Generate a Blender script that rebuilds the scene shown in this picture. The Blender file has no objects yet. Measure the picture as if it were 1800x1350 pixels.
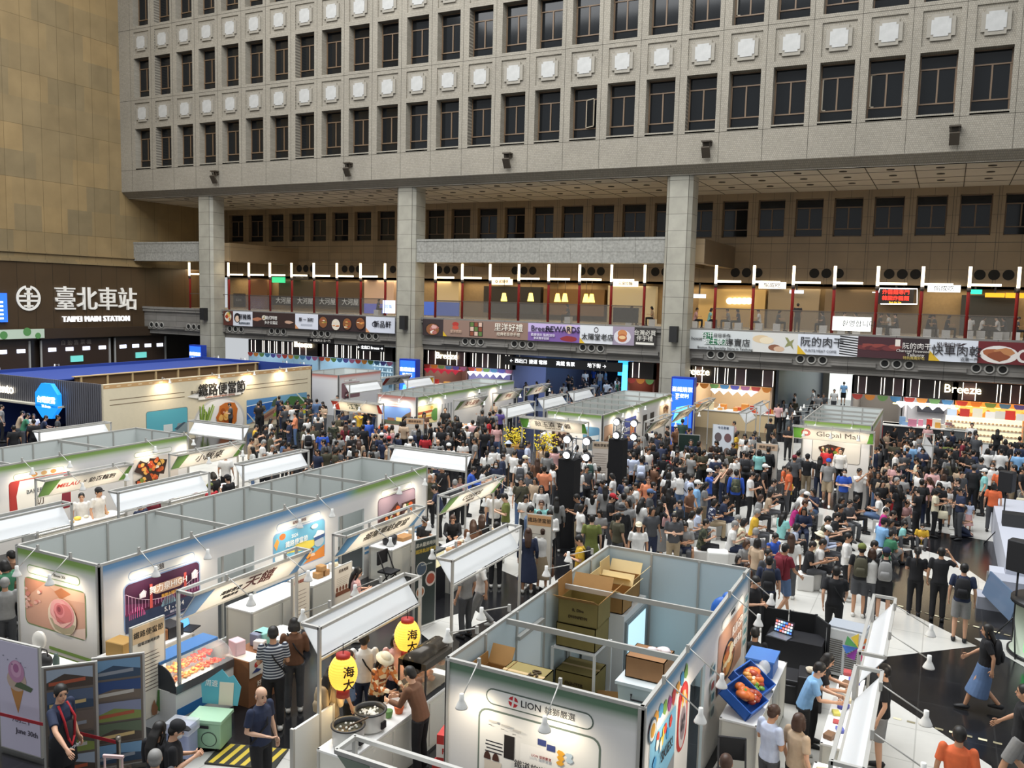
import bpy, bmesh, math, random
from mathutils import Matrix, Vector
S = bpy.context.scene
COL = S.collection
PI = math.pi
random.seed(7)

# ------------------------------------------------------------------ camera
CAMH = 7.2
cam_data = bpy.data.cameras.new('camera')
cam = bpy.data.objects.new('camera', cam_data)
COL.objects.link(cam)
cam_data.sensor_fit = 'HORIZONTAL'
cam_data.sensor_width = 36.0
cam_data.lens = 1492.7 / 1800 * 36.0
cam_data.clip_end = 300
def _cam_axes(yaw, pitch, roll):
    cy, sy, cp, sp, cr, sr = math.cos(yaw), math.sin(yaw), math.cos(pitch), math.sin(pitch), math.cos(roll), math.sin(roll)
    f = Vector((sy * cp, cy * cp, sp)); r = Vector((cy, -sy, 0)); u = r.cross(f)
    return cr * r + sr * u, -sr * r + cr * u, f
_r, _u, _f = _cam_axes(-0.4707, -0.1017, 0.0252)
cam.matrix_world = Matrix(((_r.x, _u.x, -_f.x, 0), (_r.y, _u.y, -_f.y, 0), (_r.z, _u.z, -_f.z, CAMH), (0, 0, 0, 1)))
S.camera = cam

# ------------------------------------------------------------------ view, sky light, large lights
S.view_settings.view_transform = 'Standard'
S.view_settings.look = 'None'
S.view_settings.gamma = 1.0
S.view_settings.use_curve_mapping = False
S.view_settings.exposure = 0.42
S.cycles.max_bounces = 5
S.cycles.diffuse_bounces = 3
S.cycles.glossy_bounces = 2
S.cycles.transmission_bounces = 3
S.cycles.transparent_max_bounces = 6
S.cycles.sample_clamp_indirect = 4.0
S.cycles.caustics_reflective = False
S.cycles.caustics_refractive = False
W = bpy.data.worlds.new('hall_daylight'); S.world = W; W.use_nodes = True
_bg = W.node_tree.nodes['Background']
_bg.inputs[0].default_value = (0.92, 0.96, 1.0, 1); _bg.inputs[1].default_value = 0.45

def area_light(name, loc, size, size_y, power, color=(1, 1, 1), rot=(0, 0, 0)):
    l = bpy.data.lights.new(name, 'AREA'); l.shape = 'RECTANGLE'; l.size = size; l.size_y = size_y
    l.energy = power; l.color = color
    o = bpy.data.objects.new(name, l); o.location = loc; o.rotation_euler = rot; COL.objects.link(o)
    return o
# daylight from the glazed roof high above the hall
area_light('roof_skylight', (-24, 22, 38), 52, 36, 26000, (0.96, 0.98, 1.0))

# ------------------------------------------------------------------ materials
def lin(c):
    if isinstance(c, str):
        c = c.lstrip('#'); c = [int(c[i:i + 2], 16) / 255 for i in (0, 2, 4)]
    return tuple((x / 12.92 if x <= 0.04045 else ((x + 0.055) / 1.055) ** 2.4) for x in c[:3])
_M = {}
def mat(col, rough=0.6, metal=0.0, emit=0.0, noise=0.0, scale=6.0, alpha=1.0, name=None):
    """plain procedural material, optionally with a noise mottling or emission"""
    key = (str(col), rough, metal, emit, noise, scale, alpha)
    if key in _M: return _M[key]
    m = bpy.data.materials.new(name or 'mat_' + str(col).lstrip('#')); m.use_nodes = True
    nt = m.node_tree; b = nt.nodes['Principled BSDF']
    c = lin(col) if isinstance(col, str) else tuple(col)
    b.inputs['Base Color'].default_value = (*c, 1)
    b.inputs['Roughness'].default_value = rough
    b.inputs['Metallic'].default_value = metal
    if alpha < 1: b.inputs['Alpha'].default_value = alpha
    if emit:
        b.inputs['Emission Color'].default_value = (*c, 1); b.inputs['Emission Strength'].default_value = emit
    if noise:
        n = nt.nodes.new('ShaderNodeTexNoise'); n.inputs['Scale'].default_value = scale; n.inputs['Detail'].default_value = 4
        tc = nt.nodes.new('ShaderNodeTexCoord'); nt.links.new(tc.outputs['Object'], n.inputs['Vector'])
        mx = nt.nodes.new('ShaderNodeMix'); mx.data_type = 'RGBA'; mx.blend_type = 'MULTIPLY'
        mr = nt.nodes.new('ShaderNodeMapRange'); mr.inputs[1].default_value = 0.3; mr.inputs[2].default_value = 0.7
        mr.inputs[3].default_value = 1 - noise; mr.inputs[4].default_value = 1 + noise * 0.4
        nt.links.new(n.outputs['Fac'], mr.inputs[0])
        mx.inputs['Factor'].default_value = 1; mx.inputs['A'].default_value = (*c, 1)
        nt.links.new(mr.outputs[0], mx.inputs['B']); nt.links.new(mx.outputs['Result'], b.inputs['Base Color'])
    _M[key] = m
    return m

def brick_mat(name, c1, c2, mortar, bw, bh, msize, rough=0.7, offset=0.0, bump=0.3, axes='XZ', mix=0.0, noise=0.15, nscale=0.6):
    """tile grid in object space, brick texture laid on two axes"""
    m = bpy.data.materials.new(name); m.use_nodes = True; nt = m.node_tree; b = nt.nodes['Principled BSDF']
    tc = nt.nodes.new('ShaderNodeTexCoord'); sp = nt.nodes.new('ShaderNodeSeparateXYZ'); cb = nt.nodes.new('ShaderNodeCombineXYZ')
    nt.links.new(tc.outputs['Object'], sp.inputs[0])
    nt.links.new(sp.outputs[axes[0]], cb.inputs[0]); nt.links.new(sp.outputs[axes[1]], cb.inputs[1])
    br = nt.nodes.new('ShaderNodeTexBrick'); br.offset = offset; br.inputs['Scale'].default_value = 1
    br.inputs['Brick Width'].default_value = bw; br.inputs['Row Height'].default_value = bh; br.inputs['Mortar Size'].default_value = msize
    br.inputs['Color1'].default_value = (*lin(c1), 1); br.inputs['Color2'].default_value = (*lin(c2), 1); br.inputs['Mortar'].default_value = (*lin(mortar), 1)
    nt.links.new(cb.outputs[0], br.inputs['Vector'])
    n = nt.nodes.new('ShaderNodeTexNoise'); n.inputs['Scale'].default_value = nscale; n.inputs['Detail'].default_value = 5
    nt.links.new(tc.outputs['Object'], n.inputs['Vector'])
    mr = nt.nodes.new('ShaderNodeMapRange'); mr.inputs[1].default_value = 0.3; mr.inputs[2].default_value = 0.7
    mr.inputs[3].default_value = 1 - noise; mr.inputs[4].default_value = 1 + noise * 0.5
    nt.links.new(n.outputs['Fac'], mr.inputs[0])
    mx = nt.nodes.new('ShaderNodeMix'); mx.data_type = 'RGBA'; mx.blend_type = 'MULTIPLY'; mx.inputs['Factor'].default_value = 1
    nt.links.new(br.outputs['Color'], mx.inputs['A']); nt.links.new(mr.outputs[0], mx.inputs['B'])
    nt.links.new(mx.outputs['Result'], b.inputs['Base Color'])
    b.inputs['Roughness'].default_value = rough
    if bump:
        bp = nt.nodes.new('ShaderNodeBump'); bp.inputs['Strength'].default_value = bump; bp.inputs['Distance'].default_value = 0.01
        bp.invert = True
        nt.links.new(br.outputs['Fac'], bp.inputs['Height']); nt.links.new(bp.outputs[0], b.inputs['Normal'])
    return m

def glass_mat(name, tint, alpha, rough=0.05):
    m = bpy.data.materials.new(name); m.use_nodes = True; nt = m.node_tree
    b = nt.nodes['Principled BSDF']; b.inputs['Base Color'].default_value = (*lin(tint), 1)
    b.inputs['Roughness'].default_value = rough; b.inputs['Alpha'].default_value = alpha
    return m

# ------------------------------------------------------------------ mesh builder
class MB:
    def __init__(s): s.v = []; s.f = []; s.m = []; s.sm = []
    def add(s, vs, fs, mi=0, smooth=False):
        k = len(s.v); s.v += [tuple(v) for v in vs]
        for f in fs: s.f.append(tuple(i + k for i in f)); s.m.append(mi); s.sm.append(smooth)
        return s
    def box(s, x0, x1, y0, y1, z0, z1, mi=0):
        if x0 > x1: x0, x1 = x1, x0
        if y0 > y1: y0, y1 = y1, y0
        if z0 > z1: z0, z1 = z1, z0
        return s.add([(x0, y0, z0), (x1, y0, z0), (x1, y1, z0), (x0, y1, z0), (x0, y0, z1), (x1, y0, z1), (x1, y1, z1), (x0, y1, z1)],
                     [(0, 3, 2, 1), (4, 5, 6, 7), (0, 1, 5, 4), (1, 2, 6, 5), (2, 3, 7, 6), (3, 0, 4, 7)], mi)
    def quad(s, a, b, c, d, mi=0): return s.add([a, b, c, d], [(0, 1, 2, 3)], mi)
    def slab(s, pts, n, t, mi=0):
        """polygon given by 3d points, thickened by t along n"""
        n = Vector(n).normalized() * t; k = len(pts)
        vs = [Vector(p) for p in pts] + [Vector(p) + n for p in pts]
        fs = [tuple(range(k)), tuple(range(2 * k - 1, k - 1, -1))] + [(i, (i + 1) % k + 0, (i + 1) % k + k, i + k)[::-1] for i in range(k)]
        return s.add(vs, fs, mi)
    def tube(s, pts, r, seg=8, mi=0, cap=True):
        pts = [Vector(p) for p in pts]; n = len(pts)
        rs = r if isinstance(r, (list, tuple)) else [r] * n
        vs = []; prev = None
        for i, p in enumerate(pts):
            d = (pts[min(i + 1, n - 1)] - pts[max(i - 1, 0)]).normalized()
            if prev is None:
                a = Vector((0, 0, 1)) if abs(d.z) < 0.9 else Vector((1, 0, 0)); u = d.cross(a).normalized()
            else: u = (prev - d * prev.dot(d)).normalized()
            prev = u; w = d.cross(u)
            for k in range(seg):
                t = 2 * PI * k / seg; vs.append(p + (u * math.cos(t) + w * math.sin(t)) * rs[i])
        fs = [(i * seg + k, i * seg + (k + 1) % seg, (i + 1) * seg + (k + 1) % seg, (i + 1) * seg + k) for i in range(n - 1) for k in range(seg)]
        if cap: fs += [tuple(range(seg - 1, -1, -1)), tuple((n - 1) * seg + k for k in range(seg))]
        return s.add(vs, fs, mi, True)
    def bar(s, a, b, w, h=None, mi=0):
        """square bar from a to b"""
        h = h or w; a = Vector(a); b = Vector(b); d = (b - a).normalized()
        up = Vector((0, 0, 1)) if abs(d.z) < 0.95 else Vector((0, 1, 0))
        u = d.cross(up).normalized() * w / 2; q = u.cross(d).normalized() * h / 2
        vs = [p + i * u + j * q for p in (a, b) for i, j in ((-1, -1), (1, -1), (1, 1), (-1, 1))]
        return s.add(vs, [(0, 1, 2, 3), (7, 6, 5, 4), (0, 4, 5, 1), (1, 5, 6, 2), (2, 6, 7, 3), (3, 7, 4, 0)], mi)
    def lathe(s, prof, c=(0, 0, 0), seg=16, mi=0, axis=None, cap=True):
        """prof: (r, h) list revolved about z (or about axis) at c"""
        c = Vector(c); q = Vector((0, 0, 1)).rotation_difference(Vector(axis)) if axis is not None else None
        vs = []
        for r, h in prof:
            for k in range(seg):
                t = 2 * PI * k / seg; v = Vector((r * math.cos(t), r * math.sin(t), h))
                if q: v = q @ v
                vs.append(c + v)
        n = len(prof)
        fs = [(i * seg + k, i * seg + (k + 1) % seg, (i + 1) * seg + (k + 1) % seg, (i + 1) * seg + k) for i in range(n - 1) for k in range(seg)]
        if cap: fs += [tuple(range(seg - 1, -1, -1)), tuple((n - 1) * seg + k for k in range(seg))]
        return s.add(vs, fs, mi, True)
    def ball(s, c, r, seg=10, rings=7, mi=0, R=None):
        c = Vector(c); r = (r, r, r) if not isinstance(r, (list, tuple)) else r
        vs = []
        for i in range(rings + 1):
            ph = PI * i / rings
            for k in range(seg):
                t = 2 * PI * k / seg
                v = Vector((r[0] * math.sin(ph) * math.cos(t), r[1] * math.sin(ph) * math.sin(t), r[2] * math.cos(ph)))
                if R: v = R @ v
                vs.append(c + v)
        fs = [(i * seg + k, (i + 1) * seg + k, (i + 1) * seg + (k + 1) % seg, i * seg + (k + 1) % seg) for i in range(rings) for k in range(seg)]
        return s.add(vs, fs, mi, True)
    def mesh(s, name):
        me = bpy.data.meshes.new(name); me.from_pydata(s.v, [], s.f)
        me.polygons.foreach_set('material_index', s.m); me.polygons.foreach_set('use_smooth', s.sm); me.update()
        return me
    def build(s, name, mats, parent=None, loc=None, rot=None):
        me = s.mesh(name)
        for m in (mats if isinstance(mats, (list, tuple)) else [mats]): me.materials.append(m)
        return link(name, me, parent, loc, rot)

def link(name, data, parent=None, loc=None, rot=None):
    o = bpy.data.objects.new(name, data); COL.objects.link(o)
    if parent: o.parent = parent
    if loc is not None: o.location = loc
    if rot is not None: o.rotation_euler = rot
    return o
def tag(o, label, cat, group=None, kind=None):
    o['label'] = label; o['category'] = cat
    if group: o['group'] = group
    if kind: o['kind'] = kind
    return o
def struct(o, label=None):
    o['kind'] = 'structure'
    if label: o['label'] = label
    return o
def empty(name, loc=(0, 0, 0), rz=0):
    o = bpy.data.objects.new(name, None); COL.objects.link(o); o.location = loc; o.rotation_euler = (0, 0, rz)
    o.empty_display_size = 0.2
    return o
def dup(o, loc=None, rz=None, parent=None):
    c = o.copy(); COL.objects.link(c)
    if parent: c.parent = parent
    if loc is not None: c.location = loc
    if rz is not None: c.rotation_euler = (0, 0, rz)
    for ch in list(KIDS.get(o.name, ())) or [k for k in COL.objects if k.parent == o]:
        dup(ch, parent=c)
    return c
KIDS = {}
def bevel(o, w=0.01, seg=2):
    m = o.modifiers.new('bevel', 'BEVEL'); m.width = w; m.segments = seg; m.limit_method = 'ANGLE'; return o
_TXT = {}
def text_mesh(body, bold=0.0, depth=0.004, align='CENTER', spacing=1.0):
    key = (body, bold, depth, align, spacing)
    if key not in _TXT:
        c = bpy.data.curves.new('lettering', 'FONT'); c.body = body; c.size = 1; c.align_x = align; c.align_y = 'CENTER'
        c.extrude = depth; c.offset = bold; c.space_character = spacing; c.resolution_u = 2
        o = bpy.data.objects.new('t', c); COL.objects.link(o)
        dg = bpy.context.evaluated_depsgraph_get(); me = bpy.data.meshes.new_from_object(o.evaluated_get(dg))
        bpy.data.objects.remove(o); me.name = 'lettering'
        _TXT[key] = me
    return _TXT[key]
def text(body, loc, size, m, parent=None, xdir=(1, 0, 0), updir=(0, 0, 1), bold=0.0, depth=0.01, align='CENTER', name='lettering', sx=1.0, spacing=1.0):
    bold = min(bold, .003) if any(ord(c) > 0x2e80 for c in body) else bold * .25
    me = text_mesh(body, bold, depth / max(size, .01), align, spacing).copy(); me.materials.clear(); me.materials.append(m)
    o = link(name, me, parent)
    x = Vector(xdir).normalized(); u = Vector(updir).normalized(); n = x.cross(u)
    o.matrix_local = Matrix.Translation(loc) @ Matrix(((x.x, u.x, n.x, 0), (x.y, u.y, n.y, 0), (x.z, u.z, n.z, 0), (0, 0, 0, 1))) @ Matrix.Diagonal((size * sx, size, size, 1))
    return o
ALU = mat('#b9b7b1', 0.45, 0.3)
ALUD = mat('#9a9893', 0.45, 0.3)
WHITE = mat('#ecebe8', 0.5)
PANEL = mat('#d3d8d4', 0.55)
BLACK = mat('#15151a', 0.5)
# ------------------------------------------------------------------ the hall: floor, facade, columns, side wall
FD = 46.6          # front plane of the tiled facade
MODW = 2.2916
X0 = -55.15        # a groove between two facade bays
tile = brick_mat('facade_tile', '#989183', '#8d8678', '#6a645a', 0.10, 0.10, 0.006, 0.75, 0.5, 0.25, 'XZ', noise=0.10, nscale=0.35)
concrete = mat('#a8a59d', 0.7, noise=0.12, scale=3.0, name='concrete')
groove = mat('#4d483f', 0.9, name='joint')
# floor
fl = MB().box(-60, 16, -6, 64, -0.2, 0)
floor_black = brick_mat('floor_black_granite', '#1b1b1d', '#202022', '#2b2b2c', 1.2, 1.2, 0.012, 0.16, 0.0, 0.0, 'XY', noise=0.2, nscale=1.2)
struct(fl.build('floor', floor_black), 'black polished granite hall floor with white star shaped inlays')
floor_white = brick_mat('floor_white_granite', '#cfcdc6', '#c9c7c0', '#b5b3ac', 1.2, 1.2, 0.012, 0.22, 0.0, 0.0, 'XY', noise=0.08, nscale=1.5)
inl = MB()
def inlay(pts, z=0.004):
    inl.add([(x, y, z) for x, y in pts], [tuple(range(len(pts)))], 0)
STAR = [[(1.04, 20.26), (-0.72, 18.58), (-3.3, 15.9), (-6.3, 19.2), (-3.4, 23.6), (-0.59, 21.99)],
        [(-0.4, 16.55), (-2.6, 18.4), (-2.9, 8.0), (-0.2, 6.0), (2.3, 8.5), (1.1, 14.91)],
        [(1.0, 20.75), (1.86, 19.57), (4.5, 16), (5.5, 22.5)],
        [(-0.03, 28.05), (-3.5, 23.8), (-6.5, 19.4), (-9.5, 24.0), (-5.0, 32.0), (-2, 31)],
        [(-0.3, 25.2), (2.5, 22.6), (1.7, 24.5), (0.6, 27.2), (-0.5, 27.9)],
        [(-1.0, 30.5), (3.5, 29.5), (4.5, 33), (-1.5, 36)],
        [(-9.34, 9.68), (-7.8, 10.17), (-6.2, 7.6), (-8.6, 6.2), (-10.4, 8.6)],
        [(-9.3, 16.6), (-8.67, 16.21), (-9.09, 14.5), (-9.9, 15.0)],
        [(-8, 18.5), (-12, 26), (-14, 29), (-18, 24), (-12.5, 20.5)],
        [(-20, 22), (-26, 30), (-30, 22), (-25, 20.5)],
        [(-9.0, 34), (-6.0, 38), (-6.2, 46), (-9.3, 45)]]
for p in STAR: inlay(p)
struct(MB().box(-58, 14, 48.9, 69.9, 0, .006).build('floor_arcade', brick_mat('arcade_tile', '#8b9092', '#84898b', '#6c7072', .6, .6, .01, .25, 0, 0, 'XY')), 'grey tiled floor of the ground floor arcade')
struct(inl.build('floor_inlay', floor_white), 'white granite star points laid into the black floor')

# facade as piers, spandrels and bands around every window opening
def facade():
    b = MB(); g = MB()
    zrows = [16.5 + 5.28 * r for r in range(4)]
    xl, xr = -58.7, 14.0
    ztop = zrows[-1] + 5.0
    b.box(xl, xr, FD, FD + 0.9, 14.68, 16.42)                     # solid band under the first windows
    b.add([(xl, FD, 14.68), (xr, FD, 14.68), (xr, FD + 0.62, 14.22), (xl, FD + 0.62, 14.22), (xr, FD + 0.9, 14.68), (xl, FD + 0.9, 14.68), (xr, FD + 0.9, 14.22), (xl, FD + 0.9, 14.22)],
          [(1, 0, 3, 2), (0, 5, 7, 3), (4, 1, 2, 6), (3, 7, 6, 2)])                                       # chamfer
    b.box(xl, X0 - MODW + 0.40, FD, FD + 0.9, 16.42, ztop)
    ks = range(-1, 30)
    for k in ks:
        x = X0 + k * MODW
        b.box(x + 2.05, x + MODW + 0.40, FD, FD + 0.9, 16.42, ztop)   # pier
        for z in zrows:
            b.box(x + 0.40, x + 2.05, FD, FD + 0.9, z - 0.16, z)          # sill
            b.box(x + 0.40, x + 2.05, FD, FD + 0.9, z + 2.92, z + 3.20)    # head
            b.box(x + 0.40, x + 2.05, FD + 0.07, FD + 0.9, z + 3.20, z + 4.86)
            b.box(x + 0.40, x + 2.05, FD, FD + 0.9, z + 4.86, z + 5.12)
        g.box(x - 0.012, x + 0.012, FD - 0.004, FD + 0.02, 14.7, ztop)
    for r in range(5):
        g.box(xl, xr, FD - 0.004, FD + 0.02, 16.31 + 5.28 * r - 0.014, 16.31 + 5.28 * r + 0.014)
    w = struct(b.build('wall_back', tile), 'beige tiled office facade above the hall with rows of windows')
    o = g.build('joint', groove, w)
    return zrows, ks
ZROWS, KS = facade()

# windows: one object each, frame and panes shared
frame_m = mat('#6b5640', 0.5, name='bronze_window_frame')
pane_m = mat('#16181a', 0.08, name='dark_window_pane'); pane_m.node_tree.nodes['Principled BSDF'].inputs['Specular IOR Level'].default_value = 0.35
def window_meshes(w, h):
    f = MB(); t = 0.055; d0, d1 = 0, 0.08
    f.box(0, w, d0, d1, 0, t); f.box(0, w, d0, d1, h - t, h); f.box(0, t, d0, d1, 0, h); f.box(w - t, w, d0, d1, 0, h)
    zb, zt = h * 0.2, h * 0.76
    f.box(0, w, d0 - 0.02, d1, zb - t * .6, zb + t * .6); f.box(0, w, d0 - 0.02, d1, zt - t * .6, zt + t * .6)
    f.box(w / 2 - t * .7, w / 2 + t * .7, d0 - 0.02, d1, zb, zt)
    f.box(t, t * 1.7, d0 - .01, d1, zb, zt); f.box(w - t * 1.7, w - t, d0 - .01, d1, zb, zt)
    p = MB().box(0.02, w - 0.02, 0.03, 0.05, 0.02, h - 0.02)
    fm, pm = f.mesh('window_frame'), p.mesh('window_pane'); fm.materials.append(frame_m); pm.materials.append(pane_m)
    return fm, pm
WF, WP = window_meshes(1.65, 2.92)
sash = MB(); sash.box(0, 0.7, -0.02, 0.02, 0, 0.05); sash.box(0, 0.7, -0.02, 0.02, 1.55, 1.6); sash.box(0, 0.05, -0.02, 0.02, 0, 1.6); sash.box(0.65, 0.7, -0.02, 0.02, 0, 1.6); sash.box(0.04, 0.66, -0.006, 0.006, 0.04, 1.56, 1)
SASH = sash.mesh('open_sash'); SASH.materials.append(mat('#a59a86', 0.5)); SASH.materials.append(pane_m)
plaque = MB()
def notch(w, h, c):
    return [(-w + c, -h), (w - c, -h), (w - c, -h + c), (w, -h + c), (w, h - c), (w - c, h - c), (w - c, h), (-w + c, h), (-w + c, h - c), (-w, h - c), (-w, -h + c), (-w + c, -h + c)]
plaque.slab([(x, 0, z) for x, z in notch(0.62, 0.62, 0.17)], (0, -1, 0), 0.09, 0)
plaque.slab([(x, -0.09, z) for x, z in notch(0.43, 0.45, 0.11)], (0, -1, 0), 0.025, 1)
PLQ = plaque.mesh('plaque'); PLQ.materials.append(mat('#8f897d', 0.7, noise=.08)); PLQ.materials.append(mat('#aeada9', 0.6, noise=.1, scale=4))
def in_view(x, y, z, m=60):
    d = Vector((x, y, z - CAMH)); k = d.dot(_f)
    return k > 0 and -m < 900 + 1492.7 * d.dot(_r) / k < 1800 + m and -m < 675 - 1492.7 * d.dot(_u) / k < 1350 + m
nw = nt_ = 0
OPEN = {(0, 15): 1, (0, 21): 0, (1, 19): 0, (0, 22): 0}
for r, z in enumerate(ZROWS):
    for k in KS:
        x = X0 + k * MODW
        if in_view(x + 1.2, FD, z + 1.4, 90):
            nw += 1
            w = struct(link(f'window_{nw}', WF, None, (x + 0.40, FD + 0.52, z)))
            link('pane', WP, w)
            if (r, k) in OPEN: link('open_sash', SASH, w, (0.83 if OPEN[(r, k)] else 0.1, -0.02, 0.62), (0, 0, -0.5 if OPEN[(r, k)] else 0.35))
        if in_view(x + 1.22, FD, z + 4.05, 40):
            nt_ += 1
            struct(link(f'trim_{nt_}', PLQ, None, (x + 1.22, FD + 0.07, z + 4.05)))

# deep porch behind the columns: soffit, rear wall with windows, upper gallery
BY = 56.3
stone = brick_mat('tan_stone', '#8f7a5c', '#857154', '#5d4d39', 1.146, 1.05, 0.012, 0.42, 0.0, 0.15, 'XZ', noise=0.18, nscale=0.5)
sof = MB().box(-58.7, 14, FD + 0.6, BY + 0.4, 14.22, 14.6)
so = struct(sof.build('ceiling_porch', mat('#d2cabb', 0.8, noise=0.06, scale=1.2)), 'plaster soffit under the office floors with recessed lamps')
sg = MB()
for i in range(-24, 6):
    sg.box(i * 2.2916 + 0.3 - .02, i * 2.2916 + .3 + .02, FD + .7, BY, 14.205, 14.22)
for y in (49.2, 52.0, 54.2): sg.box(-58.7, 14, y - .025, y + .025, 14.205, 14.22)
sg.build('joint', groove, so)
sl = MB()
for i in range(-24, 6):
    for y in (48.4, 50.6, 53.1):
        sl.lathe([(0.2, -0.03), (0.2, 0)], (i * 2.2916 + 1.45, y, 14.22), 10)
sl.build('recessed_lamp', mat('#3c352b', 0.6), so)
def rear():
    b = MB(); g = MB()
    z0, z1 = 11.45, 13.78
    b.box(-58.7, 14, BY, BY + .5, 8.35, z0 - 0.02); b.box(-58.7, 14, BY, BY + .5, z1, 14.25)
    for k in range(-1, 30):
        x = X0 + k * MODW
        b.box(x + 2.0, x + MODW + 0.34, BY, BY + .5, z0 - 0.02, z1)
        g.box(x - .012, x + .012, BY - .004, BY + .01, 8.4, 14.2)
    g.box(-58.7, 14, BY - .004, BY + .01, 11.0, 11.03)
    b.box(-59, X0 - MODW + 0.34, BY, BY + .5, z0 - 0.02, z1)
    o = struct(b.build('wall_rear', stone), 'tan stone rear wall of the porch with a row of dark windows')
    g.build('joint', groove, o)
rear()
WF2, WP2 = window_meshes(1.66, 2.33)
for k in range(-1, 28):
    x = X0 + k * MODW
    nw += 1
    w = struct(link(f'window_{nw}', WF2, None, (x + 0.34, BY + 0.3, 11.45))); link('pane', WP2, w)

# columns with chamfered corners, clad in stone
colm = brick_mat('column_stone', '#a6a294', '#9e9a8c', '#4a463e', 4.0, 0.93, 0.010, 0.5, 0.0, 0.2, 'XZ', noise=0.14, nscale=1.5)
c = 0.2
prof = [(c, 0), (1.5 - c, 0), (1.5, c), (1.5, 1.5 - c), (1.5 - c, 1.5), (c, 1.5), (0, 1.5 - c), (0, c)]
cb = MB(); n = len(prof)
cb.add([(x, y, 0) for x, y in prof] + [(x, y, 14.3) for x, y in prof], [(i, (i + 1) % n, (i + 1) % n + n, i + n) for i in range(n)] + [tuple(range(n))[::-1], tuple(range(n, 2 * n))])
CM = cb.mesh('column'); CM.materials.append(colm)
cj = MB()
for xx in (c, 1.5 - c): cj.box(xx - .012, xx + .012, -.006, .02, 0, 14.25)
CJ = cj.mesh('joint'); CJ.materials.append(groove)
for x, lb in ((-51.3, 'stone clad hall column nearest the station name wall'), (-33.05, 'stone clad hall column in the middle of the gallery front'), (-14.63, 'stone clad hall column third from the station name wall'), (3.72, 'stone clad column at the far right end of the gallery')):
    o = struct(link('column', CM, None, (x, 47.3, 0)), lb); link('joint', CJ, o)

# concrete beams of the mezzanine and the gallery floor edge
bm_ = brick_mat('washed_concrete', '#99978f', '#908e86', '#6a675f', 2.05, 5.0, 0.012, 0.75, 0.0, 0.15, 'XZ', noise=0.28, nscale=7)
for x0, x1, lb in ((-58.7, -51.3, 'speckled concrete beam between the name wall and the first column'), (-31.6, -14.6, 'speckled concrete beam spanning the middle gallery bay')):
    b = MB().box(x0, x1, 47.6, 48.6, 9.42, 10.72).box(x0, x1, 47.57, 48.63, 10.72, 10.85).box(x0, x1, 47.58, 48.62, 9.36, 9.43)
    struct(b.build('beam', bm_), lb)
for x0, x1 in ((-49.8, -49.2), (-13.15, -12.6), (-31.6, -31.2), (-15.2, -14.6)):
    struct(MB().box(x0, x1, 48.6, BY, 9.4, 10.8).build('beam', stone), 'tan stone cross beam running back to the rear wall')
struct(MB().box(-49.8, -33.05, BY - .12, BY, 9.7, 9.8).build('trim_ledge', stone))

# left end wall: tan stone with brown metal sign band below
lw = bpy.data.materials.new('tan_stone_panels'); lw.use_nodes = True
def patch_stone(m):
    nt = m.node_tree; b = nt.nodes['Principled BSDF']; b.inputs['Roughness'].default_value = 0.38
    tc = nt.nodes.new('ShaderNodeTexCoord'); sp = nt.nodes.new('ShaderNodeSeparateXYZ'); cbn = nt.nodes.new('ShaderNodeCombineXYZ')
    nt.links.new(tc.outputs['Object'], sp.inputs[0]); nt.links.new(sp.outputs['Y'], cbn.inputs[0]); nt.links.new(sp.outputs['Z'], cbn.inputs[1])
    br = nt.nodes.new('ShaderNodeTexBrick'); br.offset = 0.37; br.offset_frequency = 2; br.squash = 0.7; br.squash_frequency = 3
    for k_, v_ in (('Scale', 1), ('Brick Width', 2.9), ('Row Height', 1.84), ('Mortar Size', 0.0), ('Bias', -0.1)): br.inputs[k_].default_value = v_
    br.inputs['Color1'].default_value = (*lin('#97805a'), 1); br.inputs['Color2'].default_value = (*lin('#7f7156'), 1); br.inputs['Mortar'].default_value = (*lin('#6b5a41'), 1)
    nt.links.new(cbn.outputs[0], br.inputs['Vector'])
    b2 = nt.nodes.new('ShaderNodeTexBrick'); b2.offset = 0.0
    for k_, v_ in (('Scale', 1), ('Brick Width', 1.38), ('Row Height', 3.68), ('Mortar Size', 0.014)): b2.inputs[k_].default_value = v_
    b2.inputs['Color1'].default_value = (1, 1, 1, 1); b2.inputs['Color2'].default_value = (.93, .92, .9, 1); b2.inputs['Mortar'].default_value = (.5, .48, .44, 1)
    nt.links.new(cbn.outputs[0], b2.inputs['Vector'])
    n = nt.nodes.new('ShaderNodeTexNoise'); n.inputs['Scale'].default_value = 0.7; n.inputs['Detail'].default_value = 6
    nt.links.new(tc.outputs['Object'], n.inputs['Vector'])
    mr = nt.nodes.new('ShaderNodeMapRange'); mr.inputs[1].default_value = .3; mr.inputs[2].default_value = .7; mr.inputs[3].default_value = .88; mr.inputs[4].default_value = 1.08
    nt.links.new(n.outputs['Fac'], mr.inputs[0])
    m1 = nt.nodes.new('ShaderNodeMix'); m1.data_type = 'RGBA'; m1.blend_type = 'MULTIPLY'; m1.inputs['Factor'].default_value = 1
    m2 = nt.nodes.new('ShaderNodeMix'); m2.data_type = 'RGBA'; m2.blend_type = 'MULTIPLY'; m2.inputs['Factor'].default_value = 1
    nt.links.new(br.outputs['Color'], m1.inputs['A']); nt.links.new(b2.outputs['Color'], m1.inputs['B'])
    nt.links.new(m1.outputs['Result'], m2.inputs['A']); nt.links.new(mr.outputs[0], m2.inputs['B']); nt.links.new(m2.outputs['Result'], b.inputs['Base Color'])
patch_stone(lw)
struct(MB().box(-59.2, -58.7, 8, BY + .4, 8.9, 38).build('wall_left', lw), 'tall tan stone end wall of the hall in patched panels')
struct(MB().box(-58.72, -58.5, 20, 49.2, 8.86, 9.05).box(-58.7, -58.55, 20, 49, 9.5, 9.6).build('trim_1000', lw))
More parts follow.
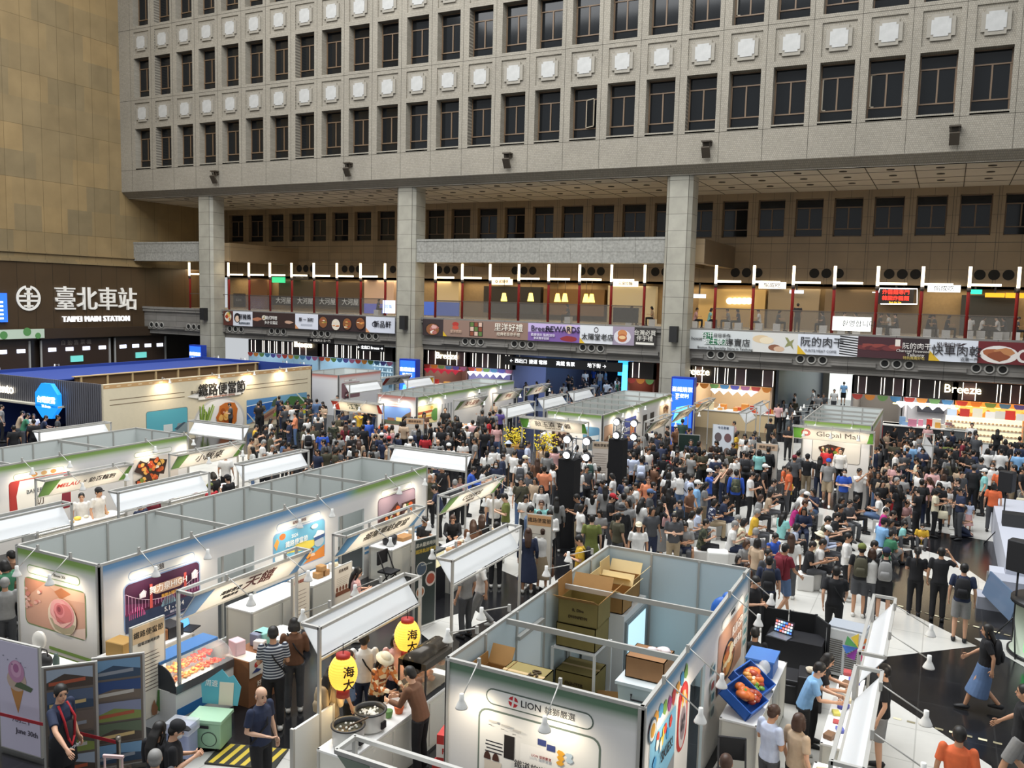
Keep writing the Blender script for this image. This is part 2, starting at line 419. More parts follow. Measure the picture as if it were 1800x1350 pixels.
brown = brick_mat('brown_metal', '#4a3a28', '#483826', '#2c2218', 1.35, 9.0, 0.02, 0.35, 0.0, 0.2, 'YZ', noise=0.1)
struct(MB().box(-59.2, -58.62, 8, BY + .4, 4.1, 8.9).build('wall_left_band', brown), 'dark brown metal wall band carrying the station name')
struct(MB().box(-59.2, -58.2, 8, 54.3, 3.35, 4.1).build('wall_left_ledge', mat('#3b2e22', 0.4)), 'brown ledge above the ticket machines')
struct(MB().box(-59.4, -59.1, 8, BY + .4, 0, 3.4).build('wall_left_lower', mat('#2a221c', 0.3)))

# gallery floor, fascia with vents, lower ceiling
fas = brick_mat('fascia_stone', '#84807a', '#7c7871', '#45423d', 2.29, 0.46, 0.012, 0.6, 0.0, 0.2, 'XZ', noise=0.12, nscale=1.5)
b = MB().box(-58.7, 14, 48.3, 62, 5.35, 5.62).box(-58.7, 14, 48.45, 48.85, 3.9, 5.4).box(-58.7, 14, 48.62, 49.0, 3.55, 3.92).box(-58.7, 14, 48.25, 48.5, 5.55, 5.72)
struct(b.build('floor_gallery', fas), 'grey stone edge of the upper gallery')
struct(MB().box(-58.7, 14, 48.9, 70, 3.75, 3.9).build('ceiling_arcade', mat('#6d6a64', 0.7)), 'low ceiling over the ground floor shops')
vm = MB(); 
vm.lathe([(0.25, 0), (0.25, 0.05), (0.19, 0.05), (0.17, 0.02), (0.0, 0.02)], (0, 0, 0), 20, 0, (0, -1, 0), False)
vm.lathe([(0.185, 0.022), (0.0, 0.022)], (0, 0, 0), 20, 1, (0, -1, 0), False)
VM = vm.mesh('vent'); VM.materials.append(mat('#a09d96', 0.5)); VM.materials.append(mat('#141311', 0.8))
nv = 0
for xc in (-57.2, -53.0, -48.56, -44.34, -40.2, -35.98, -27.6, -23.97, -19.25, -11.35, -6.43, -2.19, 2.03):
    for dx in (-0.58, 0, 0.58):
        nv += 1
        struct(link(f'trim_{200 + nv}', VM, None, (xc + dx, 48.45, 4.24)))
lg = MB()
xs = [-57.2, -53.0, -48.56, -44.34, -40.2, -35.98, -31, -27.6, -23.97, -19.25, -14, -11.35, -6.43, -2.19, 2.03]
for a, d in zip(xs[:-1], xs[1:]): lg.box(a + 1.0, d - 1.0, 48.33, 48.5, 4.0, 4.22)
struct(lg.build('trim_fascia', fas))
# three round openings in the rear wall above each pair of shops
rv = MB().lathe([(0.30, 0.01), (0.0, 0.01)], (0, 0, 0), 20, 0, (0, -1, 0), False); RV = rv.mesh('vent'); RV.materials.append(mat('#17140f', 0.8))
for xc in (-48.4, -43.6, -38.8, -34.5, -27.9, -22.6, -17.2, -11.8, -6.9, -2.6, 2.2):
    for dx in (-0.72, 0, 0.72):
        nv += 1; struct(link(f'trim_{200 + nv}', RV, None, (xc + dx, BY - 0.005, 9.17)))
# wall lamps on the facade band
lampm = MB().box(-0.24, 0.24, -0.1, 0, 0.12, 0.3).box(-0.26, 0.26, -0.42, -0.02, 0.28, 0.36).bar((-.18, -.3, .3), (-.18, -.2, 0), .05).bar((.18, -.3, .3), (.18, -.2, 0), .05)
lampm.add([(-.22, -.42, .02), (.22, -.42, .02), (.22, -.12, -.5), (-.22, -.12, -.5), (-.22, -.5, -.05), (.22, -.5, -.05), (.22, -.2, -.56), (-.22, -.2, -.56)], [(0, 1, 2, 3), (7, 6, 5, 4), (0, 4, 5, 1), (1, 5, 6, 2), (2, 6, 7, 3), (3, 7, 4, 0)])
LM = lampm.mesh('floodlight'); LM.materials.append(mat('#4a4238', 0.5, .3))
for i, x in enumerate((-48.45, -36.3, -24.3, -12.2, -0.3)):
    o = link('floodlight', LM, None, (x, FD, 15.5))
    tag(o, 'small bronze floodlight on the tiled band, ' + ['nearest the tan end wall', 'second from the tan end wall', 'over the middle bay', 'fourth from the tan end wall', 'furthest right on the band'][i], 'light', 'floodlights on the facade band')
# ------------------------------------------------------------------ market stalls
def band_mat(name, stops, base='#e6e4e1', h=2.4, axis=None, split=None):
    """white board printed with a coloured strip along its top edge, fading downwards; split=(coord, colour beyond it)"""
    m = bpy.data.materials.new(name); m.use_nodes = True; nt = m.node_tree; b = nt.nodes['Principled BSDF']; b.inputs['Roughness'].default_value = 0.5
    tc = nt.nodes.new('ShaderNodeTexCoord'); sp = nt.nodes.new('ShaderNodeSeparateXYZ'); nt.links.new(tc.outputs['Object'], sp.inputs[0])
    mr = nt.nodes.new('ShaderNodeMapRange'); mr.inputs[1].default_value = h - 0.34; mr.inputs[2].default_value = h - 0.02
    nt.links.new(sp.outputs['Z'], mr.inputs[0])
    def ramp(c):
        r = nt.nodes.new('ShaderNodeValToRGB'); e = r.color_ramp.elements
        e[0].position = 0.0; e[0].color = (*lin(base), 1); e[1].position = 0.75; e[1].color = (*lin(c), 1)
        k = e.new(0.4); k.color = (*[(p * .72 + q * .28) for p, q in zip(lin(base), lin(c))], 1)
        nt.links.new(mr.outputs[0], r.inputs[0]); return r
    r1 = ramp(stops)
    out = r1.outputs[0]
    if split:
        r2 = ramp(split[1]); lt = nt.nodes.new('ShaderNodeMapRange'); lt.inputs[1].default_value = split[0] - .3; lt.inputs[2].default_value = split[0] + .3
        nt.links.new(sp.outputs['Y'], lt.inputs[0]); mx = nt.nodes.new('ShaderNodeMix'); mx.data_type = 'RGBA'
        nt.links.new(lt.outputs[0], mx.inputs['Factor']); nt.links.new(r1.outputs[0], mx.inputs['A']); nt.links.new(r2.outputs[0], mx.inputs['B']); out = mx.outputs['Result']
    nt.links.new(out, b.inputs['Base Color'])
    return m
GREEN, BLUE, RED, DGREEN = '#86a856', '#6f9cc4', '#d08a7c', '#5e7a63'
BAND = {}
def band(c, h=2.4, split=None):
    k = (c, h, split)
    if k not in BAND: BAND[k] = band_mat('board_print', c, h=h, split=split)
    return BAND[k]

class Face:
    """a vertical board: origin at floor level, u along the board, n outwards"""
    def __init__(s, o, u, n): s.o = Vector(o); s.u = Vector(u); s.n = Vector(n)
    def p(s, u, z, d=0.0): return s.o + s.u * u + s.n * d + Vector((0, 0, z))
    def poly(s, mb, pts, d, mi, t=0.003):
        q = [s.p(u, z, d) for u, z in pts]
        a = sum((pts[i][0] * pts[(i + 1) % len(pts)][1] - pts[(i + 1) % len(pts)][0] * pts[i][1]) for i in range(len(pts)))
        nn = s.u.cross(Vector((0, 0, 1)))
        if (nn.dot(s.n) > 0) != (a > 0): q = q[::-1]
        mb.add(q, [tuple(range(len(q)))], mi)
def rrect(u0, z0, u1, z1, r, k=4):
    pts = []
    for cx, cz, a0 in ((u1 - r, z1 - r, 0), (u0 + r, z1 - r, 90), (u0 + r, z0 + r, 180), (u1 - r, z0 + r, 270)):
        for i in range(k + 1):
            a = math.radians(a0 + 90 * i / k); pts.append((cx + r * math.cos(a), cz + r * math.sin(a)))
    return pts
def ell(cu, cz, ru, rz, k=18, a0=0, a1=2 * PI):
    return [(cu + ru * math.cos(a0 + (a1 - a0) * i / k), cz + rz * math.sin(a0 + (a1 - a0) * i / k)) for i in range(k + (0 if a1 - a0 > 6.28 else 1))]
def blob(rng, cu, cz, r, k=9, j=.3):
    return [(cu + r * (1 + rng.uniform(-j, j)) * math.cos(2 * PI * i / k), cz + r * (1 + rng.uniform(-j, j)) * math.sin(2 * PI * i / k)) for i in range(k)]
def star_clip(pts, u0, z0, u1, z1): return [(min(max(u, u0), u1), min(max(z, z0), z1)) for u, z in pts]

def pill(parent, F, u0, u1, z0=1.95, z1=2.13, edge='#9db08a', txt=None, tcol='#3a3a3a', tsize=0.09, tu=None, name='name_plate'):
    mb = MB(); r = (z1 - z0) / 2
    F.poly(mb, rrect(u0, z0, u1, z1, r), 0.004, 0); F.poly(mb, rrect(u0 + .018, z0 + .018, u1 - .018, z1 - .018, r - .018), 0.007, 1)
    o = mb.build(name, [mat(edge, .5), mat('#f1f0ea', .5)], parent)
    if txt: text(txt, F.p(tu if tu is not None else (u0 + u1) / 2, (z0 + z1) / 2, 0.009), tsize, mat(tcol, .6), o, F.u if F.u.cross(Vector((0, 0, 1))).dot(F.n) > 0 else -F.u, depth=.002)
    return o
def tdir(F): return F.u if F.u.cross(Vector((0, 0, 1))).dot(F.n) > 0 else -F.u

def poster(parent, F, u0, u1, z0, z1, edge, art, r=0.09, name='poster'):
    """rounded printed picture; art(add) draws coloured shapes with add(points, colour), in 0..1 picture coordinates from its left edge"""
    cols = [edge]; mb = MB(); lay = [0]
    flip = tdir(F).dot(F.u) < 0
    W_, H_ = u1 - u0, z1 - z0
    F.poly(mb, rrect(u0 - .025, z0 - .025, u1 + .025, z1 + .025, r + .02), 0.004, 0)
    def add(pts, col, clip=True):
        if col not in cols: cols.append(col)
        lay[0] += 1
        q = [((u1 - a * W_) if flip else (u0 + a * W_), z0 + b * H_) for a, b in pts]
        if clip: q = [(min(max(a, u0), u1), min(max(b, z0), z1)) for a, b in q]
        F.poly(mb, q, 0.006 + 0.0012 * lay[0], cols.index(col))
    def base(col):
        if col not in cols: cols.append(col)
        F.poly(mb, rrect(u0, z0, u1, z1, r), 0.006, cols.index(col))
    add.base = base; add.asp = W_ / H_
    texts = art(add) or []
    o = mb.build(name, [mat(c, .45) for c in cols], parent)
    td = tdir(F)
    for t in texts:
        s_, a, b, size, col = t[:5]
        text(s_, F.p((u1 - a * W_) if flip else (u0 + a * W_), z0 + b * H_, 0.008 + 0.0012 * (lay[0] + 1)), size, mat(col, .5), o, td, bold=t[5] if len(t) > 5 else 0, depth=.002)
    return o

def food_art(seed, bg, hues, tray='#2b1d1a', n=3, rot=True):
    rng = random.Random(seed)
    def art(A):
        A.base(bg)
        for i in range(n):
            cx, cy = rng.uniform(.15, .85), rng.uniform(.2, .8); w = rng.uniform(.2, .3); an = rng.uniform(-.6, .6)
            def R(x, y): return (cx + (x * math.cos(an) - y * math.sin(an)) / A.asp * 1.2, cy + x * math.sin(an) + y * math.cos(an))
            A([R(-w, -w * .8), R(w, -w * .8), R(w, w * .8), R(-w, w * .8)], tray)
            for j in range(12):
                px, py = rng.uniform(-w * .7, w * .7), rng.uniform(-w * .55, w * .55)
                A([R(px + a, py + b) for a, b in blob(rng, 0, 0, w * .27, 7)], rng.choice(hues))
    return art
WARM = ['#c8572a', '#e08a3c', '#b23a25', '#e7b35a', '#7d8a35', '#efe3cf', '#d96d35']

LAMPN = [0]
lamp_white = mat('#dcdbd6', .4)
bulb_on = mat((1.0, .93, .8), .4, emit=14.0, name='lamp_bulb')
def lamp_meshes(L, drop):
    a = MB().tube([(0, .02, .09), (0, L, .04 - drop)], .009, 6).box(-.02, .02, .0, .04, .012, .12)
    s = MB().lathe([(.022, .10), (.030, .10), (.032, .02), (.05, -.01), (.078, -.07), (.082, -.085), (.074, -.085), (.02, -.03)], (0, L, .0 - drop), 12, 0, None, False)
    s.lathe([(.0, .10), (.03, .1)], (0, L, -drop), 12, 0, None, False)
    b = MB().ball((0, L, -drop - .055), .038, 8, 6)
    return [x.mesh(n) for x, n in ((a, 'arm'), (s, 'lamp_shade'), (b, 'bulb'))]
_LM = {}
def clip_lamp(x, y, z, rz, L=0.62, drop=0.2, label='', power=6.0, group=None, light=True, tilt=.75):
    k = (round(L, 2), round(drop, 2))
    if k not in _LM:
        _LM[k] = lamp_meshes(*k)
        for me, m in zip(_LM[k], (ALU, lamp_white, bulb_on)): me.materials.append(m)
    root = empty('clip_lamp', (x, y, z), rz)
    for me in _LM[k]: link(me.name.split('.')[0], me, root)
    tag(root, label, 'lamp', group)
    if light:
        l = bpy.data.lights.new('lamp_light', 'SPOT'); l.energy = power * 1.6; l.color = (1, .86, .66); l.spot_size = 2.5; l.spot_blend = .9; l.shadow_soft_size = .04
        lo = bpy.data.objects.new('lamp_light', l); COL.objects.link(lo); lo.parent = root; lo.location = (0, L - .02, -drop - .11)
        lo.rotation_euler = (-tilt, 0, 0)
    return root

def stall(name, label, x0, x1, y0, y1, faces, h=2.4, beams=(), openings=None, inner='#d3d8d4', group='white partition stalls of the food fair'):
    """walls on four sides; faces: dict side -> outside material. sides: front (y0), rear (y1), left (x0), right (x1)"""
    root = empty(name, ((x0 + x1) / 2, (y0 + y1) / 2, 0)); ox, oy = root.location.x, root.location.y
    tag(root, label, 'stall', group)
    T = 0.04; inn = mat(inner, .55)
    openings = openings or {}
    for side in ('front', 'rear', 'left', 'right'):
        mb = MB(); L = (x1 - x0) if side in ('front', 'rear') else (y1 - y0)
        ops = sorted(openings.get(side, []))
        rects = []; u = 0
        for (a, b_, z0_, z1_) in ops:
            rects += [(u, a, 0, h), (a, b_, 0, z0_), (a, b_, z1_, h)]; u = b_
        rects.append((u, L, 0, h))
        for a, b_, z0_, z1_ in rects:
            if b_ - a < .001 or z1_ - z0_ < .001: continue
            if side == 'front': X = (x0 + a, x0 + b_, y0, y0 + T)
            elif side == 'rear': X = (x0 + a, x0 + b_, y1 - T, y1)
            elif side == 'left': X = (x0, x0 + T, y0 + a, y0 + b_)
            else: X = (x1 - T, x1, y0 + a, y0 + b_)
            k = len(mb.f); mb.box(X[0] - ox, X[1] - ox, X[2] - oy, X[3] - oy, z0_, z1_)
            out = {'front': 2, 'rear': 4, 'left': 5, 'right': 3}[side]
            for i in range(6): mb.m[k + i] = 0
            mb.m[k + out] = 1
        mb.build(side + '_panel', [inn, faces.get(side, inn)], root)
    fr = MB(); a, b_, c_, d = x0 - ox, x1 - ox, y0 - oy, y1 - oy
    for X in ((a, b_, c_ - .005, c_ + .045), (a, b_, d - .045, d + .005), (a - .005, a + .045, c_, d), (b_ - .045, b_ + .005, c_, d)): fr.box(*X, h - .02, h + .025)
    n = max(1, round((y1 - y0) / .98)); m_ = max(1, round((x1 - x0) / .98))
    for i in range(n + 1):
        y = c_ + (d - c_) * i / n
        for xx in (a + .045, b_ - .045): fr.box(xx - .02, xx + .02, y - .02, y + .02, 0, h)
    for i in range(m_ + 1):
        x = a + (b_ - a) * i / m_
        for yy in (c_ + .045, d - .045): fr.box(x - .02, x + .02, yy - .02, yy + .02, 0, h)
    fr.build('aluminium_frame', ALU, root)
    for y in beams:
        MB().box(a + .02, b_ - .02, y - oy - .02, y - oy + .02, h - .08, h).build('cross_beam', ALU, root)
    return root
def F_front(r, x0, y0): return Face((x0 - r.location.x, y0 - r.location.y, 0), (1, 0, 0), (0, -1, 0))
def F_right(r, x1, y0): return Face((x1 - r.location.x, y0 - r.location.y, 0), (0, 1, 0), (1, 0, 0))

# -- stall A: the open store with cartons (nearest)
LX0, LX1, LY0, LY1 = -5.62, -2.88, 9.31, 15.36
st = stall('market_stall', 'nearest stall, open on top and full of cartons, dark green print on its front board', LX0, LX1, LY0, LY1,
           {'front': band(DGREEN), 'right': band('#5f8fb0'), 'left': mat('#dfe0dc', .5), 'rear': mat('#dfe0dc', .5)}, beams=(11.0, 12.9), inner='#c9d6d9',
           openings={'right': [(2.15, 3.0, 0.12, 1.82)], 'left': [(2.0, 2.85, 0.1, 2.0)]})
F = F_front(st, LX0, LY0)
p = pill(st, F, .62, 2.12, 1.95, 2.17, '#5c6a60')
text('LION', F.p(1.27, 2.06, .01), .125, mat('#2a2a2c', .5), p, bold=.02, depth=.002)
text('雄獅嚴選', F.p(1.67, 2.06, .01), .105, mat('#4a4a4a', .5), p, depth=.002)
lg = MB()
for a0 in (0, 1.5, 3.0, 4.6): F.poly(lg, [(1.02 + .07 * math.cos(a0 + t), 2.06 + .075 * math.sin(a0 + t)) for t in (.1, .7, 1.3)] + [(1.02 + .02 * math.cos(a0 + .7), 2.06 + .02 * math.sin(a0 + .7))], .01, 0)
lg.build('logo', mat('#c22a33', .5), p)
def lion_art(A):
    A.base('#efeee9'); rng = random.Random(3)
    A([(.36, .30), (.70, .30), (.70, .76), (.36, .76)], '#f7f6f2')
    def rect(x, y, w, h, c): A([(x, y), (x + w, y), (x + w, y + h), (x, y + h)], c)
    for i in range(4): rect(.05 + rng.uniform(0, .03), .68 - i * .035, .15, .012, rng.choice(['#3a3a40', '#b8b8bd', '#24242a']))
    rect(.22, .56, .09, .24, '#2a2624'); rect(.05, .36, .15, .13, '#d9cfc0'); rect(.225, .36, .035, .06, '#c23a35')
    for x in (.075, .15): A(ell(x, .50, .03, .08, 10, 0, PI), '#4a2f26')
    rect(.29, .36, .07, .07, '#4a362c'); rect(.37, .28, .08, .1, '#a44a2a'); rect(.385, .27, .07, .04, '#2a2624')
    for i in range(2): rect(.51 + i * .075, .80 - i * .03, .07, .06, '#3f4a80'); 
    for i in range(5): A(blob(rng, .70 + (i % 2) * .07, .78 - (i // 2) * .05, .03, 6), ['#e0a53a', '#b9cbd8'][i % 2])
    for i in range(5): rect(.72 + (i % 3) * .075, .42 - (i // 3) * .0, .055, .14, ['#d7e3d2', '#c7d8e4', '#e4d27a'][i % 3])
    for i in range(4): rect(.49 + i * .09, .17, .07, .1, ['#7fb08a', '#9fb3c0', '#3a4a78', '#e1c04a'][i])
    for i, (x, y) in enumerate(((.09, .9), (.2, .89), (.3, .87))): rect(x, y, .075, .022, '#c9c6bf'); rect(x, y - .03, .03, .006, '#444444')
    rect(.04, .215, .012, .02, '#222222'); rect(.04, .13, .012, .02, '#222222')
    return [('LION 雄獅嚴選', .55, .69, .042, '#8c2b30'), ('鐵道旅遊選物', .53, .55, .115, '#26262a', .01), ('獨家鐵道系列商品 全館', .24, .225, .055, '#2d2d2d'), ('活動期間限定', .19, .14, .055, '#2d2d2d')]
poster(st, F, .54, 2.2, .55, 1.86, '#6d7a70', lion_art, .12)
F = F_right(st, LX1, LY0)
pill(st, F, 3.95, 5.55, 1.95, 2.12, '#b9c4c4', '雄獅嚴選', '#4a4a4a', .08)
def chicken_art(A):
    A.base('#b98d74'); rng = random.Random(5)
    A(ell(.42, .36, .27, .34), '#2e2a2c'); A(ell(.42, .36, .22, .28), '#c99a5a')
    for i in range(12): A(blob(rng, .42 + rng.uniform(-.16, .16), .36 + rng.uniform(-.2, .2), .09, 7), rng.choice(['#b86a32', '#d79a52', '#8d4a26', '#e8d9b0']))
    A([(.0, .0), (.25, .0), (.2, .2), (.0, .28)], '#4a5c9a')
    return [('BURGER', .72, .78, .22, '#f6efe6', .02), ('美味餐盒', .74, .5, .16, '#f6efe6', .02)]
poster(st, F, 3.8, 5.6, .95, 1.9, '#c9a58f', chicken_art, .04)
def kids_art(A):
    A.base('#7fb9d8'); rng = random.Random(8)
    A([(0, 0), (.5, 0), (.42, .35), (0, .42)], '#d98a4a'); A([(.5, 0), (1, 0), (1, .5), (.55, .42)], '#8b8d92')
    for i in range(3): A([(.12 + i * .1, .2), (.18 + i * .1, .2), (.18 + i * .1, .6), (.12 + i * .1, .6)], ['#2f3338', '#ad8a70', '#444a55'][i])
    for i in range(9): A(blob(rng, rng.uniform(.1, .9), rng.uniform(.72, .95), .06, 6), rng.choice(['#d9483a', '#f0c64a', '#4a9bd0', '#e9e6df']))
    return [('SKIES!', .62, .68, .2, '#26262a', .04)]
poster(st, F, .3, 1.42, .5, 1.85, '#c9d4d6', kids_art, .06)
def oval_art(A):
    rng = random.Random(12)
    A(ell(.5, .5, .5, .5, 28), '#c43d3a', False); A(ell(.5, .42, .42, .40, 28), '#c9c4c6'); A(ell(.52, .40, .3, .26, 20), '#8f7f86')
    for i in range(7): A(blob(rng, rng.uniform(.2, .8), rng.uniform(.7, .92), .08, 6), rng.choice(['#e58a3a', '#f1d15a', '#f1ede2']))
    for i in range(5): A(blob(rng, .5 + rng.uniform(-.15, .15), .38 + rng.uniform(-.12, .12), .06, 6), '#4a444c')
poster(st, F, 1.55, 2.0, 1.05, 1.98, '#b8352f', oval_art, .22)
mb = MB(); rng = random.Random(4)
for i in range(9): F.poly(mb, blob(rng, .32 + i * .19, 2.0 + .05 * math.sin(i) + .012 * i, .1, 8, .25), .006 + .001 * i, i % 5)
mb.build('lettering', [mat(c, .5) for c in ('#d8473c', '#e6a23c', '#4f9ac6', '#7aa650', '#b0508a')], st)
mb = MB(); F.poly(mb, ell(.34, 1.98, .16, .16), .02, 0); F.poly(mb, ell(.34, 1.98, .13, .13), .022, 1); F.poly(mb, ell(.34, 1.98, .09, .09), .024, 2)
mb.build('round_logo', [mat('#4c6f86', .5), mat('#f1efe8', .5), mat('#e0a53a', .5)], st)
for i in range(5):
    mb = MB(); F.poly(mb, rrect(5.68, 1.05 + i * .2, 5.98, 1.2 + i * .2, .03), .01, 0); F.poly(mb, rrect(5.72, 1.08 + i * .2, 5.94, 1.17 + i * .2, .02), .014, 1)
    mb.build('info_card', [mat('#dbe6e2', .5), mat('#6d9aa0', .5)], st)
for i, (u, z) in enumerate(((3.42, 1.55), (3.4, 1.3), (3.45, 1.1), (3.47, .85))):
    mb = MB(); F.poly(mb, rrect(u - .12, z - .09, u + .12, z + .09, .05), .03, 0); F.poly(mb, rrect(u - .09, z - .06, u + .09, z + .06, .03), .033, 1)
    mb.build('menu_tag', [mat('#cfe0dc', .5), mat(['#56808a', '#a8504a', '#56808a', '#7c8a90'][i], .5)], st)
for i, (x, lb) in enumerate(((-5.1, 'clip lamp on the front board of the nearest stall, towards the noodle counter'), (-3.95, 'clip lamp on the front board of the nearest stall, over its printed name'))):
    clip_lamp(x, LY0 - .01, 2.42, PI, .45, .28, lb, 9)
for i, (y, lb) in enumerate(((10.0, 'clip lamp on the side board of the nearest stall, first from its front corner'), (11.1, 'clip lamp on the side board of the nearest stall, second from its front corner'), (13.6, 'clip lamp on the side board of the nearest stall, third from its front corner'), (14.7, 'clip lamp on the side board of the nearest stall, furthest from its front corner'))):
    clip_lamp(LX1 + .01, y, 2.42, -PI / 2, .5, .28, lb, 9)
for i, (y, lb) in enumerate(((10.2, 'clip lamp over the noodle counter on the carton stall, beside the steamer'), (11.2, 'clip lamp on the carton stall wall above the wrapped bread bags'), (13.6, 'clip lamp on the carton stall wall near the low white panel'), (14.6, 'clip lamp on the carton stall wall by the person in yellow'))):
    clip_lamp(LX0 - .01, y, 2.42, PI / 2, .5, .12, lb, 7)

# -- stall B: rose / railway bento (left foreground)
BX0, BX1, BY0, BY1 = -15.05, -12.75, 9.5, 19.95
st = stall('market_stall', 'long stall printed in green and blue with a rose poster on its end board', BX0, BX1, BY0, BY1,
           {'front': band(GREEN), 'right': band(BLUE, split=(16.5 - (BY0 + BY1) / 2, GREEN)), 'left': mat('#dfe0dc', .5), 'rear': mat('#dfe0dc', .5)}, beams=(12.6, 15.4, 17.4),
           openings={'right': [(2.68, 3.7, .1, 1.83), (6.5, 7.52, .1, 1.82)], 'left': [(4.6, 6.0, 1.1, 1.6)]})
F = F_front(st, BX0, BY0)
pill(st, F, .33, 1.8, 1.95, 2.12, '#8fa877', 'Bloom 306', '#4a4a3a', .075, 1.25)
def rose_art(A):
    A.base('#c99a84'); rng = random.Random(2)
    A([(0, .55), (.35, 1), (0, 1)], '#b9826a'); A([(.35, 1), (.7, .75), (1, .8), (1, 1)], '#d6ad94'); A([(.6, .72), (.78, .9), (.62, .98), (.5, .86)], '#b9764f'); A([(.55, 0), (1, .25), (1, 0)], '#e0c6b8')
    for i in range(16): A(blob(rng, rng.uniform(.02, .28), rng.uniform(.3, .8), .035, 6), rng.choice(['#d9a79a', '#e7c6bb', '#c98478']))
    A(ell(.64, .36, .235, .40, 24), '#d9c7b0'); A([(.43, .28), (.86, .26), (.80, .06), (.66, -.0), (.52, .06)], '#a79c80')
    A(ell(.645, .44, .2, .31, 22), '#d68d8f'); A(ell(.60, .50, .15, .24, 18), '#e0a3a0'); A(ell(.68, .44, .13, .22, 18), '#c8716f')
    A(ell(.60, .50, .09, .16, 16), '#d98587'); A(ell(.61, .51, .06, .11, 14), '#b85c60'); A(ell(.60, .52, .03, .06, 12), '#8f3f46')
    A([(.46, .36), (.62, .2), (.82, .34), (.66, .13), (.52, .18)], '#e2b1a6'); A([(.5, .5), (.58, .3), (.72, .26), (.57, .24)], '#b9605f')
poster(st, F, .26, 1.92, 1.0, 1.85, '#7c9160', rose_art, .1)
mb = MB(); F.poly(mb, [(.9, .62), (2.29, .62), (2.29, .68), (.9, .68)], .006, 0); F.poly(mb, [(.9, .5), (2.29, .5), (2.29, .56), (.9, .56)], .006, 0); mb.build('printed_stripe', mat(GREEN, .5), st)
F = F_right(st, BX1, BY0)
pill(st, F, .58, 2.1, 1.95, 2.13, '#9fb4cc', '天饎', '#3a2a24', .12, 1.25)
def bridge_art(A):
    A.base('#4a2440'); rng = random.Random(9)
    A([(0, 0), (1, 0), (1, .3), (0, .36)], '#34405c'); A([(0, .36), (.35, .42), (.7, .40), (1, .3), (1, .62), (.7, .5), (.3, .47), (0, .62)], '#6b2a52')
    for i in range(24):
        x = i / 24; y = .5 + .32 * (2 * abs(x - .5)) ** 2
        A([(x, .4), (x + .006, .4), (x + .006, y), (x, y)], '#d8a6c8')
    for i in range(24):
        x = i / 24; y = .5 + .32 * (2 * abs(x - .5)) ** 2; x2 = (i + 1) / 24; y2 = .5 + .32 * (2 * abs(x2 - .5)) ** 2
        A([(x, y), (x2, y2), (x2, y2 + .012), (x, y + .012)], '#f0d9e8')
    for i in range(14):
        a = PI * i / 13; A([(.1 + .12 * math.cos(a), .3), (.106 + .12 * math.cos(a), .3), (.106 + .12 * math.cos(a), .3 + .22 * math.sin(a)), (.1 + .12 * math.cos(a), .3 + .22 * math.sin(a))], '#d85f9a')
        A([(.52 + .1 * math.cos(a), .34), (.527 + .1 * math.cos(a), .34), (.527 + .1 * math.cos(a), .34 + .2 * math.sin(a)), (.52 + .1 * math.cos(a), .34 + .2 * math.sin(a))], '#8fb8c8')
    for x in (.27, .73): A([(x, .4), (x + .035, .4), (x + .035, .9), (x, .9)], '#c9564f')
    for i in range(6): A([(.14 + i * .012, .68), (.15 + i * .012, .68), (.15 + i * .014, .84 - abs(i - 3) * .02), (.138 + i * .014, .84 - abs(i - 3) * .02)], '#f4e9f2'); A([(.84 + i * .012, .7), (.85 + i * .012, .7), (.85 + i * .014, .9 - abs(i - 3) * .02), (.838 + i * .014, .9 - abs(i - 3) * .02)], '#f4e9f2')
    A(rrect(.32, .66, .7, .86, .05), '#c9a58c')
    A([(.03, .11), (.97, .11), (.97, .115), (.03, .115)], '#caa0b8')
    return [('舞力泉HIGH', .51, .76, .16, '#fbf6ef', .03), ('與樂永隨行', .52, .57, .075, '#e9b24a', .02), ('5.1 - 6.14', .58, .27, .12, '#f4efe8', .03), ('精彩活動', .58, .17, .05, '#d8d3e0')]
poster(st, F, .5, 2.2, 1.0, 1.9, '#8fa9cf', bridge_art, .1)
pill(st, F, 4.37, 5.85, 1.95, 2.13, '#9fb4cc', '福隆鐵路便當', '#7a4a3a', .075)
def sky_art(A):
    A.base('#6fb3d2'); rng = random.Random(6)
    A([(0, 0), (.45, 0), (.35, .12), (0, .25)], '#e8dfc8'); A([(.55, 0), (1, 0), (1, .32), (.8, .2)], '#e08a3c'); A([(.2, .45), (.5, .62), (.95, .5), (.7, .34)], '#ead65c')
    A(ell(.16, .9, .06, .08), '#e8703a'); A([(0, .75), (.06, .9), (.1, .8), (.05, .6)], '#f0a24a')
    A(blob(rng, .1, .4, .1, 9), '#f0f2f0'); A(blob(rng, .13, .25, .09, 9), '#e6eef2'); A(blob(rng, .88, .62, .11, 10), '#f0f4f6'); A(ell(.88, .45, .1, .13), '#b9c4cc'); A([(.78, .6), (1, .62), (1, .54), (.78, .5)], '#3f5b8c')
    for i in range(8): A(blob(rng, .66 + rng.uniform(-.1, .1), .22 + rng.uniform(-.12, .14), .055, 7), rng.choice(['#8a5a3a', '#c9483a', '#2f4d86', '#f0c9a8', '#e8a03a']))
    A(ell(.78, .9, .07, .06), '#f4efe0')
    return [('2026', .38, .84, .11, '#fbfbf8', .03), ('鐵路便當節', .42, .66, .15, '#fbfbf8', .04)]
poster(st, F, 4.28, 5.98, 1.0, 1.9, '#8fa9cf', sky_art, .1)
pill(st, F, 8.22, 9.65, 1.95, 2.13, '#b9c4a4', 'COSMOS', '#7a4a3a', .075)
poster(st, F, 8.12, 9.8, 1.0, 1.91, '#6b5560', food_art(31, '#a58f9c', ['#e07a34', '#d9622c', '#6f8a35', '#efc08a', '#8a3a24', '#f0e4d2'], '#4a2c28', 4), .1)
mb = MB()
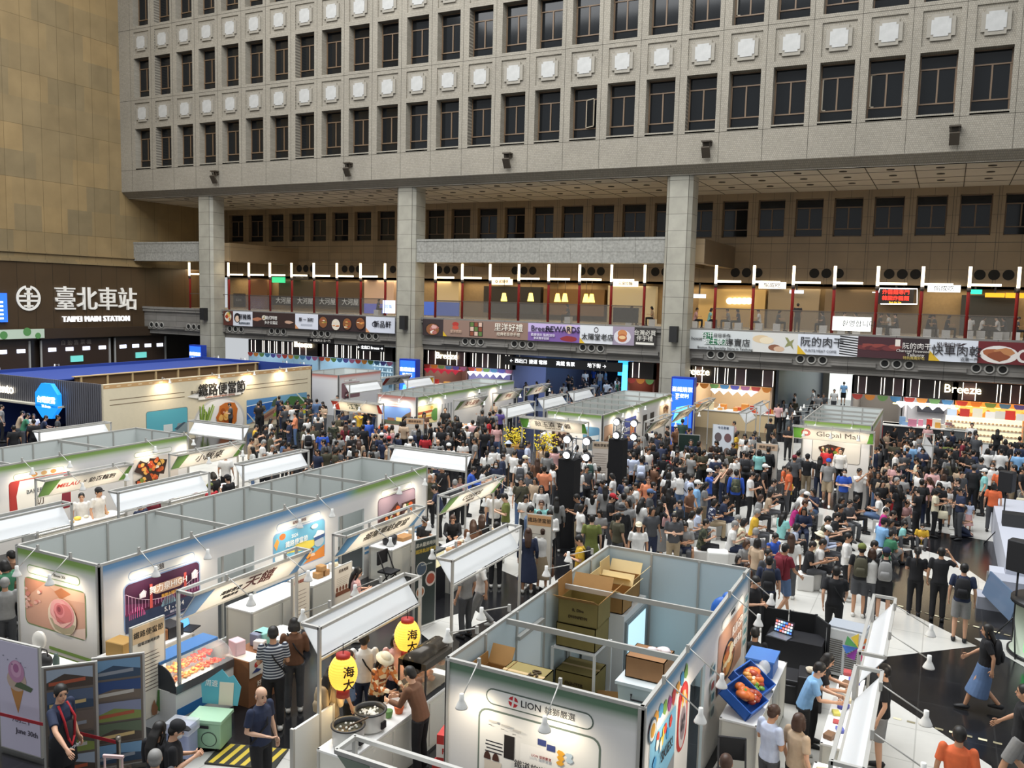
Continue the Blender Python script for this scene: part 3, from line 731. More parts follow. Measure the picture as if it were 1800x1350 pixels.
for u0, u1 in ((3.75, 6.5), (7.55, 10.4)):
    for z in (.62, .74): F.poly(mb, [(u0, z), (u1, z), (u1, z + .06), (u0, z + .06)], .006, 0)
mb.build('printed_stripe', mat('#5f93c0', .5), st)
for x, lb in ((-14.35, 'clip lamp above the rose poster, nearer the dark corner of its stall'), (-13.45, 'clip lamp above the rose poster, over its name plate')):
    clip_lamp(x, BY0 - .01, 2.42, PI, .42, .26, lb, 8)
for y, lb in ((10.3, 'clip lamp above the purple bridge poster, nearer the stall corner'), (11.5, 'clip lamp above the purple bridge poster, further from the stall corner'), (14.1, 'clip lamp above the sky blue 2026 poster, its near end'), (15.2, 'clip lamp above the sky blue 2026 poster, its far end'), (17.9, 'clip lamp above the lunch box poster, its near end'), (19.1, 'clip lamp above the lunch box poster, its far end')):
    clip_lamp(BX1 + .01, y, 2.42, -PI / 2, .45, .26, lb, 8)

# -- stall C: bakery stall (left, green print)
CX0, CX1, CY0, CY1 = -24.6, -22.1, 9.6, 19.9
st = stall('market_stall', 'green topped bakery stall left of the long rose stall', CX0, CX1, CY0, CY1, {'right': band(GREEN), 'front': band(GREEN), 'left': mat('#dfe0dc', .5), 'rear': mat('#dfe0dc', .5)}, beams=(14.0, 17.0))
F = F_right(st, CX1, CY0)
pill(st, F, 4.35, 5.85, 1.93, 2.12, '#a9b48f')
mb = MB(); rng = random.Random(1)
for i in range(3): F.poly(mb, ell(4.95 + i * .28, 2.02, .09, .06), .012, i)
mb.build('printed_bread', [mat(c, .5) for c in ('#d99a52', '#e0b070', '#c98a44')], st)
pill(st, F, 8.18, 9.63, 1.95, 2.12, '#a9b48f', '小飯桌', '#4a4a4a', .09)
poster(st, F, 8.15, 9.85, .9, 1.88, '#d8d3cc', food_art(17, '#d8cfc4', WARM, '#3c2a24', 5), .08)
def bak_art(A):
    A.base('#f2efe6'); A([(0, 0), (.12, 0), (.1, .6), (.16, 1), (0, 1)], '#b23a34'); A([(.84, 0), (1, 0), (1, 1), (.9, 1), (.86, .5)], '#8a3340')
    return [('BAKERIES', .45, .66, .16, '#3a4248', .01), ('釛', .47, .36, .3, '#5a4a3a')]
poster(st, F, 4.25, 6.0, .9, 1.9, '#b23a34', bak_art, .08)
for y, lb in ((14.2, 'clip lamp above the bakery sign board, its near end'), (15.3, 'clip lamp above the bakery sign board, its far end'), (18.2, 'clip lamp over the small plate above the food tray poster'), (19.7, 'clip lamp at the far corner of the green bakery stall')):
    clip_lamp(CX1 + .01, y, 2.42, -PI / 2, .45, .2, lb, 8)

# -- bento pavilion: cream carriage with corrugated end
PX0, PX1, PY0, PY1, PH = -41.0, -32.3, 24.5, 38.1, 3.0
root = empty('carriage_pavilion', ((PX0 + PX1) / 2, (PY0 + PY1) / 2, 0)); tag(root, 'large cream pavilion painted like a railway carriage with corrugated grey end wall', 'pavilion')
ox, oy = root.location.x, root.location.y
cream = mat('#e3d6b8', .5, noise=.03)
MB().box(PX1 - .12 - ox, PX1 - ox, PY0 - oy, PY1 - oy, 0, PH).build('carriage_side', cream, root)
cg = MB(); nC = 120
for i in range(nC):
    x = PX0 + (PX1 - .12 - PX0) * i / nC - ox; w = (PX1 - .12 - PX0) / nC
    y = PY0 - oy - (.035 if i % 2 else 0); cg.box(x, x + w, y, PY0 - oy + .06, 1.85 if x + ox < -34.9 else 0, PH)
cg.box(PX0 - ox, -34.9 - ox, PY0 - oy - .3, PY0 - oy + .06, 1.78, 1.86, 1)
cg.build('corrugated_wall', [mat('#77767c', .4, .4), mat('#d8d2bf', .5)], root)
bl = MB().box(PX0 - ox, PX0 + .1 - ox, PY0 - oy, PY1 - oy, 0, PH + .05).box(PX0 - ox, PX1 - ox, PY1 - .1 - oy, PY1 - oy, 0, PH + .05)
bl.build('blue_inner_wall', mat('#27408a', .6), root)
MB().box(PX0 + .1 - ox, -36.3 - ox, PY0 + .1 - oy, PY1 - .1 - oy, 2.84, 2.9).build('blue_roof', mat('#27408a', .6), root)
wd = MB().box(-36.3 - ox, -36.2 - ox, 26 - oy, PY1 - .2 - oy, 1.2, PH - .04)
for i in range(9): wd.box(-36.2 - ox, -36.12 - ox, 26.2 + i * 1.42 - oy, 26.3 + i * 1.42 - oy, 1.2, PH - .04, 1)
wd.box(-36.34 - ox, -36.1 - ox, 25.9 - oy, PY1 - .2 - oy, PH - .04, PH, 1)
wd.build('plywood_partition', [mat('#6e5436', .7), mat('#c3a87c', .6)], root)
F = Face((PX1 - ox, PY0 - oy, 0), (0, 1, 0), (1, 0, 0))
mb = MB()
for i in range(24): F.poly(mb, [(.1 + i * .565, 2.86), (.3 + i * .565, 2.86), (.3 + i * .565, 2.9), (.1 + i * .565, 2.9)], .008, 0)
F.poly(mb, [(0, 2.8), (13.6, 2.8), (13.6, 2.96), (0, 2.96)], .004, 1)
for u0, u1 in ((.3, 4.4), (8.4, 13.2)):
    for z in (2.05, 2.27): F.poly(mb, [(u0, z), (u1, z), (u1, z + .03), (u0, z + .03)], .006, 2)
mb.build('painted_band', [mat('#ead7b0', .5), mat('#c99f6c', .5), mat('#7d6a50', .5)], root)
ti = MB(); F.poly(ti, [(4.5, 2.05), (5.1, 1.92), (8.2, 1.92), (8.35, 2.2), (8.6, 2.6), (8.1, 2.62), (7.6, 2.5), (5.4, 2.45), (5.1, 2.2)], .05, 0); F.poly(ti, [(5.2, 1.82), (8.0, 1.86), (8.05, 1.98), (5.2, 1.95)], .055, 0)
t_ = ti.build('title_board', mat('#f3efe6', .5), root)
text('鐵路便當節', F.p(6.75, 2.24, .07), .66, mat('#26231f', .5), t_, (0, 1, 0), bold=.02, depth=.02, sx=.95)
text('第九屆', F.p(4.98, 2.22, .07), .17, mat('#5a5046', .5), t_, (0, 1, 0), depth=.01); text('TAIWAN RAILWAY BENTO FESTIVAL', F.p(6.6, 1.905, .07), .12, mat('#b9785a', .5), t_, (0, 1, 0), depth=.006)
bo = MB(); rng = random.Random(21)
F.poly(bo, ell(6.6, .55, 1.72, 1.3, 26), .02, 0); F.poly(bo, ell(6.6, .55, 1.58, 1.18, 26), .024, 1)
for i in range(16):
    a = rng.uniform(-.3, .3); cx, cz = 5.65 + rng.uniform(-.25, .25), .85 + rng.uniform(-.4, .35)
    F.poly(bo, [(cx - .08, cz - .42), (cx + .0, cz - .45), (cx + .1 + a, cz + .4), (cx + .02 + a, cz + .42)], .03 + .002 * i, 2 + i % 3)
F.poly(bo, blob(rng, 7.05, .85, .72, 14, .14), .07, 5)
for i in range(12): F.poly(bo, blob(rng, 7.05 + rng.uniform(-.45, .45), .85 + rng.uniform(-.45, .4), .17, 8), .074 + .002 * i, 6 + i % 3)
bo.build('bento_picture', [mat(c, .45) for c in ('#cfcac2', '#efece6', '#7f9a3f', '#5d7a2c', '#a9bf62', '#c8702e', '#e0953f', '#a8521f', '#efb866')], root)
def train_art(A): A.base('#5fb0bd'); A([(.3, 0), (1, 0), (1, .38), (.75, .4), (.7, .12), (.3, .1)], '#8a9a9c'); A([(.4, .12), (.62, .12), (.62, .42), (.4, .42)], '#d4dad6'); A([(.66, .2), (.9, .42), (.96, .4), (.74, .14)], '#4a5a66'); A([(0, 0), (.3, 0), (.3, .06), (0, .1)], '#9fc3b8')
poster(root, F, 2.2, 4.55, .35, 1.55, '#7d7a74', train_art, .1)
def sea_art(A):
    A.base('#5f93c4'); A([(0, .15), (.75, .5), (.85, .78), (0, .72)], '#2c62b0'); A([(0, .72), (.85, .80), (.85, .83), (0, .76)], '#dfe8ee'); A([(.1, 0), (1, .62), (1, 0)], '#a68a72'); A([(.2, 0), (1, .5), (1, .36), (.42, 0)], '#8c5f4e'); A([(.8, .6), (1, .55), (1, .95), (.86, .85)], '#4a5c46'); A([(.85, .12), (1, .18), (1, .36), (.88, .28)], '#7aa53c'); A([(0, .45), (.03, .45), (.28, .02), (.24, 0)], '#d8d2c4')
poster(root, F, 8.45, 10.72, .25, 1.5, '#cfc7b2', sea_art, .05)
def field_art(A):
    A.base('#6fa0bd'); A([(0, .5), (.15, .62), (.4, .92), (.7, .86), (1, .75), (1, .3), (0, .3)], '#47703a'); A([(0, .22), (1, .3), (1, .52), (0, .5)], '#6d8f3f'); A([(.1, .36), (1, .44), (1, .52), (.1, .44)], '#8a6d4c'); A([(0, 0), (1, .08), (1, .22), (0, .24)], '#d8d13c'); A([(.6, 1), (.66, 1), (.98, .55), (.95, .5)], '#cfdcd0'); A([(.05, .42), (.09, .42), (.24, .15), (.2, .14)], '#d9dcc8')
poster(root, F, 10.86, 13.15, .22, 1.52, '#cfc7b2', field_art, .05)
oc = MB(); oc.slab([(-35.73 + .85 * math.cos(PI / 8 + i * PI / 4) - ox, PY0 - .3 - oy, 2.05 + .85 * math.sin(PI / 8 + i * PI / 4)) for i in range(8)], (0, 1, 0), .2)
o = oc.build('octagon_sign', mat('#1a86e0', .4, emit=.9), root)
text('台鐵便當', (-35.73 - ox, PY0 - .32 - oy, 2.08), .32, mat('#ffffff', .4, emit=1.6), o, bold=.02); text('TR Bento', (-35.73 - ox, PY0 - .32 - oy, 1.8), .16, mat('#ffffff', .4, emit=1.6), o)
text('TR Bento', (-39.6 - ox, PY0 - .1 - oy, 2.35), .62, mat((1, .92, .7), .4, emit=4), root, bold=.03)
for i, (y, lb) in enumerate(((27.6, 'first'), (30.6, 'second'), (33.0, 'third'), (35.4, 'fourth'))):
    clip_lamp(PX1 + .01, y, PH - .01, -PI / 2, .5, .05, f'flood lamp along the top of the cream carriage pavilion, {lb} from its corrugated corner', 26)
for i, (x, y, lb) in enumerate(((-40.95, 25.4, 'small lamp at the corrugated corner of the blue roofed pavilion'), (-40.95, 28.5, 'small lamp on the blue roof edge facing the ticket hall'), (-40.0, 38.1, 'small lamp on the far blue roof edge near the first column'), (-37.8, 38.1, 'second small lamp on the far blue roof edge'), (-34.5, 38.1, 'third small lamp on the far blue roof edge, towards the shops'), (-33.2, 38.1, 'last small lamp on the far blue roof edge, by the cream corner'))):
    clip_lamp(x, y, PH + .04, 0 if y > 38 else PI / 2, .35, .0, lb, 3, light=False)
oa = bpy.data.lights.new('octagon_glow', 'AREA'); oa.size = .8; oa.energy = 25; oa.color = (.2, .35, 1)
oo = bpy.data.objects.new('octagon_glow', oa); COL.objects.link(oo); oo.location = (-34.6, PY0 - .35, 2.1); oo.rotation_euler = (PI / 2, 0, PI)

# -- small far stalls
def simple_stall(lb, x0, x1, y0, y1, fc, rc, beams=()):
    return stall('market_stall', lb, x0, x1, y0, y1, {'front': band(fc) if fc else mat('#dfe0dc', .5), 'right': band(rc) if rc else mat('#dfe0dc', .5)}, beams=beams)
st = simple_stall('red topped stall behind the far corner of the cream carriage pavilion', -34.4, -31.5, 39.5, 43.7, RED, RED)
F = F_front(st, -34.4, 39.5); F = F_right(st, -31.5, 39.5)
pill(st, F, .5, 1.7, 1.95, 2.12, '#d8a89c', '新武呂溪', '#6a5a50', .08); poster(st, F, .3, 2.0, 1.0, 1.88, '#b08a84', food_art(41, '#8c6a6e', ['#d9d0c8', '#6a4a4a', '#b0302c', '#e0d6cc'], '#5a3a3c', 5), .06)
st = simple_stall('far stall with a red front and green side, a train poster on its side', -24.3, -22.0, 33.4, 43.5, RED, GREEN, (35.5, 37.5, 39.5, 41.5))
F = F_front(st, -24.3, 33.4); pill(st, F, .35, 1.75, 1.95, 2.13, '#e0b0a0')
def coast_art(A): A.base('#6f93d0'); A([(0, 0), (1, 0), (1, .3), (0, .22)], '#5a6450'); A([(.62, .3), (1, .32), (1, .8), (.82, .62)], '#6f5a44'); A([(.2, .2), (.45, .2), (.45, .36), (.2, .36)], '#8a5f4a'); A([(.5, .2), (.7, .2), (.7, .42), (.5, .42)], '#e8d48a')
poster(st, F, .3, 1.95, 1.0, 1.85, '#c08a80', coast_art, .08)
F = F_right(st, -22.0, 33.4); pill(st, F, .15, 1.5, 1.95, 2.13, '#a9b48f', '天饎', '#4a4a4a', .1); pill(st, F, 5.2, 6.8, 1.95, 2.13, '#a9b48f', '福隆', '#4a4a4a', .1)
def rail_art(A): A.base('#e8d9a0'); A([(0, .55), (.75, .6), (.75, .72), (0, .7)], '#b0583a'); A([(0, .4), (1, .38), (1, .46), (0, .48)], '#e0b040'); A([(0, .22), (.7, .22), (.7, .34), (0, .34)], '#8a5a3a'); A([(0, 0), (.55, 0), (0, .22)], '#3f62a8'); A(ell(.9, .42, .22, .36), '#5a8a4a'); A(ell(.7, .85, .08, .08), '#e8c25a')
poster(st, F, .1, 1.8, 1.05, 1.92, '#9aa888', rail_art, .08)
mb = MB()
for i in range(4): F.poly(mb, [(2.2 + i * .28, .9), (2.35 + i * .28, .9), (2.35 + i * .28, 1.85), (2.2 + i * .28, 1.85)], .006, 0)
mb.build('printed_stripe', mat('#a3a6a8', .5), st)
for y, lb in ((33.9, 'nearest'), (35.2, 'second'), (38.6, 'third'), (41.0, 'furthest')): clip_lamp(-21.99, y, 2.42, -PI / 2, .45, .15, f'clip lamp on the train poster stall, {lb} along its green side', 14)
for x, lb in ((-23.8, 'left'), (-22.7, 'right')): clip_lamp(x, 33.39, 2.42, PI, .45, .2, f'clip lamp over the red front of the train poster stall, its {lb} one', 14)
st = simple_stall('far stall of the middle row with open beams and pale green print', -15.1, -12.5, 33.0, 42.9, GREEN, GREEN, (35.0, 37.0, 39.0, 41.0))
F = F_front(st, -15.1, 33.0); poster(st, F, .3, 1.1, .9, 1.8, '#8f8a84', food_art(51, '#5a4a44', ['#8a6a5a', '#3a2a28', '#b09a8a'], '#2f2422', 3), .08); poster(st, F, 1.75, 2.45, .9, 1.85, '#7fa3b8', lambda A: (A.base('#5f8fb0'), A([(0, 0), (1, 0), (1, .4), (0, .55)], '#6a6f70'), A([(.2, .3), (1, .5), (1, .7), (.2, .55)], '#cfd6d8'))[0], .08)
F = F_right(st, -12.5, 33.0)
poster(st, F, .2, 1.2, .9, 1.9, '#b09a8a', food_art(52, '#c9a58a', WARM, '#8a6a50', 3), .06)
def beer_art(A):
    A.base('#3d4a8c'); rng = random.Random(3)
    for x in (.62, .8): A([(x - .07, .25), (x + .07, .25), (x + .08, .8), (x - .08, .8)], '#d99a5a'); A(ell(x, .8, .08, .05), '#f4ead8')
    A(ell(.72, .28, .2, .2), '#e08a6a'); A(ell(.72, .28, .1, .1), '#f4d8c0')
    return [('Zero', .25, .6, .36, '#f4f2ee', .03)]
poster(st, F, 2.6, 4.3, .75, 1.9, '#3d4a8c', beer_art, .06)
poster(st, F, 7.9, 9.4, 1.1, 1.95, '#b09a8a', food_art(53, '#d8c4a8', ['#6a4a34', '#3c2a22', '#c9a070'], '#8a6a50', 2), .06)
mb = MB()
for u in (5.3, 6.4): F.poly(mb, [(u, .8), (u + .6, .8), (u + .6, 1.8), (u, 1.8)], .01, 0)
mb.build('dark_opening', mat('#2f2c2a', .5), st)
for y, lb in ((34.2, 'nearest'), (36.2, 'second'), (37.2, 'third'), (41.3, 'fourth'), (42.3, 'furthest')): clip_lamp(-12.49, y, 2.42, -PI / 2, .45, .12, f'clip lamp on the pale stall with the beer poster, {lb} along its side', 12)
for x, lb in ((-14.5, 'left'), (-13.4, 'right')): clip_lamp(x, 32.99, 2.42, PI, .4, .2, f'clip lamp over the narrow front of the beer poster stall, its {lb} one', 12)
st = simple_stall('far right stall with a green top, tray picture on its front', -5.1, -2.4, 36.95, 43.3, '#9fc060', GREEN, (38.5, 40.0, 41.6))
F = F_front(st, -5.1, 36.95); poster(st, F, .45, 2.3, .75, 1.65, '#8a8682', food_art(61, '#e3ddd2', ['#b03a2c', '#d96a3a', '#4a2a20', '#7d8a35', '#e8c9a0'], '#3a241e', 4), .08)
F = F_right(st, -2.4, 36.95); mb = MB(); F.poly(mb, [(.3, .5), (5, .5), (5, 2.1), (.3, 2.1)], .006, 0); mb.build('printed_board', mat('#e0b8a0', .5), st)
for x, lb in ((-4.55, 'left'), (-3.15, 'right')): clip_lamp(x, 36.94, 2.42, PI, .4, .2, f'clip lamp under the green top of the far right stall, its {lb} one', 14)
for y, lb in ((37.6, 'nearest'), (39.4, 'second'), (41.2, 'third'), (42.2, 'furthest')): clip_lamp(-5.11, y, 2.42, PI / 2, .7, .05, f'clip lamp reaching over the aisle from the far right stall, {lb} of four', 12)

# ------------------------------------------------------------------ awnings: aluminium frame with a tilted sign board
def awning(x, d, y0, y1, label, face='#e9e7e2', ends=None, lines=(), z=2.4, depth=.33, drop=.47, along='Y', endw=.22, lamps=0, lampdir=1, lamp_label='', light=True):
    """posts at x, frame reaching d*depth; board hangs from the outer edge back to the posts. printed side looks away from the posts and down"""
    root = empty('awning', (x, (y0 + y1) / 2, 0)); tag(root, label, 'awning', 'aluminium sign awnings over the counters')
    L = (y1 - y0) / 2
    def P(a, b, zz): return (a, b, zz) if along == 'Y' else (b, a, zz)
    if along != 'Y': root.location = ((y0 + y1) / 2, x, 0)
    fr = MB(); w = .045; o = d * depth
    for b in (-L, L): fr.bar(P(0, b, 0), P(0, b, z), w); fr.bar(P(0, b, z - .02), P(o, b, z - .02), w)
    fr.bar(P(0, -L, z - .02), P(0, L, z - .02), w); fr.bar(P(o, -L, z - .02), P(o, L, z - .02), w)
    fr.bar(P(0, -L, z - drop - .03), P(0, L, z - drop - .03), .03)
    fr.build('frame', ALU, root)
    bd = MB(); n = Vector(P(d * drop, 0, -depth)).normalized()
    pts = [P(o, -L + .02, z - .05), P(o, L - .02, z - .05), P(d * .02, L - .02, z - drop), P(d * .02, -L + .02, z - drop)]
    bd.slab(pts, n, .008, 0)
    B = bd.build('sign_board', mat('#e4e6e6', .45), root)
    # printed face
    pf = MB(); up = (Vector(pts[0]) - Vector(pts[3])); H_ = up.length; up.normalize()
    xd = Vector(P(0, 1, 0)); 
    if xd.cross(up).dot(n) < 0: xd = -xd
    c0 = (Vector(pts[0]) + Vector(pts[2])) / 2 + n * .012
    def q(u, v, k=0.0): return c0 + xd * u + up * v * H_ / 2 + n * k
    Lh = L - .03
    pf.add([q(-Lh, -1), q(Lh, -1), q(Lh, 1), q(-Lh, 1)], [(0, 1, 2, 3)], 0)
    if ends:
        e = endw
        pf.add([q(-Lh, -1, .002), q(-Lh + e * 1.3, -1, .002), q(-Lh + e * 1.9, 1, .002), q(-Lh, 1, .002)], [(0, 1, 2, 3)], 1)
        pf.add([q(Lh - e, -1, .002), q(Lh, -1, .002), q(Lh, 1, .002), q(Lh - e * .5, 1, .002)], [(0, 1, 2, 3)], 1)
    pb = pf.build('printed_face', [mat(face, .5), mat(ends or face, .5)], root)
    for s_, u, v, size, col, *r in lines:
        text(s_, q(u, v, .006), size, mat(col, .5), pb, xd, up, bold=r[0] if r else 0, depth=.003)
    for i in range(lamps):
        b = -L + (i + .5) * 2 * L / lamps
        nth = ['first', 'second', 'third', 'fourth'][i]
        wp = Vector(root.location) + Vector(P(o, b, 0))
        rz = (-PI / 2 if d > 0 else PI / 2) if along == 'Y' else (0 if d > 0 else PI)
        clip_lamp(wp.x, wp.y, z, rz, .55, .22, f'clip lamp on the {lamp_label}, {nth} from its near end', 16, light=light, tilt=1.3)
    return root
INK = '#2c2723'
awning(-10.68, 1, 9.37, 12.16, 'sign awning lettered 天饎 over the fish roe counter', '#efece4', '#6f97c2', [('天饎', .2, .1, .36, '#5a2a24', .02), ('海鮮便當', -.45, .05, .12, INK), ('鐵路美食', -.4, -.45, .09, INK)], lamps=2, lamp_label='awning over the fish roe case')
awning(-10.66, 1, 13.22, 16.1, 'sign awning lettered 福隆 beside the counter with brown boxes', '#efece4', '#5f93c0', [('福隆車站便當', .1, .1, .27, '#4a4640', .01)], lamps=2, lamp_label='awning beside the kraft gift boxes')
awning(-10.68, 1, 17.2, 20.04, 'sign awning lettered COSMOS with green ends', '#efece4', '#6f9a4c', [('COSMOS', -.1, .1, .24, '#5a5048'), ('瑞穗天合', -.05, -.55, .1, '#7a7068')], lamps=2, lamp_label='awning lettered COSMOS')
awning(-7.76, -1, 9.32, 11.96, 'awning seen from its blank back, two yellow lanterns hanging below it', lamps=2, lamp_label='lantern awning')
awning(-7.74, -1, 13.0, 15.79, 'blank backed awning beyond the lanterns, beside the walking person in white', lamps=2, lamp_label='blank awning beyond the lanterns')
awning(-17.1, -1, 13.3, 16.08, 'blank backed awning behind the rose stall, middle of its row')
awning(-17.1, -1, 17.3, 20.02, 'blank backed awning behind the rose stall, far end of its row')
awning(-17.1, -1, 9.3, 12.1, 'blank backed awning behind the rose stall, cut by the left picture edge')
awning(-20.0, 1, 13.2, 15.8, 'sign awning with red latin lettering on the bakery stall', '#efece4', '#6f9a4c', [('MELAU', -.55, 0, .2, '#c8402f', .03), ('× 釛百麵飽', .35, 0, .2, INK)], lamps=2, lamp_label='awning with red lettering')
awning(-20.0, 1, 17.3, 20.0, 'sign awning lettered 小飯桌 with a food picture at its end', '#efece4', '#6f9a4c', [('小飯桌', .0, 0, .36, INK, .01)], lamps=2, lamp_label='awning lettered 小飯桌')
awning(-26.4, -1, 17.6, 20.3, 'blank backed awning before the corrugated pavilion wall')
awning(22.15, 1, -24.6, -21.9, 'blank backed end awning before the cream carriage wall', along='X')
awning(21.95, 1, -15.5, -12.65, 'blank backed end awning at the far end of the rose stall', along='X')
awning(30.9, -1, -15.2, -12.3, 'end awning lettered 敲玉滴 facing the crowd', '#efece4', '#5e9a45', [('敲玉滴 嘉義', 0, .1, .3, INK, .01), ('Snacks and Coffee', 0, -.6, .1, '#6a6258')], along='X', lamps=2, lamp_label='end awning lettered 敲玉滴')
awning(35.3, -1, -5.2, -2.2, 'front awning of the far right stall, red round logo and latin lettering', '#efece4', '#6aa846', [('Global Mall', .2, .05, .36, '#5f5a55', .005), ('◎', -1.0, .05, .42, '#b0282e', .02)], along='X', drop=.5, lamps=3, lamp_label='front awning of the far right stall')
for y0, lb in ((32.8, 'first of three blank awnings receding behind the train poster stall'), (36.6, 'second of three blank awnings receding behind the train poster stall'), (40.3, 'third of three blank awnings receding behind the train poster stall')): awning(-16.9, -1, y0, y0 + 2.85, lb)
for y0, s_, lb in ((33.6, '海大蔬食', 'sign awning with green ends, nearest on the train poster stall'), (37.4, '烤味', 'sign awning with green ends, middle one on the train poster stall'), (41.0, '炭味', 'sign awning with green ends, furthest on the train poster stall')): awning(-20.1, 1, y0, y0 + 2.7, lb, '#efece4', '#8fae6a', [(s_, 0, 0, .34, '#7a4a3a', .01)], lamps=1, lamp_label='green ended awning, added light, ' + lb.split(', ')[1].split(' on')[0])  # one lamp added per awning to brighten its printed face
for y0, lb in ((32.4, 'first of three tilted sign awnings along the beer poster stall'), (36.1, 'second of three tilted sign awnings along the beer poster stall'), (39.9, 'third of three tilted sign awnings along the beer poster stall')): awning(-10.5, 1, y0, y0 + 2.8, lb, '#e0d6c4', '#9fae86', [('手作美食', 0, 0, .3, '#6a5a44')], lamps=1, lamp_label=lb.split(' of')[0] + ' tilted awning by the beer poster')  # single lamps put in only to lift the dark sign faces
for y0, lb in ((37.8, 'nearer of two blank awnings across the aisle from the far right stall'), (41.0, 'further of two blank awnings across the aisle from the far right stall')): awning(-7.6, -1, y0, y0 + 2.2, lb)
for y0, s_, lb in ((40.2, '江商', 'awning with red ends beside the cream pavilion corner'),): awning(-29.0, 1, y0, y0 + 2.7, lb, '#efece4', '#b8402f', [(s_, 0, 0, .34, INK, .01)])
awning(30.6, -1, -24.6, -21.9, 'end awning lettered 江商 with a red end stripe above the busy queue', '#e9e2cf', '#b8402f', [('江商', -.1, 0, .38, '#3c4a34', .02)], along='X', lamps=2, lamp_label='江商 end awning')
awning(-27.9, -1, 35.9, 38.8, 'blank white awning behind the lettered 江商 end awning'); awning(-27.0, -1, 40.0, 42.8, 'blank white awning in the far gap before the shops')
awning(-0.15, -1, 33.0, 36.0, 'narrow awning edge on by the far right aisle, seen almost end on')
# clear roofed counters at the right of the nearest stall
awning(-0.78, 1, 12.45, 15.12, 'blank awning between the air cooler and the white floor', lamps=2, lamp_label='awning by the air cooler', depth=.33)
awning(-0.78, 1, 9.22, 11.93, 'blank awning over the souvenir counter with the light blue shirted vendor', lamps=2, lamp_label='souvenir counter awning', depth=.33)
# ------------------------------------------------------------------ upper gallery: posts, railing, shops
def at_y(px, py, Y):
    """where the line of sight through a photo point meets the upright plane at distance Y"""
    d = _f * 1492.7 + _r * (px - 900) - _u * (py - 675); d *= Y / d.y
    return d.x, d.z + CAMH
def at_x(px, py, X):
    d = _f * 1492.7 + _r * (px - 900) - _u * (py - 675); d *= X / d.x
    return d.y, d.z + CAMH
tube_m = mat((1.0, .80, .50), .4, emit=4.5, name='warm_light_tube'); redm = mat('#8e1f1a', .35)
pl = MB().lathe([(.075, 0), (.075, 1.02)], (0, -.03, 2.55), 10)
pr = MB().lathe([(.085, 0), (.085, 2.3), (.07, 2.45), (.07, 2.75)], (.0, .03, 0), 10); pc = MB().lathe([(.095, 0), (.095, .22)], (0, 0, 2.33), 10)
PM = [x.mesh(n) for x, n in ((pl, 'light_tube'), (pr, 'red_post'), (pc, 'collar'))]
for me, m in zip(PM, (tube_m, redm, mat('#4b423c', .5))): me.materials.append(m)
bays = {'left': [-53.4 + 2.083 * i for i in range(10) if i != 1], 'middle': [-30.57 + 2.075 * i for i in range(8)], 'right': [-11.84 + 2.115 * i for i in range(8)]}
ORD = ['first', 'second', 'third', 'fourth', 'fifth', 'sixth', 'seventh', 'eighth', 'ninth', 'tenth', 'eleventh', 'twelfth']
for bay, xs in bays.items():
    for i, x in enumerate(xs):
        r = empty('gallery_post', (x, 48.45, 5.72)); tag(r, f'red post with a glowing top, {ORD[i]} from the left in the {bay} gallery bay', 'post', 'red posts along the gallery')
        for me in PM: link(me.name.split('.')[0], me, r)
glass = glass_mat('smoked_glass', '#6f6a62', .36, .12)
for bay, xs in bays.items():
    r = empty('railing', (xs[0], 48.45, 5.72)); tag(r, f'smoked glass railing panels of the {bay} gallery bay', 'railing')
    for a, b in zip(xs[:-1], xs[1:]):
        if b - a > 3: continue
        MB().box(a + .1 - xs[0], b - .1 - xs[0], -.012, .012, .02, 1.12).build('glass_panel', glass, r)
    MB().box(-.1, xs[-1] - xs[0] + .1, -.03, .03, 1.12, 1.17).build('handrail', mat('#6a5f55', .4, .5), r)

# rooms behind: shop back walls, counters and lit panels on the gallery
def gbox(name, x0, x1, y0, y1, z0, z1, m, parent=None): return MB().box(x0, x1, y0, y1, z0, z1).build(name, m, parent)
struct(gbox('wall_gallery', -58.7, 14, 57.6, 57.8, 5.6, 8.5, mat('#8a7350', .7, noise=.1)), 'warm beige rear wall of the gallery restaurants')
struct(gbox('ceiling_gallery', -58.7, 14, 56.3, 57.8, 8.35, 8.5, mat('#5a4a38', .7)))
struct(gbox('floor_gallery_inner', -58.7, 14, 56.3, 60, 5.35, 5.6, mat('#6a5844', .6)))
for x in range(-56, 12, 8): area_light('gallery_light', (x, 53.5, 8.9), 6, 1.5, 150, (1, .78, .48))
for x in range(-56, 12, 4): area_light('shop_light', (x, 57.0, 8.3), 3, .6, 26, (1, .82, .55))
shopn = 0
def shopfront(px0, px1, yref, z0, z1, col, Y=56.9, d=.5, kind='thing', label=None, name='room_divider', emit=0):  # coloured back wall panel of a gallery restaurant
    x0, _ = at_y(px0, yref, Y); x1, _ = at_y(px1, yref, Y)
    o = gbox(name, x0, x1, Y, Y + d, z0, z1, mat(col, .6, emit=emit))
    o.location = (0, 0, 0)
    tag(o, label, 'counter' if 'counter' in name else 'panel'); return o
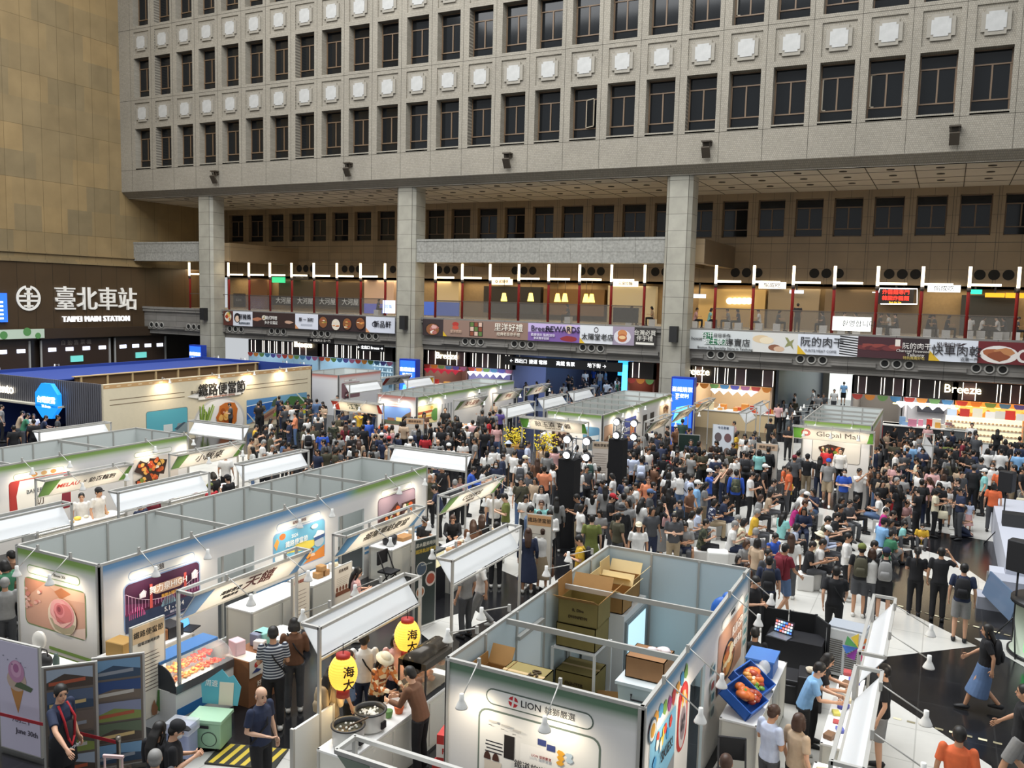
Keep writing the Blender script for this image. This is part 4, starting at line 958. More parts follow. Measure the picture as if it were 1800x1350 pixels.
G = [(440, 470, 5.6, 8.2, '#6b4a30', 'brown timber screen in the restaurant right of the first gallery posts'), (490, 560, 6.3, 8.2, '#3d3527', 'dark screen wall with plants in the left gallery bay'),
     (560, 640, 6.3, 8.1, '#51402c', 'dark timber wall behind the red lettered railing boards'), (640, 692, 5.6, 8.3, '#c9ab94', 'pale pink wall of the corner shop before the middle column'),
     (768, 806, 5.6, 8.3, '#d8c294', 'cream wall of the shop with shelves left in the middle bay'), (850, 915, 6.0, 8.0, '#29241d', 'black wall behind the first two yellow lampshades'),
     (915, 950, 6.0, 8.0, '#2b2620', 'black wall panel beside the glass kitchen'), (955, 1062, 6.0, 7.9, '#6e4e24', 'amber shelves of the noodle kitchen in the middle bay'),
     (1068, 1152, 5.6, 8.2, '#b9ad90', 'white tiled noodle shop at the right end of the middle bay'), (1228, 1345, 5.6, 8.1, '#c3a368', 'cream wall of the dumpling shop with round lamps'),
     (1350, 1440, 5.6, 8.2, '#8f7f66', 'beige wall of the shop with a shop curtain'), (1450, 1615, 5.6, 8.2, '#6e5c44', 'brown wall behind the red neon board'), (1690, 1790, 5.6, 8.0, '#2c2a26', 'dark kitchen front under the yellow canopy')]
for a, b, z0, z1, c_, lb in G: shopfront(a, b, 530, z0, z1, c_, label=lb)
# lit shop signs, letter boards and screens
def sign(px0, px1, py0, py1, Y, col, label, txt=None, tcol='#222222', size=None, emit=1.2, th=.12, name='lit_sign', bold=.01, cat='sign', dx=0, extra=()):
    x0, z1 = at_y(px0, py0, Y); x1, z0 = at_y(px1, py1, Y)
    _, z1 = at_y((px0 + px1) / 2, py0 + (py1 - py0) * 0, Y)
    cx = (x0 + x1) / 2
    r = MB().box(x0 - cx, x1 - cx, 0, th, z0, z1).build(name, mat(col, .4, emit=emit), None, (cx, Y, 0)); tag(r, label, cat)
    if txt: text(txt, (dx, -.012, (z0 + z1) / 2), size or (z1 - z0) * .6, mat(tcol, .5), r, bold=bold)
    if Y > 56 and z1 < 8.4: MB().box(-.05, .05, .05, .09, z1, 8.46).build('hanger', BLACK, r)
    for t in extra: text(t[0], (t[1], -.012, z0 + t[2]), t[3], mat(t[4], .5, emit=t[5] if len(t) > 5 else 0), r, bold=.01)
    return r
sign(864, 900, 490, 501, 56.14, '#f2e2bd', 'small cream lit shop sign left of the black wall in the middle bay', '◎ 貳師傅', '#7a5a3a', .26)
sign(1078, 1121, 494, 504, 56.14, '#f0e6cc', 'cream lit noodle shop sign hung at the right of the middle bay', '元家拉麵', '#6a4a3a', .26)
sign(1334, 1381, 496, 508, 56.14, '#f4efe4', 'white lit shop sign in black ink, left of the two alike', '愉成吃', '#3a2a22', .36)
sign(1631, 1688, 501, 514, 56.14, '#eef2f4', 'white lit shop sign lettered in black ink, right of the two alike', '愉成吃', '#2a2a2a', .36)
r = sign(1544, 1605, 506, 536, 56.14, '#1d1a18', 'black board with red neon characters in a white neon speech outline', None, emit=0, extra=(('炸醬麵專門', 0, .72, .3, '#e02a1f', 3.0), ('韓國炸醬麵', 0, .36, .3, '#e02a1f', 3.0), ('Bok Go Zip', 0, .12, .14, '#e0b030', 2.0)))
nb = MB(); nb.tube([(-1.3, -.05, 8.05), (-.95, -.05, 8.05), (-.9, -.05, 8.3), (1.15, -.05, 8.3), (1.2, -.05, 7.4), (-.8, -.05, 7.36)], .03, 6); nb.build('neon_outline', mat('#ffffff', .4, emit=3), r)
sign(1464, 1530, 557, 583, 48.4, '#eef0ea', 'white lit board with black brush script in front of the railing', '환영합니다', '#2a2a2a', .36, dx=.35)
sign(673, 693, 528, 551, 48.4, '#c9d6ee', 'pale blue lit board on the railing by the middle column', '珍珠', '#8fa0c0', .3)
sign(1703, 1726, 509, 517, 56.14, '#1fb8a0', 'turquoise lit box sign above the dark kitchen')
sign(1732, 1766, 515, 523, 56.14, '#e0a020', 'yellow lit canopy edge over the dark kitchen, left half', emit=.9); sign(1768, 1800, 515, 524, 56.14, '#e0a020', 'yellow lit canopy edge over the dark kitchen, right half', emit=.9)
sign(1218, 1240, 517, 524, 56.14, '#cfdcf0', 'small white blue lit sign just right of the third column')
sign(478, 500, 487, 497, 56.14, '#2fae74', 'green lit exit style sign in the left gallery bay'); sign(1388, 1412, 510, 516, 56.14, '#cfe0f4', 'small pale blue lit menu board in the right bay')
sign(512, 542, 482, 492, 56.14, '#2a2622', 'dark hanging name board in the left bay', '大河屋', '#8a8478', .28, emit=0)
for i, x0 in enumerate((476, 514, 553, 593)):
    sign(x0, x0 + 36, 521 + i * .8, 537 + i, 48.48, '#221c1a', f'black railing board with white brush characters, {ORD[i]} of four', '大河屋', '#e8e2d6', .5, emit=0, name='railing_board', dx=.25)
sign(410, 430, 516, 540, 48.48, '#241f1c', 'black railing board with a small round mark, beside the first column', '新品軒', '#8a8478', .2, emit=0, name='railing_board')
sign(1078, 1121, 541, 568, 48.48, '#2a2624', 'dark railing board with a bowl of noodles, right in the middle bay', None, emit=0, name='railing_board')
sign(745, 806, 531, 556, 55.8, '#3f5aa8', 'blue lit drinks counter behind the railing in the middle bay', emit=.5, name='lit_counter', cat='counter'); sign(640, 680, 534, 552, 55.8, '#5a62b8', 'blue lit drinks counter behind the pale pink wall', emit=.5, name='lit_counter', cat='counter')
for i, (px, py) in enumerate(((886, 522), (933, 522), (980, 523), (993, 523), (1030, 524), (1040, 524))):
    x, z = at_y(px, py, 54.5)
    r = empty('pendant_lamp', (x, 54.5, z + .3)); tag(r, f'yellow pendant lampshade over the gallery kitchen, {ORD[i]} from the left', 'lamp', 'yellow pendant lamps')
    MB().lathe([(.12, .28), (.24, -.3)], (0, 0, -.3), 10, 0, None, False).build('lamp_shade', mat((1, .68, .12), .5, emit=2.2), r); MB().tube([(0, 0, 0), (0, 0, 1.0)], .015, 5).build('cord', BLACK, r)
for i, px in enumerate((1281, 1290, 1298, 1307, 1315)):
    x, z = at_y(px, 529, 56.5); o = MB().lathe([(.22, 0), (.22, .08)], (0, 0, 0), 14, 0, (0, -1, 0)).build('round_lamp', mat((1, .93, .7), .4, emit=2.5), None, (x, 56.8, z)); tag(o, f'round glowing wall lamp in the dumpling shop, {ORD[i]} of five', 'lamp', 'round wall lamps')
ll = 0
for bay, xs in bays.items():
    for i, x in enumerate(xs[:-1]):
        ll += 1
        o = MB().box(x + .07, x + 1.4, 48.42, 48.52, 8.34, 8.45).build('strip_light', mat((1, .86, .6), .4, emit=3), None); tag(o, f'horizontal strip light after the {ORD[i]} post of the {bay} gallery bay', 'light', 'strip lights under the gallery ceiling')

# long printed banners along the gallery edge
def banner(px0, px1, col, label, texts=(), shapes=(), z0=4.52, z1=5.62, Y=48.24):
    py = 590
    x0, _ = at_y(px0, py, Y); x1, _ = at_y(px1, py, Y); W_ = x1 - x0; H_ = z1 - z0
    mb = MB().box(-W_ / 2, W_ / 2, 0, .03, z0, z1); r = mb.build('gallery_banner', mat(col, .5), None, ((x0 + x1) / 2, Y, 0)); tag(r, label, 'banner', 'printed banners along the gallery edge')
    if shapes:
        F = Face((-W_ / 2, 0, 0), (1, 0, 0), (0, -1, 0)); sm = MB(); cols = []
        for k, (pts, c_) in enumerate(shapes):
            if c_ not in cols: cols.append(c_)
            F.poly(sm, [(min(max(a, 0), 1) * W_, z0 + min(max(b, 0), 1) * H_) for a, b in pts], .004 + .0015 * k, cols.index(c_))
        sm.build('printed_picture', [mat(c, .5) for c in cols], r)
    for s_, a, b, size, c_, *bd in texts: text(s_, (-W_ / 2 + a * W_, -.045, z0 + b * H_), size, mat(c_, .5), r, bold=bd[0] if bd else .0)
    return r
def bowls(seed, n, cols, ry=.42, rx=.1):
    rng = random.Random(seed); out = []
    for i in range(n):
        cx, cy = (i + .5) / n + rng.uniform(-.03, .03), rng.uniform(.35, .65)
        out += [(ell(cx, cy, rx, ry, 14), '#2c211e'), (ell(cx, cy, rx * .88, ry * .86, 14), rng.choice(['#e2d8c6', '#8f5a36', '#c9b08a']))]
        for j in range(6): out.append((blob(rng, cx + rng.uniform(-rx, rx) * .5, cy + rng.uniform(-ry, ry) * .5, rx * .35, 6), rng.choice(cols)))
    return out
FO = ['#b5452c', '#d98a4a', '#efe0c4', '#7a8a3a', '#8a3a24', '#e0b060']
banner(393, 410, '#5a2f26', 'narrow dark food banner touching the first column', shapes=bowls(1, 1, FO, .4, .4))
banner(410, 444, '#dfe1e8', 'white banner lettered 阿豬媽 near the first column', [('阿豬媽', .62, .62, .42, '#2a2a30', .02), ('韓式烤肉豆腐煲', .6, .2, .16, '#55606a')], [(ell(.22, .55, .17, .34, 14), '#241f22'), (ell(.22, .48, .11, .22, 14), '#e8c9b0')])
banner(444, 519, '#3a2a26', 'dark banner of grilled meat and white lettering in the left bay', [('韓式料理', .45, .62, .3, '#f0ece4', .02), ('多汁又滿足', .45, .3, .26, '#f0ece4', .02)], [(blob(random.Random(5), .1, .5, .12, 9), '#b8795a')] + bowls(2, 2, FO, .2, .06)[0:8] + [(blob(random.Random(6), .85, .4, .1, 9), '#c9a28a')])
banner(519, 559, '#dfe1ea', 'white banner with small black characters and a drawn train', [('豚 一 浜町', .5, .62, .3, '#2c2c32', .01)], [([(.25, .2), (.75, .2), (.75, .34), (.25, .34)], '#b9bcc6'), ([(0, 0), (.16, 0), (0, .3)], '#d99a6a')])
banner(559, 643, '#37292a', 'dark banner of four noodle bowls', [], bowls(3, 4, FO))
banner(643, 694, '#d9dce6', 'white banner lettered 新品軒 before the middle column', [('新品軒', .58, .52, .5, '#2c2c34', .02)], [(ell(.3, .52, .09, .18, 12), '#3a3a42'), (ell(.3, .5, .06, .12, 12), '#d9dce6'), ([(0, 0), (.14, 0), (0, .3)], '#d99a6a')])
banner(743, 779, '#3a2f30', 'dark banner with a dessert plate right of the middle column', [], bowls(4, 1, ['#d8a8a0', '#b06a60', '#efe4d8'], .4, .36))
banner(779, 928, '#8f7466', 'brown banner with a boxed pastry set and pale characters', [('里洋好禮', .78, .66, .52, '#f4ecdc', .02), ('經典老街伴手禮', .78, .28, .24, '#e6dac6'), ('里洋烘焙', .16, .3, .22, '#d9b8a0')],
       [(ell(.15, .75, .04, .14, 12), '#b0382f'), (ell(.15, .55, .04, .12, 12), '#c4523f')] + [([(.32, .08), (.48, .08), (.48, .92), (.32, .92)], '#2f2420')] + [([(.33 + .05 * i, .12 + .27 * j), (.37 + .05 * i, .12 + .27 * j), (.37 + .05 * i, .36 + .27 * j), (.33 + .05 * i, .36 + .27 * j)], ['#8a4a34', '#d9b8a4', '#5f7a3f'][(i + j) % 3]) for i in range(3) for j in range(3)] + [([(0, 0), (.05, 0), (0, .3)], '#d8b02c')])
banner(928, 1019, '#7a5a9c', 'purple banner reading REWARDS with a figure in red', [('Breeze', .26, .7, .5, '#2f2440', .0), ('REWARDS', .68, .7, .5, '#241c34', .02), ('歡慶週年 點數加倍', .3, .34, .2, '#efe6f6'), ('會員獨享回饋', .27, .15, .18, '#efe6f6')],
       [([(0, .5), (.5, .6), (1, .7), (1, 1), (0, 1)], '#c4b0dc'), (blob(random.Random(3), .8, .2, .16, 10, .1), '#8e2f34'), (ell(.8, .68, .06, .2, 12), '#e0b8a2'), (ell(.8, .84, .07, .12, 12), '#d8c9a8')])
banner(1019, 1077, '#dcdde0', 'white banner lettered 太陽堂老店 with a round seal', [('太陽堂老店', .55, .36, .42, '#2c2a2a', .01)], [(ell(.5, .76, .07, .16, 14), '#4a4648'), (ell(.5, .76, .045, .1, 14), '#dcdde0'), ([(0, 0), (.16, 0), (0, .32)], '#d8b02c')])
banner(1077, 1115, '#9c8fa0', 'mauve banner with pastries on a plate', [], [(ell(.45, .45, .4, .38, 16), '#d9d4d8'), (ell(.45, .62, .22, .22, 14), '#c9844f'), (ell(.45, .38, .22, .22, 14), '#b0603a'), (ell(.45, .42, .16, .1, 12), '#e6c08a')])
banner(1115, 1153, '#36322f', 'dark banner lettered 台灣必買伴手禮 left of the third column', [('台灣必買', .5, .7, .34, '#e9e4d8', .01), ('伴手禮', .5, .4, .34, '#e9e4d8', .01)], [([(.08, .08), (.92, .08), (.92, .2), (.08, .2)], '#e9e4d8')])
banner(1211, 1323, '#cfd2d0', 'pale banner about Boston pies right of the third column', [('台中', .3, .72, .36, '#f2f4f0', .02), ('日日手作', .53, .74, .24, '#3a3a38'), ('波士頓派', .45, .4, .36, '#f2f4f0', .02), ('專賣店', .78, .4, .46, '#2f2f2e', .01), ('Boston Pie Specialty Store in Taichung', .58, .1, .2, '#3a3a38'), ('gen house', .07, .55, .26, '#3a3a38')],
       [([(.22, .56), (.38, .56), (.38, .88), (.22, .88)], '#3f7a58'), ([(.29, .26), (.62, .26), (.62, .56), (.29, .56)], '#3f7a58')])
banner(1323, 1403, '#d6d4ce', 'pale banner with halved loaves and a leaping figure', [], [(ell(.2, .66, .2, .2, 14), '#d9c09a'), (ell(.32, .6, .16, .18, 14), '#e6d6b8'), (ell(.5, .26, .14, .16, 12), '#8a5a42'), (ell(.6, .2, .12, .14, 12), '#cfae92'), ([(.72, .3), (.78, .55), (.72, .8), (.78, .78), (.83, .6), (.92, .72), (.88, .5), (.92, .2), (.84, .4)], '#8a8a5a')])
banner(1403, 1477, '#dcdfe6', 'white banner lettered 阮的肉干 with a yellow corner', [('阮的肉干', .58, .6, .56, '#26262a', .02), ('YUNTE MEAT COME', .55, .2, .18, '#6a6a70')], [([(0, 0), (.22, 0), (0, .45)], '#d8b02c')])
banner(1477, 1509, '#e2e2e4', 'black and white striped banner piece beside the meat picture', [], [([(0, .1 + .12 * i), (1, .02 + .12 * i), (1, .07 + .12 * i), (0, .16 + .12 * i)], '#1e1e20') for i in range(8)])
banner(1509, 1635, '#45242a', 'maroon banner of charcoal grilled meat strips', [('阮的肉干', .83, .62, .34, '#ece6de', .02), ('Charcoal Firewood', .78, .4, .2, '#ece6de'), ('Tailunny', .82, .22, .24, '#ece6de'), ('特別推薦好吃', .8, .07, .17, '#d8c06a')],
       [(blob(random.Random(i), .1 + .06 * i, .5 + .06 * math.sin(i * 2), .12, 8), ['#6e2f30', '#8a4038', '#5a2428'][i % 3]) for i in range(8)] + [([(.7, 0), (1, 0), (1, 1), (.62, 1)], '#2c2022'), ([(.53, .6), (.6, .6), (.6, .92), (.53, .92)], '#e6dcd0')])
banner(1635, 1721, '#dde1e8', 'white banner lettered KURICHE 快車肉乾 at the right', [('KURICHE', .4, .78, .26, '#3a2a2c', .03), ('快車肉乾', .56, .48, .56, '#2c2628', .03), ('近東一門', .84, .14, .2, '#4a4a4a')], [([(0, 0), (.24, 0), (0, .5)], '#d8b02c'), ([(.6, .74), (.7, .86), (.78, .86), (.66, .74)], '#3a2a2c')])
banner(1721, 1812, '#6e2226', 'deep red banner of jerky slices on an oval white plate', [], [(ell(.42, .42, .38, .4, 20), '#e9e2da'), (blob(random.Random(8), .3, .5, .2, 9), '#a8623c'), (blob(random.Random(9), .52, .52, .22, 9), '#c08252'), (blob(random.Random(2), .4, .36, .2, 9), '#8f4c2e'), (ell(.9, .4, .14, .3, 14), '#e9e2da'), (ell(.92, .4, .1, .2, 12), '#7a2a2e')])
for i, (x, s_) in enumerate(((-57.2, 0), (-51.0, 1), (-32.7, 2), (-14.3, 3))):
    if s_ == 0: continue
    o = MB().box(-.22, .22, -.42, -.02, -.45, .45).box(-.04, .04, -.1, .1, -.2, .2).build('column_speaker', mat('#1c1b1b', .6), None, (x + .55, 47.3, 5.35)); tag(o, f'black loudspeaker strapped to the {ORD[s_ - 1]} column from the station name wall', 'loudspeaker', 'loudspeakers on the columns')

# station name on the left wall
r = empty('station_sign', (-58.6, 43, 0)); tag(r, 'white station name in brush characters and latin letters with a round emblem', 'sign')
lw_ = mat('#d9d6cf', .4, emit=.25)
def L_(y, z): return (.06, y - 43, z)
YD = (0, 1, 0)
text('臺北車站', L_(44.1, 6.15), 1.9, lw_, r, YD, (0, 0, 1), bold=.003, depth=.08, sx=.95, spacing=1.0)
text('TAIPEI MAIN STATION', L_(44.05, 4.72), .6, mat('#ffffff', .4, emit=.7), r, YD, (0, 0, 1), depth=.08, sx=.88, spacing=1.12)
em = MB(); cy, cz = 38.55 - 43, 6.28
def ring(r0, r1, a0, a1, k=26):
    for i in range(k):
        t0, t1 = a0 + (a1 - a0) * i / k, a0 + (a1 - a0) * (i + 1) / k
        em.slab([(.02, cy + rr * math.cos(t), cz + rr * math.sin(t)) for rr, t in ((r0, t0), (r1, t0), (r1, t1), (r0, t1))], (1, 0, 0), .07)
ring(.74, .9, PI / 2 + .22, PI / 2 + 2 * PI - .22)
for y0, y1, z0, z1 in ((-.78, -.2, .06, .2), (.2, .78, .06, .2), (-.78, .78, -.26, -.12), (-.11, .11, -.7, .62), (-.22, .22, .56, .72), (-.34, .34, -.62, -.5), (-.3, .3, .24, .36)): em.box(.02, .09, cy + y0, cy + y1, cz + z0, cz + z1)
em.build('emblem', lw_, r)
o = MB().box(-58.6, -58.4, 34.6, 36.9, 4.6, 6.6).build('departure_screen', mat('#2a62d8', .4, emit=1.1)); tag(o, 'blue lit departure screen at the left edge of the station name wall', 'screen')
sc = MB()
for i in range(5): sc.box(-58.4, -58.39, 35.0, 36.6, 4.8 + i * .28, 4.92 + i * .28)
sc.build('screen_text', mat('#ffffff', .4, emit=1.5), o)
o = MB().box(-58.2, -58.14, 33.5, 39.4, 3.42, 4.08).build('wall_banner', mat('#cfe0cc', .5)); tag(o, 'pale green and white banner on the ledge below the emblem', 'banner')
gb = MB(); FW = Face((-58.14, 33.5, 0), (0, 1, 0), (1, 0, 0))
for i, (u, z, rr) in enumerate(((2.9, 3.7, .28), (4.6, 3.9, .3), (5.4, 3.6, .22))): FW.poly(gb, ell(u, z, rr, rr), .01, 0)
gb.build('printed_disc', mat('#5f9a5a', .5), o)
# ticket machines in the dark wall below
def LW(py_, px_): return at_x(px_, py_, -58.9)
for i, (y0, y1) in enumerate(((33.2, 38.6), (39.6, 45.2), (45.8, 50.6))):
    r = empty('ticket_counter', (-58.95, (y0 + y1) / 2, 0)); tag(r, f'dark ticket machine front with lit windows under the name wall, {ORD[i]} from the left', 'ticket counter', 'ticket machine fronts'); h = (y1 - y0) / 2
    MB().box(-.1, .1, -h, h, 0, 3.3).build('housing', mat('#3b2d24', .35), r)
    MB().box(.1, .16, -h, h, .0, 1.05).build('counter_front', mat('#c9ced2', .5), r); MB().box(.1, .2, -h - .12, -h, 0, 3.2).box(.1, .2, h, h + .12, 0, 3.2).build('metal_post', ALU, r)
    for k in range(4):
        y = -h + (k + .6) * 2 * h / 4; MB().box(.1, .14, y - .3, y + .3, 2.35, 2.62).build('lit_window', mat('#dfe6ff', .4, emit=2.2), r)
    MB().box(.1, .2, -.5, .5, 1.5, 1.95).build('screen', mat('#5fb0a8', .4, emit=.8), r)
text('自 動 售 票 機', (-58.82, 42.4, 2.95), .42, mat('#8d8378', .5), None, YD, (0, 0, 1)).name = 'machine_lettering'
bpy.data.objects['machine_lettering'].parent = bpy.data.objects['ticket_counter.001']; bpy.data.objects['machine_lettering'].matrix_parent_inverse = Matrix.Translation((58.95, -42.4, 0))
bpy.data.objects['machine_lettering'].name = 'lettering'
area_light('ticket_light', (-57.6, 42, 3.2), 1.0, 14, 30, (.8, .85, 1))
# ------------------------------------------------------------------ ground floor shops under the gallery
struct(gbox('wall_arcade', -58.7, 14, 70, 70.2, 0, 3.6, mat('#5a564f', .6)), 'rear wall of the ground floor arcade')
def shop(px0, px1, wall, name_, label, lc, power, depth=5.0, header=True, Y=49.6, wemit=0):
    x0, _ = at_y(px0, 640, Y); x1, _ = at_y(px1, 640, Y); cx = (x0 + x1) / 2; w = (x1 - x0) / 2
    r = empty('shop_unit', (cx, Y, 0)); tag(r, label, 'shop', 'shops under the gallery')
    MB().box(-w, w, depth, depth + .1, 0, 3.4).box(-w, -w + .1, 0, depth, 0, 3.4).box(w - .1, w, 0, depth, 0, 3.4).build('room_wall', mat(wall, .6, emit=wemit), r)
    if header:
        MB().box(-w, w, 0, .3, 2.45, 3.45).build('header', mat('#2b2522', .45), r)
        rng = random.Random(int(px0)); lm = MB(); hp = MB(); u = -w + .3
        while u < w - .4:
            g = rng.choice((.35, .5, .9, 1.3)); lm.box(u, u + .03, -.03, 0, 2.5, 3.4); lm.box(min(u + g * .45, w), min(u + g * .45, w) + .035, -.03, 0, 2.5, 3.4)
            if g > .8: hp.box(u + .05, min(u + g * .45, w), -.015, 0, 2.5, 3.4)
            u += g + .25
        lm.build('led_strip', mat((1, .95, .85), .4, emit=1.5), r)
        if hp.v: hp.build('header_panel', mat('#5d4a4c', .4), r)
        sb = MB(); sc_ = ['#b8463c', '#d98a3a', '#6f9a58', '#4f86b0', '#5a58a8', '#a8688c']
        n = max(2, int(2 * w / .55))
        for i in range(n):
            c0 = -w + (i + .5) * 2 * w / n; sb.add([(c0 + .27 * math.cos(PI + PI * k / 8), -.1, 2.44 + .3 * math.sin(PI + PI * k / 8)) for k in range(9)], [tuple(range(9))], i % 6)
        sb.build('bunting', [mat(c, .6) for c in sc_], r)
    area_light('shop_ceiling_light', (cx, Y + depth * .45, 3.3), w * 1.5, depth * .6, power * 1.6, lc)
    return r, cx, w
SH = {}
for k, a in dict(a=(437, 560, '#a7c0cf', 'glass_shop', 'cool white shop with cabinets left of the middle column', (.8, .92, 1), 90), b=(562, 692, '#a9c4d4', 'shelf_shop', 'cool white shop with bottle shelves beside the middle column', (.78, .92, 1), 110),
              c=(746, 822, '#8a6a64', 's', 'shop with a red scalloped awning right of the middle column', (1, .85, .7), 60), d=(824, 903, '#8c8fb4', 's', 'shop with pink neon goods and a white awning', (.9, .8, 1), 70),
              e=(1104, 1152, '#7a4a40', 's', 'dim red lit shop left of the third column', (1, .7, .55), 40), f=(1214, 1360, '#bca78e', 's', 'bright bakery shop under lit lettering right of the third column', (1, .88, .68), 150),
              g=(1500, 1590, '#8d8a88', 's', 'grey fronted shop beside the right corridor', (1, .92, .8), 60), h=(1592, 1682, '#b2b2b6', 's', 'pale kiosk with a glowing frame beneath the white scalloped awning', (1, .95, .9), 110), i=(1684, 1812, '#c98a3e', 's', 'amber walled pastry shop at the right edge', (1, .8, .5), 150)).items():
    SH[k] = shop(*a)
def shoptext(k, s_, px, py, size, col, emit):
    r, cx, w = SH[k]; x, z = at_y(px, py, 49.5); text(s_, (x - cx, -.12, z), size, mat(col, .4, emit=emit), r, depth=.04)
for k, px, py in (('a', 533, 606), ('c', 785, 626), ('f', 1222, 653), ('i', 1692, 685)): shoptext(k, 'Breeze', px, py, .62, (1, .88, .6), 3)
# goods, counters and small signs in the shops
def shop_item(k, name, label, cat, x0, x1, y0, y1, z0, z1, col, emit=0, group=None):
    r, cx, w = SH[k]; o = MB().box(x0, x1, y0, y1, z0, z1).build(name, mat(col, .5, emit=emit), None, (cx, 49.6, 0)); tag(o, label, cat, group); bevel(o, .02, 1); return o
def awn_small(k, label, a, b, col, emit=.0):
    r, cx, w = SH[k]; mb = MB(); n = max(3, int((b - a) / .5)); mb.box(a, b, -.55, .1, 2.12, 2.2)
    for i in range(n):
        c0 = a + (i + .5) * (b - a) / n; mb.slab([(c0 - (b - a) / n / 2, -.55, 2.16), (c0, -.56, 1.9), (c0 + (b - a) / n / 2, -.55, 2.16)], (0, -1, 0), .02)
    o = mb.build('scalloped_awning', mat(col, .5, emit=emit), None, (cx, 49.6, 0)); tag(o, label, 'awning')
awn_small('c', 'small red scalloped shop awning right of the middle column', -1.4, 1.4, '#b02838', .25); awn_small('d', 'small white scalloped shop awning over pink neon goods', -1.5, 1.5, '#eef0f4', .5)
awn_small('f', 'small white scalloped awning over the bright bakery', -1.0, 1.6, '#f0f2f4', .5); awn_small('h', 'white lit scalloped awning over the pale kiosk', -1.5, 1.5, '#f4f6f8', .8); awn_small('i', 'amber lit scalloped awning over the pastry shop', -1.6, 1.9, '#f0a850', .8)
def counter(k, label, a, b, y0, y1, h, col, top='#e4e2dc', goods=0, gcols=(), seed=1):
    r, cx, w = SH[k]; q = empty('shop_counter', (cx + (a + b) / 2, 49.6 + (y0 + y1) / 2, 0)); tag(q, label, 'counter'); wx, wy = (b - a) / 2, (y1 - y0) / 2
    MB().box(-wx, wx, -wy, wy, 0, h).build('body', mat(col, .5), q); MB().box(-wx - .04, wx + .04, -wy - .04, wy + .04, h, h + .05).build('top', mat(top, .4), q)
    rng = random.Random(seed)
    for i in range(goods):
        x, y = rng.uniform(-wx + .15, wx - .15), rng.uniform(-wy + .1, wy - .1); s = rng.uniform(.1, .22); hh = rng.uniform(.12, .42)
        o = MB().box(-s, s, -s * .7, s * .7, 0, hh).build('goods_box', mat(rng.choice(gcols), .5), None, (q.location.x + x, q.location.y + y, h + .05), (0, 0, rng.uniform(-.2, .2)))
        tag(o, f'small packed box, {ORD[i] if i < 12 else str(i + 1) + "th"} of those on the {label.split(" ", 1)[1]}', 'goods', 'goods on the ' + ' '.join(label.split()[:6]))
GC = ('#e8e2d6', '#c23a32', '#d9a24a', '#7fa0c0', '#f4f2ee', '#8a5a3a', '#d8c04a', '#d98aa0')
counter('a', 'white cabinet counter in the cool shop', -2.0, 2.2, .3, 1.2, 1.1, '#c4d2da'); counter('b', 'white cabinet before the bottle shelves', -2.2, 2.0, .4, 1.3, 1.1, '#c9d6dc')
counter('c', 'dark counter under the red awning', -1.6, 1.6, -.4, .5, 1.1, '#5a4a48', goods=6, gcols=GC, seed=3); counter('d', 'pink lit counter under the white awning', -1.7, 1.7, -.4, .5, 1.1, '#c9b0cc', goods=6, gcols=GC, seed=4)
counter('f', 'cream bakery counter piled with goods', -1.8, 2.8, -1.2, -.2, 1.0, '#cdb58c', goods=18, gcols=('#c8562e', '#e0a050', '#f0dcb0', '#b0302a', '#e8e2d6', '#d98a3a'), seed=5)
counter('h', 'black fronted kiosk counter with packed goods', -2.0, 1.9, -1.6, -.6, 1.05, '#232326', goods=14, gcols=GC, seed=6); counter('g', 'red draped display counter by the corridor', -1.4, 1.3, -1.2, -.4, 1.05, '#a8272a', goods=8, gcols=GC, seed=7)
r, cx, w = SH['i']; q = empty('pastry_case', (cx - .3, 48.4, 0)); tag(q, 'glowing glass pastry case with four shelves at the right', 'display case'); MB().box(-1.7, 1.7, -.4, .4, 0, .5).build('base', WHITE, q); MB().box(-1.7, 1.7, .36, .4, .5, 1.75).build('back_panel', mat((1, .86, .55), .5, emit=.9), q)
sh = MB(); ps = MB(); rng = random.Random(8)
for i in range(4):
    sh.box(-1.7, 1.7, -.36, .36, .55 + i * .3, .57 + i * .3)
    for j in range(20): ps.ball((-1.6 + j * .168, -.2, .62 + i * .3), (.06, .09, .05), 6, 4)
sh.build('shelf', mat('#e8e0c8', .4), q); pp = ps.build('pastries', mat('#d9a050', .6), q); pp['kind'] = 'stuff'
MB().box(-1.72, 1.72, -.41, -.4, .5, 1.75).build('glass_front', glass_mat('clear_glass', '#dfe8ea', .12, .02), q)
for i, (a, c_) in enumerate(((-1.5, '#cfe0f0'), (-.9, '#c23a32'), (-.3, '#e8e0c8'), (.3, '#f0ece4'), (.75, '#d8d4c8'), (1.2, '#d83a2c'), (1.7, '#e8e4da'))):
    o = MB().box(-.22, .22, 0, .02, 0, .34 + .06 * (i % 3)).build('price_card', mat(c_, .5, emit=.15), None, (cx - .3 + a * .95, 48.5, 1.76), (-.1, 0, 0)); tag(o, f'printed card standing on the glowing pastry case, {ORD[i]} from the left', 'card', 'cards on the pastry case')
shop_item('h', 'menu_screen', 'dark menu screen inside the pale kiosk', 'screen', -.6, .8, 4.6, 4.8, 1.2, 2.0, '#2a2c34'); shop_item('h', 'glow_frame', 'glowing yellow rectangular frame of the pale kiosk', 'light', -1.7, 1.7, .1, .16, 2.02, 2.08, (1, .8, .3), 4)
r, cx, w = SH['b']; bs = MB(); rng = random.Random(2); 
q = empty('bottle_shelf', (cx + .4, 53.9, 0)); tag(q, 'lit wall shelf filled with pale bottles', 'shelf')
for i in range(6): bs.box(-2.0, 2.0, -.15, .15, .4 + i * .4, .43 + i * .4)
bs.build('shelf_board', WHITE, q); bt = MB()
for i in range(6):
    for j in range(16):
        if rng.random() < .8: bt.lathe([(.05, 0), (.05, .18), (.02, .24)], (-1.85 + j * .245, 0, .43 + i * .4), 6)
